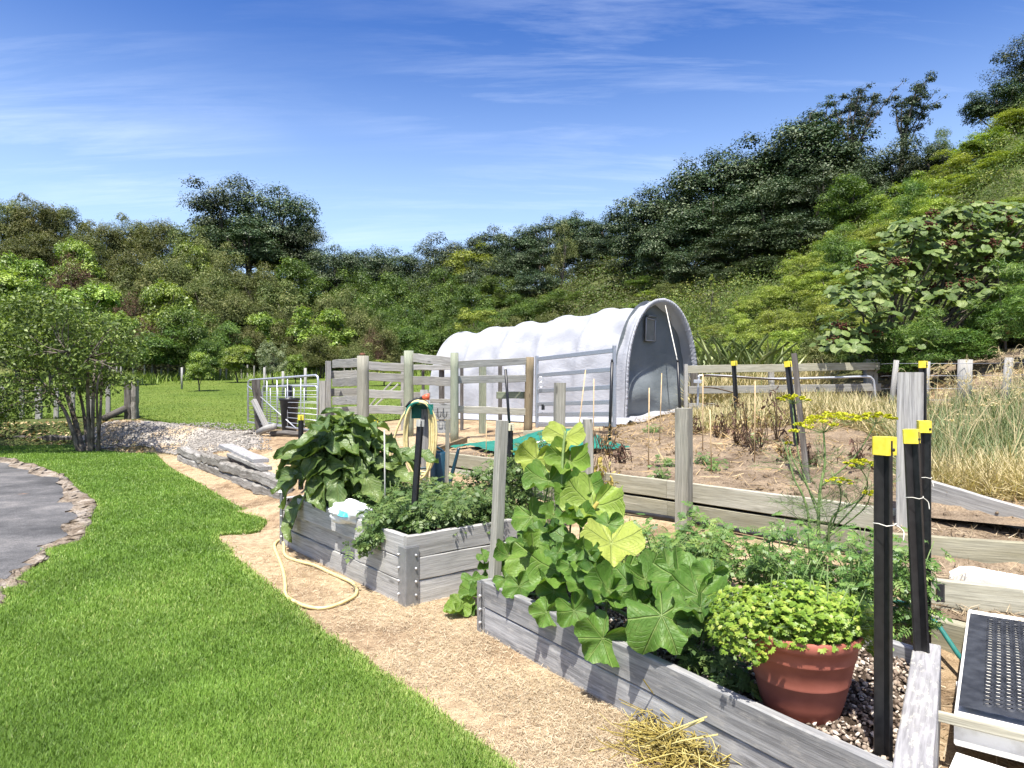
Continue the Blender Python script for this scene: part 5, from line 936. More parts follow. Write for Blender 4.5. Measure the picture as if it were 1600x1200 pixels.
for a in [('poh', 575, 372, 50, 96), ('poh', 618, 382, 52, 106), ('poh', 648, 392, 44, 112), ('poh', 690, 360, 72, 106), ('poh', 735, 368, 60, 106), ('poh', 775, 348, 70, 104), ('poh', 815, 342, 70, 102), ('poh', 860, 332, 80, 101), ('poh', 905, 326, 70, 100), ('poh', 945, 326, 70, 99), ('poh', 985, 330, 60, 98), ('poh', 455, 362, 110, 95), ('poh', 405, 345, 110, 95), ('poh', 535, 388, 80, 98), ('poh', 590, 392, 70, 104)]: tree(*a, LG[G1], 'tree', G1)
for a in [('broad', 615, 420, 80, 78), ('broad', 660, 420, 85, 84), ('broad', 705, 405, 90, 90), ('poh', 750, 395, 85, 90), ('poh', 800, 385, 90, 92), ('poh', 850, 375, 90, 92), ('poh', 905, 365, 90, 90), ('poh', 955, 362, 80, 86), ('broad', 640, 460, 80, 66), ('broad', 690, 455, 80, 70), ('broad', 735, 440, 80, 76), ('broad', 780, 425, 85, 80), ('poh', 835, 420, 85, 78), ('poh', 930, 405, 90, 74),
          ('broad', 650, 505, 80, 60), ('broad', 700, 480, 90, 62), ('broad', 770, 470, 80, 62), ('broad', 820, 450, 80, 66), ('broad', 865, 450, 80, 62), ('poh', 975, 405, 80, 66), ('broad', 920, 455, 80, 58), ('poh', 965, 445, 80, 56), ('broad', 610, 470, 70, 62), ('broad', 730, 500, 80, 52), ('man', 800, 490, 80, 50), ('man', 860, 480, 70, 48), ('lime', 745, 470, 60, 58), ('broad', 590, 445, 70, 68), ('broad', 1010, 430, 70, 56), ('broad', 540, 428, 110, 86), ('poh', 600, 408, 90, 96), ('broad', 570, 450, 110, 72), ('poh', 640, 412, 90, 98), ('poh', 700, 385, 90, 100), ('poh', 480, 405, 110, 86)]: tree(*a, LG[G2], 'tree', G2)
U('tall', 880, 345, 70, 80, 'tall thin olive tree with bare trunks in the middle of the valley wood'); U('lime', 740, 372, 30, 98, 'small yellow-green tree on the skyline right of the valley notch')
U('bright', 118, 358, 80, 62, 'yellow-green tree high on the left hillside below the olive ridge', var=0); U('bright', 35, 378, 100, 54, 'bright green tree above the multi-stemmed tree at the picture edge', var=1); U('bright', 135, 425, 115, 44, 'bright leafy tree directly behind the multi-stemmed tree', var=0); U('bright', 25, 432, 150, 38, 'broad bright tree partly hidden by the multi-stemmed tree', var=1)
U('bright', 262, 420, 105, 48, 'tall yellow-green tree standing above the far end of the paddock', var=0); U('broad', 300, 470, 112, 46, 'dense green tree at the right of the tall yellow-green one above the paddock', var=1); U('bright', 505, 463, 105, 54, 'glossy yellow-green tree in the middle of the olive scrub', var=1); U('bright', 300, 365, 45, 72, 'small pale flat-topped tree high on the scrubby hillside', var=0); U('broad', 360, 495, 70, 50, 'narrow green tree left of the pale rounded bush')
U('bright', 80, 468, 125, 33, 'bright leafy tree low behind the multi-stemmed tree', var=1); U('bright', 178, 475, 95, 37, 'leafy yellow-green tree right behind the multi-stemmed crown', var=0); U('bright', -30, 400, 140, 46, 'tall bright tree at the very left edge', var=0); U('bright', 415, 480, 70, 55, 'pale leafy tree amid the olive scrub above the pale rounded bush', var=0); U('red', 108, 385, 75, 60, 'reddish-brown dying shrub between the bright trees on the left hillside', 'shrub'); U('red', 200, 446, 75, 50, 'reddish-brown dead shrub left of the tall yellow-green tree', 'shrub'); U('red', 228, 485, 80, 45, 'reddish-brown twiggy shrub at the edge of the paddock', 'shrub'); U('red', 585, 505, 50, 51, 'dull brown dead shrub near the far end of the shelter', 'shrub')
U('pale', 427, 524, 52, 38, 'pale grey-green rounded bush behind the mesh gate', 'shrub'); U('bright', 372, 532, 55, 41, 'leafy yellow-green bush left of the pale rounded bush', 'shrub', var=0); U('bright', 462, 545, 40, 40, 'small leafy bush right of the pale rounded bush', 'shrub', var=1); U('broad', 245, 500, 120, 44, 'dark green shrub overhanging the far paddock fence', 'shrub', var=0); U('broad', 330, 525, 70, 45, 'dark bush under the trees at the far paddock edge', 'shrub', var=1); U('lime', 600, 560, 60, 36, 'low yellow-green bush behind the yard fence', 'shrub', var=1)
U('bright', 311, 538, 48, 31, 'small young tree growing in the mown paddock', var=1)
# --- the big evergreens on the right
for a in [('poh', 1012, 288, 105, 60), ('poh', 1060, 262, 100, 58), ('poh', 1110, 232, 120, 56), ('poh', 1165, 205, 120, 55), ('poh', 1225, 185, 120, 54), ('poh', 1050, 330, 110, 52), ('poh', 1120, 300, 150, 50), ('poh', 1200, 270, 160, 48), ('poh', 1290, 250, 130, 46), ('poh', 1160, 350, 150, 45), ('poh', 1240, 330, 130, 43), ('poh', 1085, 380, 110, 48), ('poh', 1010, 350, 80, 64), ('poh', 1300, 205, 100, 50), ('poh', 1350, 255, 100, 46), ('poh', 1190, 400, 110, 41), ('poh', 1120, 410, 90, 44)]: tree(*a, LG[G5], 'tree', G5, sink=.4)
U('poh', 1275, 168, 90, 52, 'leafy crown left of the windswept trees on the right-hand skyline', var=1); U('poh', 1400, 205, 100, 46, 'dark bushy tree below the leaning windswept tree', var=0); U('poh', 1455, 215, 90, 44, 'dark tree where the right-hand skyline dips'); U('broad', 1330, 270, 110, 42, 'bluish-green rounded tree in front of the dark evergreens', var=1); U('feather', 1470, 195, 60, 46, 'thin feathery tree in the dip of the right-hand skyline')
U('poh', 1562, 118, 105, 40, 'dark spreading evergreen on the upper right skyline', var=2); U('poh', 1612, 44, 110, 41, 'highest dark evergreen at the upper right of the skyline', var=0)
# windswept trees: bare leaning branches with tufts
def windswept(label, u, vt, D, wpx, seed):
    r = np.random.default_rng(seed); x = (u - 800) / K * D; zt2 = EYE + (600 - vt) / K * D; zb = gz(x, D); h = zt2 - zb; b = A3(x - h * .12, D, zb); root = thing('windswept_tree', label, 'tree', b); gt, gc = Geo(), Geo(); wv_ = wpx / K * D
    for k in range(9):
        e = A3(x + wv_ * (k / 8 - .42), D + r.normal(0, .8), zt2 - h * r.uniform(.0, .10) - abs(k - 4) * h * .012); s = b + A3(h * .1 * r.uniform(.3, 1), 0, h * r.uniform(.35, .6)); m = s * .5 + e * .5 + A3(-.25, 0, -.3) * r.uniform(.3, 1.2); P = spline([b if k < 3 else s - A3(.1, 0, .6), s, m, e], 5); gt.tube(P, np.linspace(.16 if k < 3 else .09, .025, len(P)), 6)
        for q in range(3):
            p = P[-1 - q * 2]; e2_ = p + A3(r.uniform(.1, .9), r.normal(0, .4), r.uniform(.1, .7)); gt.tube([p, (p + e2_) / 2 + A3(0, 0, -.06), e2_], [.03, .022, .012], 5)
            for cc, rr in ((e2_, .36), (p, .42)):
                n = int(190 * r.uniform(.2, 1.3)) if k < 7 or q == 1 else 25; dd = rdir(n, r); leaves(gc, T_RH, cc + dd * rr * r.uniform(.3, 1.15, (n, 1)) * [1.15, 1, .62], dd + UP * .5 + r.normal(0, .5, (n, 3)), r.uniform(.1, .2, n), .42, np.clip(r.normal(.4, .2, n), 0, 1), r)
    put('trunk', gt, M['bark'], root); put('crown', gc, M['poh'], root, uv=False)
windswept('windswept tree with bare leaning branches topping the right-hand skyline', 1348, 130, 50, 70, 3); windswept('sparse windswept tree leaning right beside the taller one', 1422, 137, 49, 48, 5); windswept('low windswept crown left of the tallest windswept tree', 1285, 165, 51, 60, 9)
# --- right hillside shrubs
for a in [('lime', 1430, 262, 90, 33), ('lime', 1490, 230, 90, 34), ('lime', 1540, 200, 90, 34), ('lime', 1590, 170, 90, 34), ('lime', 1650, 150, 110, 33), ('lime', 1510, 270, 100, 29), ('lime', 1570, 240, 110, 28), ('lime', 1640, 220, 120, 27), ('lime', 1460, 300, 90, 28), ('lime', 1390, 300, 80, 33), ('lime', 1350, 350, 90, 31), ('lime', 1300, 360, 80, 33), ('lime', 1255, 385, 80, 32), ('lime', 1200, 440, 70, 30), ('lime', 1235, 425, 80, 28), ('lime', 1290, 410, 90, 26), ('lime', 1170, 455, 60, 28), ('lime', 1215, 470, 80, 23), ('lime', 1270, 450, 90, 21), ('lime', 1330, 420, 90, 23), ('lime', 1150, 480, 60, 24), ('lime', 1480, 345, 90, 23), ('lime', 1550, 310, 100, 22), ('lime', 1620, 300, 110, 21), ('lime', 1325, 470, 80, 18.5), ('lime', 1180, 505, 70, 20), ('lime', 1240, 500, 80, 18), ('lime', 1110, 500, 50, 26), ('lime', 1090, 520, 50, 22), ('lime', 1145, 515, 50, 20), ('lime', 1380, 340, 80, 28), ('lime', 1700, 260, 140, 22), ('lime', 1430, 335, 70, 26)]: tree(*a, LG[G4], 'shrub', G4, sink=.1)
U('feather', 1420, 275, 85, 30, 'dark green layered shrub standing out on the lime hillside', 'shrub', var=0); U('feather', 1310, 345, 95, 27, 'green layered shrub above the shelter on the right slope', 'shrub', var=1); U('feather', 1300, 490, 90, 16.5, 'feathery green shrub behind the middle of the rail fence', 'shrub', var=0); U('feather', 1350, 500, 90, 15.5, 'feathery olive shrub behind the right end of the rail fence', 'shrub', var=1); U('man', 1280, 520, 80, 16, 'brownish tea-tree scrub behind the rail fence', 'shrub'); U('feather', 1570, 400, 130, 13.0, 'feathery yellow-green shrub at the right of the big-leaved bush', 'shrub', var=0, sink=.2); U('feather', 1450, 475, 110, 12.6, 'feathery shrub under the big-leaved bush', 'shrub', var=1); U('feather', 1620, 440, 130, 11.6, 'dense feathery bush at the right edge above the wire fence', 'shrub', var=1); U('broad', 1400, 500, 110, 13.2, 'dark leafy shrub in the shade of the big-leaved bush', 'shrub', var=0); U('broad', 1500, 510, 120, 12.4, 'dark shrub behind the thick wire-fence post', 'shrub', var=1); U('broad', 1560, 470, 120, 13.6, 'shaded green shrub below the big leaves', 'shrub', var=0); U('red', 1240, 560, 60, 14, 'dark purplish weed behind the long rail fence', 'shrub')
U('conifer', 1112, 428, 38, 30, 'small spiky young conifer right of the shelter roof'); U('conifer', 1152, 448, 26, 31, 'smaller young conifer beside the spiky one')
U('man', 1045, 440, 70, 46, 'olive shrub on the grassy slope above the shelter roof', 'shrub'); U('lime', 1020, 450, 60, 46, 'yellowish shrub on the slope behind the shelter', 'shrub'); U('man', 960, 470, 80, 40, 'dull shrub just behind the shelter roof', 'shrub'); U('bright', 985, 468, 45, 42, 'grey-green rounded shrub behind the shelter roof', 'shrub')
# --- big-leaved bush
def bigleaf_bush():
    D0 = 13.0; c0 = W(1470, 450, D0); zb = gz(c0[0], D0); root = thing('large_leaved_bush', 'bush with large pale drooping leaves and brown seed clusters above the wire fence', 'shrub', A3(c0[0], D0, zb)); r = np.random.default_rng(5); gl, gs, gb = Geo(), Geo(), Geo()
    for k in range(250):
        t = r.uniform(0, 1); u = 1305 + 330 * t + r.normal(0, 14); top = np.interp(u, [1290, 1340, 1400, 1480, 1560, 1640], [480, 410, 360, 335, 325, 325]); v = top + abs(r.normal(0, 1)) * 75; v = min(v, 545); D = 12.2 + r.uniform(0, 2.0) + .004 * (545 - v) * 2
        p = W(u, v, D); p[2] = max(p[2], gz(p[0], D) + .2); n = r.integers(8, 14); dd = rdir(n, r, -.2); P = p + dd * .26 * [1, 1, .7]; a = nrm(dd * [1, 1, .3] + A3(0, 0, -.5)); Nn = nrm(UP * 1.2 + A3(-.1, -.5, 0) + dd * .9 + r.normal(0, .25, (n, 3)))
        leaves(gl, T_BIG[k % 2], P, Nn, r.uniform(.14, .27, n), .82, np.clip(r.normal(.5, .25, n), 0, 1), r, lift=.6, A=a)
        s = A3(c0[0] + r.normal(0, .5), D0 + 1.6, gz(c0[0], D0 + 1.6)); (gb.tube(spline([s, (s + p) / 2 + A3(0, 0, .2), p], 4), np.linspace(.035, .01, 9), 5) if k % 5 == 0 else None)
        if r.random() < .2:
            q = p + A3(r.normal(0, .1), -.15, .1); m_ = 40; e = rdir(m_, r); gs.stamp(ICO0, q + e * r.uniform(0, .16, (m_, 1)) * [1, 1, .7], *[np.tile(x, (m_, 1)) * .022 for x in np.eye(3)], .5)
    put('foliage', gl, M['bigleaf'], root); put('seed_clusters', gs, M['seed'], root); put('branches', gb, M['bark'], root)
bigleaf_bush()
# --- multi-stemmed tree on the left
def multistem():
    D = 15.0; b = W(132, 672, D); b[2] = gz(b[0], D) - .05; root = thing('multi_stemmed_tree', 'spreading small-leaved tree with several slanting bare stems left of the gravel drive', 'tree', b); r = np.random.default_rng(12); gt, gl = Geo(), Geo(); tips = []
    for (ub, um, vm, ut, vt, rad) in ((124, 100, 640, 60, 590, .05), (130, 112, 640, 85, 560, .07), (138, 128, 630, 105, 550, .045), (141, 137, 620, 138, 560, .05), (144, 146, 610, 150, 540, .045), (152, 157, 640, 160, 560, .04), (156, 152, 600, 175, 545, .03)):
        p0 = W(ub, 690, D); p0[2] = gz(p0[0], D) - .05; P = spline([p0, W(um, vm, D + r.normal(0, .3)), W(ut, vt, D + r.normal(0, .7))], 6); gt.tube(P, np.linspace(rad, rad * .45, len(P)), 7); tips += [P[-1], P[-4]]
    for k in range(165):
        u = r.uniform(-130, 205); lo_v = np.interp(u, [-60, 0, 60, 120, 200], [668, 664, 630, 618, 612]); hi = np.interp(u, [-60, 0, 60, 120, 205], [470, 480, 470, 475, 530]); v = r.uniform(hi, lo_v) if k > 20 else hi + r.normal(5, 28); c = W(u, v, D + r.uniform(-1.1, 1.3)); n = 150; rr = r.uniform(.22, .68); dd = rdir(n, r)
        leaves(gl, T_RH, c + dd * rr * r.uniform(.3, 1.05, (n, 1)) * [1.1, 1, .7], dd * .6 + UP * .5 + r.normal(0, .6, (n, 3)), r.uniform(.06, .12, n), .45, np.clip(r.normal(.42, .24, n), 0, 1), r)
        s = min(tips, key=lambda q: np.linalg.norm(q - c))
        if np.linalg.norm(s - c) < 1.3: gt.tube(spline([s, (s + c) / 2 + r.normal(0, .1, 3), c], 4), np.linspace(.016, .005, 9), 4)
    put('trunk', gt, M['bark'], root); put('crown', gl, M['bright2'], root, uv=False)
M['bright2'] = foliage('small_tree_leaves', [(.0, (.035, .06, .014)), (.5, (.10, .15, .028)), (.85, (.21, .27, .06)), (1, (.28, .34, .13))], .25, .52, .3, 1.3, .0)
multistem()
# --- flax
fx = W(1140, 570, 15.2); fx[2] = gz(fx[0], 15.2); fl_ = thing('flax_plant', 'clump of tall sword-leaved flax behind the rail fence', 'plant', fx); g = Geo(); r = np.random.default_rng(2); n = 130
O = fx + np.stack([r.uniform(-.75, 1.1, n), r.normal(0, .3, n), np.zeros(n)], 1); az = r.uniform(0, 6.28, n); til = r.uniform(.03, .36, n); A_ = np.stack([np.cos(az) * np.sin(til), np.sin(az) * np.sin(til), np.cos(til)], 1); Ln = r.uniform(.7, 1.55, n)[:, None]; B_ = nrm(np.cross(A_, rdir(n, r))); N_ = np.cross(A_, B_); sgn = np.sign(N_[:, 2:3]); N_ = N_ * np.where(sgn == 0, 1, sgn)
g.stamp(T_FLAX, O, A_ * Ln, B_ * r.uniform(.06, .1, (n, 1)), N_ * Ln, r.uniform(0, 1, n)); put('blades', g, M['flax'], fl_)
# --- scrub filling the hillsides between the named trees
g = Geo(); r = np.random.default_rng(77); n = 5200; cnt = 0; PP = []; LL_ = []; RR = []; NN = []
uu = r.uniform(-350, 1900, n); t = r.uniform(0, 1, n) ** 1.1
foot = np.interp(uu, [-350, 0, 250, 400, 560, 650, 700, 800, 950, 1050, 1200, 1400, 1600, 1900], [34, 43, 48, 53, 56, 58, 50, 42, 32, 26, 19, 15.2, 13.2, 11.5]); rid = np.interp(uu, [-350, 0, 400, 650, 950, 1050, 1200, 1400, 1600, 1900], [90, 92, 96, 120, 112, 75, 66, 52, 44, 40])
DD = foot * (rid / foot) ** t; XX = (uu - 800) / K * DD; ZZ = ground(XX, DD)
for i in range(n):
    D = DD[i]; ps = np.clip(D / 50, .28, 1.3); rr = r.uniform(.55, 1.35) * ps * 1.25; m_ = 115; dd = rdir(m_, r, -.1); c = A3(XX[i], D, ZZ[i] + rr * .35)
    tone = {0: r.normal(.26, .12), 1: r.normal(.42, .12), 2: r.normal(.62, .13)}[0 if uu[i] < 620 and r.random() < .72 else (2 if uu[i] > 1040 and r.random() < .72 else 1)]
    PP.append(c + dd * rr * r.uniform(.6, 1.08, (m_, 1)) * [1.1, 1.1, .8]); NN.append(dd * .8 + UP * .4 + r.normal(0, .6, (m_, 3))); LL_.append(np.full(m_, .18 * max(ps, .45)) * r.uniform(.6, 1.3, m_)); RR.append(np.clip(tone + r.normal(0, .08, m_) + .06 * dd[:, 2], 0, 1))
leaves(g, T_RH, np.concatenate(PP), np.concatenate(NN), np.concatenate(LL_), .42, np.concatenate(RR), r); put('hillside_scrub', g, M['scrub'], kind='stuff', uv=False)
# ================================================================ near plants
nr = np.random.default_rng(31)
def stamp1(g, T, o, A, N, L, w, rnd, lift=1.0):
    N = nrm(A3(*N)); a = A3(*A); a = nrm(a - N * np.dot(a, N)); b = np.cross(N, a); g.stamp(T, A3(*o)[None], (a * L)[None], (b * L * w)[None], (N * L * lift)[None], rnd)
# eggplant
EC = A3(-1.45, 5.82, .40); eg = thing('eggplant_plant', 'large dark-leaved eggplant filling the left end of the timber bed', 'plant', EC); gl, gs = Geo(), Geo()
for k in range(165):
    d = rdir(1, nr, -.35)[0]; d[1] -= .25; d = nrm(d); R = A3(.40, .34, .42) * nr.uniform(.45, 1); p = EC + A3(-.02, 0, .42) + d * R; p[2] = max(p[2], .47); L = nr.uniform(.20, .36)
    out = nrm(d * [1, 1, .6] + A3(0, 0, .45) + nr.normal(0, .3, 3)); Nn = nrm(UP * .8 + d * .6 + A3(0, -.25, 0) + nr.normal(0, .28, 3)); stamp1(gl, T_EGG[k % 3], p, out, Nn, L, nr.uniform(.42, .58), np.clip(nr.normal(.5, .2), 0, 1))
    s = EC + A3(nr.normal(0, .12), nr.normal(0, .1), nr.uniform(0, .35)); gs.tube(spline([s, (s + p) / 2 + A3(0, 0, .03), p], 3), np.linspace(.011, .005, 7), 5)
for k in range(5): s = EC + A3(nr.normal(0, .16), nr.normal(0, .12), -.05); gs.tube([s, s + A3(nr.normal(0, .06), 0, .35), s + A3(nr.normal(0, .15), 0, .7)], [.016, .013, .008], 6)
put('leaves', gl, M['egg'], eg); put('stems', gs, M['stem'], eg)
# big leaf flopping over the plank at the bed's left end
for u, v, L, ax in ((468, 808, .26, (-.2, -.6, -.7)), (455, 760, .3, (-.8, -.3, -.2)), (450, 735, .32, (-.9, -.2, 0)), (530, 760, .27, (.2, -.5, -.7)), (560, 745, .25, (.4, -.5, -.6))): pass
g = Geo()
for u, v, D, L, ax, n_ in ((455, 800, 6.15, .27, (.1, -.4, -.8), (-.6, -.7, .5)), (472, 775, 6.05, .3, (-.2, -.5, -.6), (-.5, -.6, .7)), (472, 742, 6.1, .30, (-.8, -.3, -.2), (-.2, -.5, .9)), (488, 718, 5.9, .30, (-.9, -.2, .1), (0, -.5, .9)), (528, 752, 5.35, .27, (.1, -.3, -.8), (-.2, -.8, .5)), (570, 745, 5.35, .25, (.5, -.4, -.6), (.1, -.8, .6)), (505, 742, 5.5, .26, (-.2, -.4, -.7), (-.2, -.8, .5)), (628, 710, 5.6, .3, (.9, -.1, .1), (0, -.4, .9)), (620, 735, 5.5, .2, (.6, -.3, -.4), (.1, -.6, .8))):
    stamp1(g, T_EGG[int(u) % 3], W(u, v, D), ax, n_, L, .6, nr.uniform(.45, .8))
put('outer_leaves', g, M['egg'], eg)

# pumpkin in the front bed: leaves placed along the vine
def front_D(u, off=0.):
    k = (u - 800) / K; t = (k * FA[1] - FA[0]) / (f1[0] - k * f1[1]); return FA[1] + f1[1] * t + off
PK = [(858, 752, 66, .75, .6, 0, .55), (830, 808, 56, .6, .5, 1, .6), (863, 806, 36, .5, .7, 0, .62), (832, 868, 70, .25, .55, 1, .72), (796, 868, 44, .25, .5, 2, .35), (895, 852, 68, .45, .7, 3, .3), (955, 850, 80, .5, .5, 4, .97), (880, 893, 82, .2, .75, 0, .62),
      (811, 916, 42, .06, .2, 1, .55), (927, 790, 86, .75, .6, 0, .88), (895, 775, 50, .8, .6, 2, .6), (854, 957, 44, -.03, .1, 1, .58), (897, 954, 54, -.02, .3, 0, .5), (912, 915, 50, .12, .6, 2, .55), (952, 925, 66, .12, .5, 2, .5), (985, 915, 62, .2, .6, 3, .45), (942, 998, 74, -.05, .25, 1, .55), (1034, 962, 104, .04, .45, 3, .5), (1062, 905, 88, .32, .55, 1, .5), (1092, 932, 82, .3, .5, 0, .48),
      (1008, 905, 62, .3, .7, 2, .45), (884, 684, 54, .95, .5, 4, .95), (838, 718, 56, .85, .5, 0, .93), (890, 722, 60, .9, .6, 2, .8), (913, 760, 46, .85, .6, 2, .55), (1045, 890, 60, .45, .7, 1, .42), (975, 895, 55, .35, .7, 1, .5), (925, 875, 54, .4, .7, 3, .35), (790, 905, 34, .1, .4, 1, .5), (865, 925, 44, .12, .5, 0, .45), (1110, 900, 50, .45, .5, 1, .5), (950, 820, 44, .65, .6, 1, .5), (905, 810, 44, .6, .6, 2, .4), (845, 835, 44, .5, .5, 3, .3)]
pk = thing('pumpkin_vine', 'sprawling pumpkin vine with huge pale green leaves spilling over the front timber bed', 'plant', A3(.25, 4.0, .22)); gl, gs = Geo(), Geo()
TP = T_PUMP + [T_PUMPF]
for u, v, wpx, off, tilt, tv, c in PK:
    D = front_D(u, off); L = wpx / K * D * 1.14; p = W(u, v, D); Nn = nrm(A3(-.12, -.95 * (1 - tilt) - .3, .35 + tilt * .6) + nr.normal(0, .13, 3)); A = nrm(A3(nr.normal(0, .45), -.45, -.9 + tilt * .4))
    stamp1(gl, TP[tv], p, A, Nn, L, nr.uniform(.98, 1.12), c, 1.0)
    s = A3(p[0] + nr.normal(0, .06), p[1] + .12 + nr.uniform(0, .12), .22 + nr.uniform(0, max(.02, (p[2] - .3) * .5))); gs.tube(spline([s, s * .45 + p * .55 + A3(0, .03, -.02), p], 4), np.linspace(.008, .0055, 9), 6)
for k in range(64):
    u = nr.uniform(785, 1110); off = nr.uniform(.1, .8); D = front_D(u, off); vtop = np.interp(u, [780, 860, 930, 1000, 1110], [860, 770, 800, 910, 915]); v = nr.uniform(vtop + 20, np.interp(u, [780, 1110], [905, 985])); L = nr.uniform(.10, .19); p = W(u, v, D); p[2] = max(p[2], .28)
    stamp1(gl, TP[k % 4], p, (nr.normal(0, .6), -.5, -.6), nrm(A3(-.1, -.4, .8) + nr.normal(0, .3, 3)), L, 1.05, np.clip(nr.normal(.35, .15), 0, 1))
P = spline([A3(.0, 4.2, .25), A3(.25, 4.15, .45), A3(.3, 4.2, .75), A3(.32, 4.3, 1.05), A3(.34, 4.35, 1.2)], 6); gs.tube(P, .009, 6); gs.tube(spline([A3(.1, 4.1, .24), A3(.5, 3.7, .3), A3(.7, 3.4, .28), A3(.95, 3.2, .3)], 6), .009, 6)
put('leaves', gl, M['pump'], pk); put('stems', gs, M['stem'], pk)
g = Geo(); c = W(905, 806, front_D(905, .62)); g.tube(spline([c + A3(-.06, 0, -.01), c, c + A3(.07, 0, .03), c + A3(.11, 0, .08)], 5), np.r_[np.linspace(.008, .017, 8), np.linspace(.017, .010, 8)], 9); put('young_squash', g, M['hay'], pk)
pk2 = thing('pumpkin_runner', 'low pumpkin leaves in the gap between the two timber beds', 'plant', G(735, 955, 0)); gl, gs = Geo(), Geo()
for u, v, wpx, D, t, tv, c in ((755, 868, 22, 4.6, .4, 1, .55), (757, 888, 18, 4.6, .5, 2, .5), (722, 945, 40, 4.45, .8, 1, .75), (740, 925, 38, 4.5, .6, 0, .6), (748, 905, 34, 4.55, .6, 3, .45), (735, 905, 30, 4.7, .6, 1, .4), (712, 955, 30, 4.4, .9, 2, .8), (745, 945, 30, 4.45, .7, 3, .35), (752, 925, 34, 4.5, .6, 0, .3)):
    L = wpx / K * D * 1.1; p = W(u, v, D); stamp1(gl, TP[tv], p, (nr.normal(0, .5), -.5, -.6), nrm(A3(-.1, -.6 * (1 - t) - .2, .8) + nr.normal(0, .15, 3)), L, 1.05, c); gs.tube([A3(p[0] + .05, p[1] + .1, .0), p], .005, 5)
put('leaves', gl, M['pump'], pk2); put('stems', gs, M['stem'], pk2)

def bushy(name, label, bases, mat, T=T_PIN, leaf=(.07, .13), w=1., nst=5, h=(.3, .5), spread=.22, per=16, trail=False, rn=(.5, .22), sub_=None, root=None, upn=.8):
    bases = np.asarray(bases, float); root = thing(name, label, 'plant', bases[0][:3]); gl, gs = Geo(), Geo()
    for b in bases:
        for k in range(nst):
            az = nr.uniform(0, 6.28); hh = nr.uniform(*h) * (b[3] if len(b) > 3 else 1); sp_ = nr.uniform(.2, 1) * spread; e = A3(b[0] + math.cos(az) * sp_, b[1] + math.sin(az) * sp_, b[2] + hh); s = A3(b[0] + nr.normal(0, .02), b[1] + nr.normal(0, .02), b[2] - .02); m = (s + e) / 2 + A3(0, 0, hh * .15) - A3(math.cos(az), math.sin(az), 0) * sp_ * .15
            P = spline([s, m, e], 8); gs.tube(P, np.linspace(.006, .0025, len(P)), 5); n = per; ii = nr.integers(3, len(P), n); d = rdir(n, nr, -.35); Q = P[ii] + d * nr.uniform(.0, .07, (n, 1)); L = nr.uniform(*leaf, n)
            a = nrm(d * [1, 1, .5]); Nn = nrm(UP * upn + d * .4 + A3(-.05, -.25, 0) + nr.normal(0, .3, (n, 3))); leaves(gl, T, Q, Nn, L, w, np.clip(nr.normal(*rn, n), 0, 1), nr, lift=.7, A=a)
    put('leaves', gl, M[mat], root); put('stems', gs, M['stem'], root); return root
def bedpt(a, b, z=.41): p = C1 + e1 * LL * a + e2 * LW * b; return [p[0], p[1], z]
TB = [bedpt(a, b) + [1] for a, b in [(.06, .15), (.05, .4), (.05, .65), (.06, .88), (.17, .1), (.17, .32), (.17, .58), (.17, .85), (.28, .12), (.28, .35), (.3, .6), (.3, .85), (.38, .2), (.4, .45), (.41, .7), (.42, .92), (.5, .35), (.52, .6), (.54, .85)]]
for q in TB: tag(bushy('tomato_plant', 'low bushy tomato plant filling the near half of the eggplant bed', [q], 'tom', leaf=(.06, .115), nst=6, h=(.1, .26), spread=.2, per=24), group='tomato plants in the eggplant bed')
bushy('tomato_plant', 'tall straggly tomato plant behind the slim corner post', [bedpt(.04, 1.0, .38), bedpt(.12, 1.15, .3), bedpt(.25, 1.2, .25), [.02, 5.5, .25], [-.2, 5.7, .25]], 'tom', leaf=(.06, .11), nst=6, h=(.4, .72), spread=.22, per=26)
bushy('tomato_plant', 'spindly tomato plant in front of the green netting', [[.12, 5.7, .25], [.3, 5.9, .2], [.42, 6.2, .22]], 'tom', leaf=(.05, .09), nst=5, h=(.5, .85), spread=.2, per=17)
bushy('tomato_plant', 'thin tomato plant around the red tub', [[-1.05, 5.65, .4], [-.98, 5.5, .4]], 'tom', leaf=(.05, .09), nst=4, h=(.25, .5), spread=.16, per=14)
gl, gs = Geo(), Geo(); root = thing('trailing_tomato', 'tomato shoot hanging over the front plank of the eggplant bed', 'plant', W(592, 830, 4.92))
for k in range(9):
    s = W(595 + nr.normal(0, 9), 822, 4.98); e = W(575 + nr.normal(0, 18), 850 + nr.normal(0, 10), 4.88); P = spline([s, s * .5 + e * .5 + A3(0, -.06, .02), e], 6); gs.tube(P, .0035, 5); n = 15; d = rdir(n, nr); leaves(gl, T_PIN, P[nr.integers(1, len(P), n)] + d * .02, nrm(UP * .5 + A3(-.3, -.7, 0) + nr.normal(0, .35, (n, 3))), nr.uniform(.06, .11, n), 1, np.clip(nr.normal(.55, .2, n), 0, 1), nr, .7, nrm(d + A3(0, -.2, -.6)))
put('leaves', gl, M['tom'], root); put('stems', gs, M['stem'], root)
CH = [[.78, 4.75], [1.0, 4.5], [1.15, 4.75], [1.2, 4.25], [1.35, 4.5], [1.45, 4.1], [.9, 4.2], [1.1, 3.95]]
for x, y in CH: tag(bushy('pepper_plant', 'leafy pepper plant behind the pumpkin vine', [[x, y, .2]], 'chil', T=T_PIN, leaf=(.06, .11), nst=8, h=(.2, .42), spread=.22, per=20, rn=(.6, .22)), group='pepper plants behind the pumpkin vine')
CH2 = [[1.55, 4.05], [1.72, 3.9], [1.85, 3.75], [1.62, 3.72], [1.95, 3.6], [1.78, 3.55], [1.98, 3.85], [1.4, 3.85], [2.08, 3.5]]
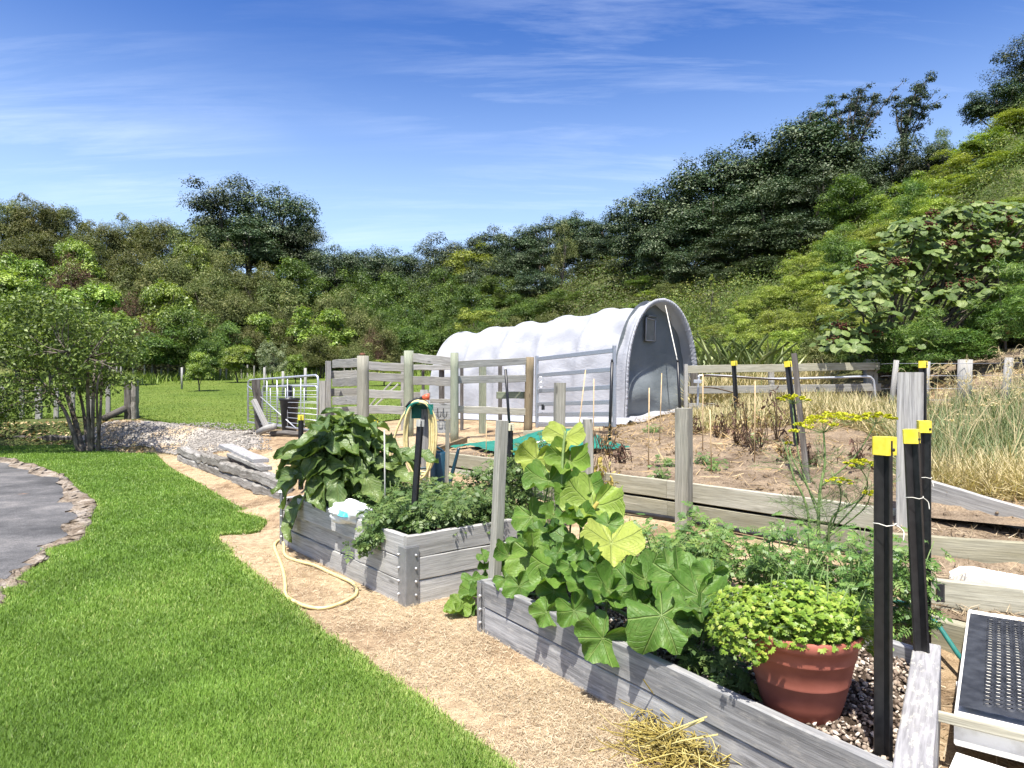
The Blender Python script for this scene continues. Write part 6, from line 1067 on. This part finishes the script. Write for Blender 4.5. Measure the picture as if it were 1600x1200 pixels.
for x, y in CH2: tag(bushy('pepper_plant', 'upright pepper plant behind the parsley pot', [[x, y, .18]], 'chil', T=T_PIN, leaf=(.05, .095), nst=7, h=(.25, .54), spread=.22, per=22, rn=(.5, .24)), group='pepper plants behind the parsley pot')
bushy('squash_seedling', 'small lobed-leaf seedling left of the terracotta pot', [[.82, 2.98, .21], [.9, 2.85, .21], [.95, 3.1, .22]], 'tom', leaf=(.06, .1), nst=5, h=(.06, .2), spread=.12, per=12, rn=(.5, .2))
# parsley
ps = thing('parsley_plant', 'bright parsley mounded over the rim of the terracotta pot', 'plant', PC + UP * .3); gl, gs = Geo(), Geo(); c = PC + A3(-.02, -.02, .36)
for k in range(4600):
    d = rdir(1, nr, -.25)[0]; rr = nr.uniform(.35, 1) ** .6; p = c + d * A3(.335, .28, .135) * rr * (1 + .18 * math.sin(5 * d[0] + 2) * math.sin(6 * d[1] + 1))
    if d[2] < .1: p[2] -= nr.uniform(0, .09) * rr
    if np.hypot(p[0] - PC[0], p[1] - PC[1]) < .225: p[2] = max(p[2], PC[2] + .34)
    elif p[1] < PC[1] - .08 and abs(p[0] - PC[0]) < .2: p[1] = PC[1] - .2 + .3 * nr.random(); p[2] = max(p[2], PC[2] + .35)
    out = nrm(d * [1, 1, .4] + A3(0, 0, .1)); Nn = nrm(UP * 1 + d * .5 + A3(-.05, -.3, 0) + nr.normal(0, .35, 3)); stamp1(gl, T_PAR, p, out + nr.normal(0, .3, 3), Nn, nr.uniform(.013, .029), 1, np.clip(nr.normal(.46, .25), 0, 1), .8)
    if k % 9 == 0: s = PC + A3(nr.normal(0, .07), nr.normal(0, .07), .3); gs.tube([s, (s + p) / 2 + A3(0, 0, .04), p], .0018, 4)
for k in range(12): s = c + A3(nr.normal(0, .12), nr.normal(0, .1), .06); gs.tube([s, s + A3(nr.normal(0, .04), nr.normal(0, .03), .13)], .0022, 4)
put('leaves', gl, M['pars'], ps); put('stems', gs, M['stem'], ps)
# fennel
FBs = A3(1.97, 4.25, .12); fn = thing('fennel_plant', 'tall fennel with flat yellow flower heads behind the pepper plants', 'plant', FBs); gs, gf, gh = Geo(), Geo(), Geo()
def umbel(hub, R, n, tilt=(0, 0), dens=70):
    for k in range(n):
        a = 2.4 * k; r_ = R * math.sqrt((k + .5) / n); e = hub + A3(math.cos(a) * r_ + tilt[0] * r_, math.sin(a) * r_, R * .55 - r_ * r_ / R * .33 + tilt[1] * r_ * math.cos(a)); gs.tube([hub, (hub + e) / 2 + A3(0, 0, -R * .03), e], .0016, 4)
        m_ = dens; d = rdir(m_, nr); rr = R * .19; P = e + d * rr * nr.uniform(.3, 1, (m_, 1)) * [1, 1, .35] + A3(0, 0, rr * .2); leaves(gf, T_RH, P, UP + nr.normal(0, .6, (m_, 3)), nr.uniform(.010, .019, m_), .8, nr.uniform(0, 1, m_), nr)
UM = [(1287, 676, 4.35, .20, 20, (1284, 760)), (1238, 631, 4.55, .10, 14, (1250, 720)), (1368, 662, 4.2, .115, 15, (1335, 715)), (1346, 733, 4.05, .095, 13, (1352, 770)), (1312, 758, 4.15, .075, 11, (1312, 790)), (1360, 775, 4.0, .05, 8, (1345, 800)), (1234, 695, 4.4, .03, 5, (1240, 720)), (1382, 845, 3.95, .06, 8, (1370, 870))]
main = spline([FBs, W(1280, 850, 4.25), W(1281, 770, 4.3), W(1289, 725, 4.33), W(1287, 676, 4.35)], 6); gs.tube(main, np.linspace(.014, .006, len(main)), 8)
for k, (u, v, D, R, n_, mid) in enumerate(UM):
    hub = W(u, v, D); umbel(hub, R, n_, (.0, .25 if k == 0 else 0))
    if k: st_ = main[{1: 9, 2: 13, 3: 6, 4: 5, 5: 6, 6: 10, 7: 3}[k]]; gs.tube(spline([st_, W(mid[0], mid[1], (D + st_[1]) / 2), hub], 6), np.linspace(.006, .003, 13), 6)
s2 = spline([FBs + A3(-.06, .03, 0), W(1262, 800, 4.3), W(1240, 745, 4.35), W(1226, 690, 4.4)], 6); gs.tube(s2, np.linspace(.010, .003, len(s2)), 6); s3 = spline([FBs + A3(.05, 0, 0), W(1296, 820, 4.2), W(1345, 780, 4.1), W(1352, 760, 4.05)], 6); gs.tube(s3, np.linspace(.009, .003, len(s3)), 6)
for k in range(90):
    src = (main, s2, s3)[k % 3]; p = src[nr.integers(1, int(len(src) * .8))]; d = nrm(rdir(1, nr, -.1)[0] * [1, 1, .7]); L = nr.uniform(.12, .26); m_ = 26; t = nr.uniform(.15, 1, m_)[:, None]; a = nrm(d + nr.normal(0, .55, (m_, 3))); Q = p + d * L * t; leaves(gh, T_RH, Q, nr.normal(0, 1, (m_, 3)), nr.uniform(.04, .10, m_), .035, nr.uniform(0, 1, m_), nr, A=a); gs.tube([p, p + d * L], .0015, 4)
put('stems', gs, M['stem'], fn); put('flower_heads', gf, M['fenf'], fn, uv=False); put('thread_leaves', gh, M['fenl'], fn, uv=False)

# dead plants in the upper garden
DG = 'dried dead plants in the upper garden'; DL = 'dried brown dead plant standing in the upper garden soil'
for i, (u, vt, D, wpx) in enumerate([(1168, 618, 8.6, 26), (1152, 655, 8.9, 24), (1130, 640, 9.4, 22), (1188, 640, 8.3, 28), (1213, 600, 8.9, 34), (1178, 670, 8.0, 24), (1120, 655, 9.6, 18), (1265, 690, 7.0, 26), (1340, 690, 6.4, 30), (950, 668, 8.3, 20), (968, 690, 7.6, 24), (1090, 650, 10.2, 26), (1225, 690, 7.4, 22)]):
    b = W(u, 600, D); b[2] = gz(b[0], D); t = W(u, vt, D); h = t[2] - b[2]; root = thing('dead_plant', DL, 'plant', b, DG); g, gl = Geo(), Geo()
    for k in range(6):
        e = b + A3(nr.normal(0, wpx / K * D * .35), nr.normal(0, .08), h * nr.uniform(.55, 1)); P = spline([b, (b + e) / 2 + nr.normal(0, .03, 3), e], 5); g.tube(P, np.linspace(.008, .003, len(P)), 5)
        for q in range(5): p = P[nr.integers(3, len(P))]; d = rdir(1, nr, -.6)[0] * nr.uniform(.05, .16); g.tube([p, p + d], .0025, 4); m_ = 2; leaves(gl, T_EGG[0], p + d * nr.uniform(.4, 1, (m_, 1)), nr.normal(0, 1, (m_, 3)), nr.uniform(.03, .08, m_), .35, nr.uniform(0, .6, m_), nr, .8, A=A3(0, 0, -1) + nr.normal(0, .4, (m_, 3)))
    put('stems', g, M['dead_stem'], root); put('withered_leaves', gl, M['straw'] if i % 3 == 0 else M['red'], root, uv=False)
b = W(936, 745, 6.35); vn = thing('withered_vine', 'withered bean vine with yellow leaves draped over the plank wall', 'plant', A3(b[0], b[1], .45)); g, gl = Geo(), Geo()
for k in range(13):
    s = W(932 + nr.normal(0, 10), 665 + nr.uniform(0, 14), 6.75); e = W(934 + nr.normal(0, 14), 740 + nr.uniform(-18, 22), 6.45 if k % 2 else 6.7); g.tube(spline([s, s * .5 + e * .5 + nr.normal(0, .03, 3), e], 4), .003, 4); m_ = 6; leaves(gl, T_EGG[k % 3], e + nr.normal(0, .05, (m_, 3)), nr.normal(0, 1, (m_, 3)) + A3(0, -1, .3), nr.uniform(.05, .11, m_), .45, nr.uniform(.1, 1, m_), nr, .8, A=A3(0, 0, -1) + nr.normal(0, .5, (m_, 3)))
put('stems', g, M['dead_stem'], vn); put('leaves', gl, M['hay'], vn, uv=False)
for u, D in ((1042, 7.2), (1115, 7.0), (1035, 6.6), (1100, 7.4), (1180, 8.9), (1030, 10.5), (1015, 10.8)):
    q = W(u, 600, D); tag(bushy('weed', 'small green weed sprouting in the upper garden soil', [[q[0], q[1], gz(q[0], D)]], 'chil', leaf=(.05, .09), nst=4, h=(.03, .12), spread=.12, per=9), group='weeds in the upper garden soil')

# hay heap by the front plank
hc_ = G(1062, 1178, 0); g = Geo()
for k in range(420):
    a = nr.uniform(0, 6.28); d = A3(math.cos(a), math.sin(a), nr.normal(.12, .28)); d = nrm(d); L = nr.uniform(.07, .2); o = hc_ + A3(nr.normal(0, .10), nr.normal(0, .11), abs(nr.normal(0, .035)) + .012); q = o + d * L; q[2] = max(q[2], .008); m_ = (o + q) / 2 + nr.normal(0, .018, 3); m_[2] = max(m_[2], .01); g.tube(spline([o - d * L * .4 * [1, 1, 0], m_, q], 3), np.full(7, nr.uniform(.0012, .003)), 4, rnd=nr.uniform(0, 1), cap=False)
for a, b in (((1000, 1168), (1105, 1120)), ((1010, 1175), (1122, 1148)), ((1035, 1160), (1100, 1125))): p, q = W(*a, 2.75), W(*b, 2.62); g.tube([p, (p + q) / 2 + A3(0, 0, .01), q], .0035, 5, rnd=.9)
put('hay_heap', g, M['hay'], label='small heap of pulled yellow hay against the front plank', cat='hay heap', loc=hc_, uv=False)

# ================================================================ ground cover
def blades(g, x, y, z, h, w_, rnd, lean=.45, T=T_BL):
    n = len(x); az = nr.uniform(0, 6.28, n); l = np.abs(nr.normal(0, lean, n)); A = np.stack([np.cos(az) * np.sin(l), np.sin(az) * np.sin(l), np.cos(l)], 1); t2 = nr.uniform(0, 6.28, n); R = np.stack([np.cos(t2), np.sin(t2), 0 * t2], 1); B = nrm(np.cross(A, R)); N_ = np.cross(A, B); N_ = N_ * np.where(N_[:, 2:3] < 0, 1, -1)
    h = np.broadcast_to(h, (n,)); g.stamp(T, np.stack([x, y, z], 1), A * h[:, None], B * np.broadcast_to(w_, (n,))[:, None], N_ * h[:, None], rnd)
n = 1150000; u = nr.uniform(-420, 980, n); v = 697 + (1330 - 697) * nr.uniform(0, 1, n); D = EYE * K / (v - 600); x = (u - 800) / K * D; ok = pip(x + nr.normal(0, .022, n), D + nr.normal(0, .022, n), lawn_poly); x, y = x[ok], D[ok]
de = dist_line(x, y, R_EDGE); dk = dist_line(x, y, KO); patch = np.sin(x * 1.9 + np.sin(y * 1.3)) * np.sin(y * 1.6 + 1 + np.sin(x * 1.1)); rn = np.clip(nr.normal(.44, .2, len(x)) + .17 * patch + .1 * np.sin(x * 7 + 2 * np.sin(y * 5)) * np.sin(y * 6.3) + .5 * (nr.random(len(x)) < .025), 0, .99); fr = (de < .05 + .05 * nr.random(len(x))) | (dk < .12 * nr.random(len(x))); rn = np.where(fr & (nr.random(len(x)) < .55), nr.uniform(.85, 1, len(x)), rn)
g = Geo(); blades(g, x, y, np.full(len(x), .018), nr.uniform(.018, .042, len(x)) * (1 - .2 * fr), .0021 * (1 + .3 * y), rn, .5); put('lawn_grass', g, M['grass'], kind='stuff', uv=False)
# dry clippings on the bare strip
n = 290000; u = nr.uniform(225, 1250, n); v = 712 + (1330 - 712) * nr.uniform(0, 1, n); D = EYE * K / (v - 600); x = (u - 800) / K * D; z = ground(x, D); ok = ~pip(x, D, lawn_poly) & (z < .09)
def inquad(x, y, a, b, c, d): return pip(x, y, [a[:2], b[:2], c[:2], d[:2]])
ok &= ~inquad(x, D, C1, C0, C0 + e2 * LW, C1 + e2 * LW) & ~inquad(x, D, FA, FB2, FE, FC); x, y, z = x[ok], D[ok], z[ok]; cl = np.sin(x * 5 + np.sin(y * 4)) * np.sin(y * 4.5) + nr.normal(0, .5, len(x)); kp = cl > -.3; x, y, z = x[kp], y[kp], z[kp]; n = len(x)
g = Geo(); P = np.stack([x, y, z + nr.uniform(.002, .014, n)], 1); a = nrm(rdir(n, nr) * [1, 1, .28]); leaves(g, T_BL, P, UP + nr.normal(0, .35, (n, 3)), nr.uniform(.012, .036, n) * (1 + .06 * y), .055 * (1 + .03 * y), np.clip(nr.normal(.55, .26, n), 0, 1), nr, A=a); put('dry_grass_clippings', g, M['drystraw'], kind='stuff', uv=False)
# paddock grass and the long strip under the far trees
g = Geo(); n = 90000; u = nr.uniform(-420, 690, n); t = nr.uniform(0, 1, n) ** 1.7; a = np.interp(u, PU, PN); b = np.interp(u, PU, [31, 43, 44, 45, 47, 50, 52, 54, 56, 57, 58]); D = a + (b - a) * t; x = (u - 800) / K * D; blades(g, x, D, ground(x, D) + .02, nr.uniform(.02, .05, n), .011 * (1 + .03 * D), np.clip(nr.normal(.45, .2, n), 0, 1), .6)
n = 16000; u = nr.uniform(-420, 690, n); D = np.interp(u, PU, [31, 43, 44, 45, 47, 50, 52, 54, 56, 57, 58]) - np.abs(nr.normal(0, 3.2, n)) + 1.5; x = (u - 800) / K * D; blades(g, x, D, ground(x, D), nr.uniform(.3, .75, n), .05, np.clip(nr.normal(.75, .2, n), 0, 1), .35); put('paddock_grass', g, M['padgrass'], kind='stuff', uv=False)
# straw and dry growth in the upper garden
g = Geo(); n = 26000; s_ = nr.uniform(-.8, 8, n); t_ = nr.uniform(.15, 9, n); x = WA[0] + s_ * wd[0] + t_ * wp[0]; y = WA[1] + s_ * wd[1] + t_ * wp[1]; pr = .25 + .75 * sstep(1, 4, t_); cl = np.sin(x * 3.1 + np.sin(y * 2.3)) * np.sin(y * 2.9 + x); ok = (nr.random(n) < pr) & (cl + nr.normal(0, .4, n) > -.2); x, y = x[ok], y[ok]; n = len(x)
P = np.stack([x, y, ground(x, y) + nr.uniform(.005, .05, n)], 1); leaves(g, T_BL, P, UP + nr.normal(0, .3, (n, 3)), nr.uniform(.06, .24, n), .05, np.clip(nr.normal(.4, .25, n), 0, 1), nr, A=nrm(rdir(n, nr) * [1, 1, .3])); put('garden_straw', g, M['straw'], kind='stuff', uv=False)
g = Geo(); n = 700; s_ = nr.uniform(.2, 7.5, n); t_ = .1 + np.abs(nr.normal(0, 1.5, n)); x = WA[0] + s_ * wd[0] + t_ * wp[0]; y = WA[1] + s_ * wd[1] + t_ * wp[1]; r_ = nr.uniform(.008, .04, n)[:, None] * nr.uniform(.4, 1, (n, 1)); a, b, c = frame(rdir(n, nr)); g.stamp(ICO1, np.stack([x, y, ground(x, y) + .004], 1), a * r_ * 1.3, b * r_, c * r_ * .8, nr.uniform(0, 1, n)); put('soil_clods', g, M['soil'], kind='stuff', smooth=False, uv=False)
g = Geo(); n = 9500; u = nr.uniform(1075, 1420, n); D = nr.uniform(10.2, 12.75, n) ; D = np.where(u > 1300, D - (u - 1300) / 120 * 3.2, D); x = (u - 800) / K * D; h = nr.uniform(.14, .46, n) * (.5 + .5 * sstep(1080, 1180, u)); blades(g, x, D, ground(x, D), h, .014, np.clip(nr.normal(.72, .16, n), .3, 1), .5)
n = 5000; u = nr.uniform(1080, 1300, n); D = nr.uniform(13.3, 15.2, n); x = (u - 800) / K * D; blades(g, x, D, ground(x, D), nr.uniform(.3, .8, n), .02, np.clip(nr.normal(.75, .15, n), .3, 1), .4); put('dry_fence_grass', g, M['longgrass'], kind='stuff', uv=False)
g = Geo(); n = 15000; u = nr.uniform(1400, 1760, n); D = nr.uniform(5.25, 9.6, n); x = (u - 800) / K * D; z = ground(x, D); ok = D > np.interp(u, [1400, 1450, 1600, 1760], [6.2, 5.2, 4.75, 4.4]); x, y, z, u2 = x[ok], D[ok], z[ok], u[ok]; n = len(x)
rn = np.clip(nr.normal(.26, .18, n) + .45 * ((y < 5.6) | (nr.random(n) < .16)), 0, 1); blades(g, x, y, z, nr.uniform(.18, .42, n) * (1 + .6 * (nr.random(n) < .10)), nr.uniform(.006, .012, n), rn, .75)
n = 110; u = nr.uniform(1440, 1640, n); D = nr.uniform(5.6, 9, n); x = (u - 800) / K * D; z = ground(x, D); 
for i in range(n):
    h = nr.uniform(.5, .9); l = nr.normal(0, .25, 2); b = A3(x[i], D[i], z[i]); e = b + A3(l[0] * h, l[1] * h, h); P = spline([b, (b + e) / 2 + A3(-l[0] * .1, 0, .05), e, e + A3(l[0] * .3, 0, -.03)], 4); g.tube(P, np.linspace(.003, .0015, len(P)), 4, rnd=.9, cap=False); m_ = 24; leaves(g, T_RH, P[-1] - (P[-1] - P[-6]) * nr.uniform(0, 1.2, (m_, 1)) + nr.normal(0, .006, (m_, 3)), nr.normal(0, 1, (m_, 3)), .025, .3, .95, nr)
n = 2600; u = nr.uniform(1440, 1660, n); D = np.interp(u, [1440, 1660], [5.35, 4.75]) + np.abs(nr.normal(0, .25, n)); x = (u - 800) / K * D; blades(g, x, D, ground(x, D), nr.uniform(.15, .4, n), .008, np.clip(nr.normal(.82, .12, n), .5, 1), 1.0); put('long_dry_grass', g, M['longgrass'], kind='stuff', uv=False)
# litter on the right-hand steps, weeds by the step, leaf litter and gravel
g = Geo(); n = 2600; tq = nr.uniform(0, 1, n); lane = nr.integers(0, 3, n); A0 = np.array([B0, Cc0, D0])[lane]; A1 = np.array([B1, Cc1, D1 + A3(.4, -.2, 0)])[lane]; off = np.array([bq, cq, cq])[lane] * nr.uniform(.04, .4, (n, 1)); P = A0 + (A1 - A0) * tq[:, None] + off; P[:, 2] += nr.uniform(-.02, .025, n); leaves(g, T_BL, P, UP + nr.normal(0, .5, (n, 3)), nr.uniform(.03, .09, n), .07, np.clip(nr.normal(.35, .25, n), 0, 1), nr, A=nrm(rdir(n, nr) * [1, 1, .5]))
n = 1500; P = np.stack([nr.uniform(1.5, 3.2, n), nr.uniform(2.0, 3.4, n), np.zeros(n)], 1); P[:, 2] = ground(P[:, 0], P[:, 1]) + .012; leaves(g, T_BL, P, UP + nr.normal(0, .4, (n, 3)), nr.uniform(.03, .09, n), .07, np.clip(nr.normal(.5, .25, n), 0, 1), nr, A=nrm(rdir(n, nr) * [1, 1, .4])); put('step_litter', g, M['drystraw'], kind='stuff', uv=False)
g = Geo(); n = 4200; u = nr.uniform(-260, 225, n); D = nr.uniform(14.2, 17.6, n); x = (u - 800) / K * D; P = np.stack([x, D, ground(x, D) + .02], 1); ok = ~pip(x, D, lawn_poly); leaves(g, T_RH, P[ok], UP + nr.normal(0, .4, (ok.sum(), 3)), nr.uniform(.06, .13, ok.sum()), .5, nr.uniform(0, 1, ok.sum()), nr); put('leaf_litter', g, M['straw'], kind='stuff', uv=False)
g = Geo(); n = 9000; u = nr.uniform(110, 430, n); D = np.interp(u, [95, 130, 200, 240, 285, 330, 380, 440], [15.8, 15.7, 15.3, 15.1, 13.6, 12.6, 11.9, 11.2]) + nr.uniform(0, 1, n) ** 1.3 * 4.2; x = (u - 800) / K * D; r_ = nr.uniform(.008, .022, n)[:, None]; a, b, c = frame(rdir(n, nr)); ok = (~pip(x, D, lawn_poly)) & (D < 16.6) & (nr.random(n) < (432 - u) / 110); P = np.stack([x, D, ground(x, D) + .035], 1); g.stamp(ICO0, P[ok], (a * r_ * 1.2)[ok], (b * r_)[ok], (c * r_ * .7)[ok], nr.uniform(0, 1, n)[ok]); put('drive_gravel', g, M['stone'], kind='stuff', smooth=False, uv=False)
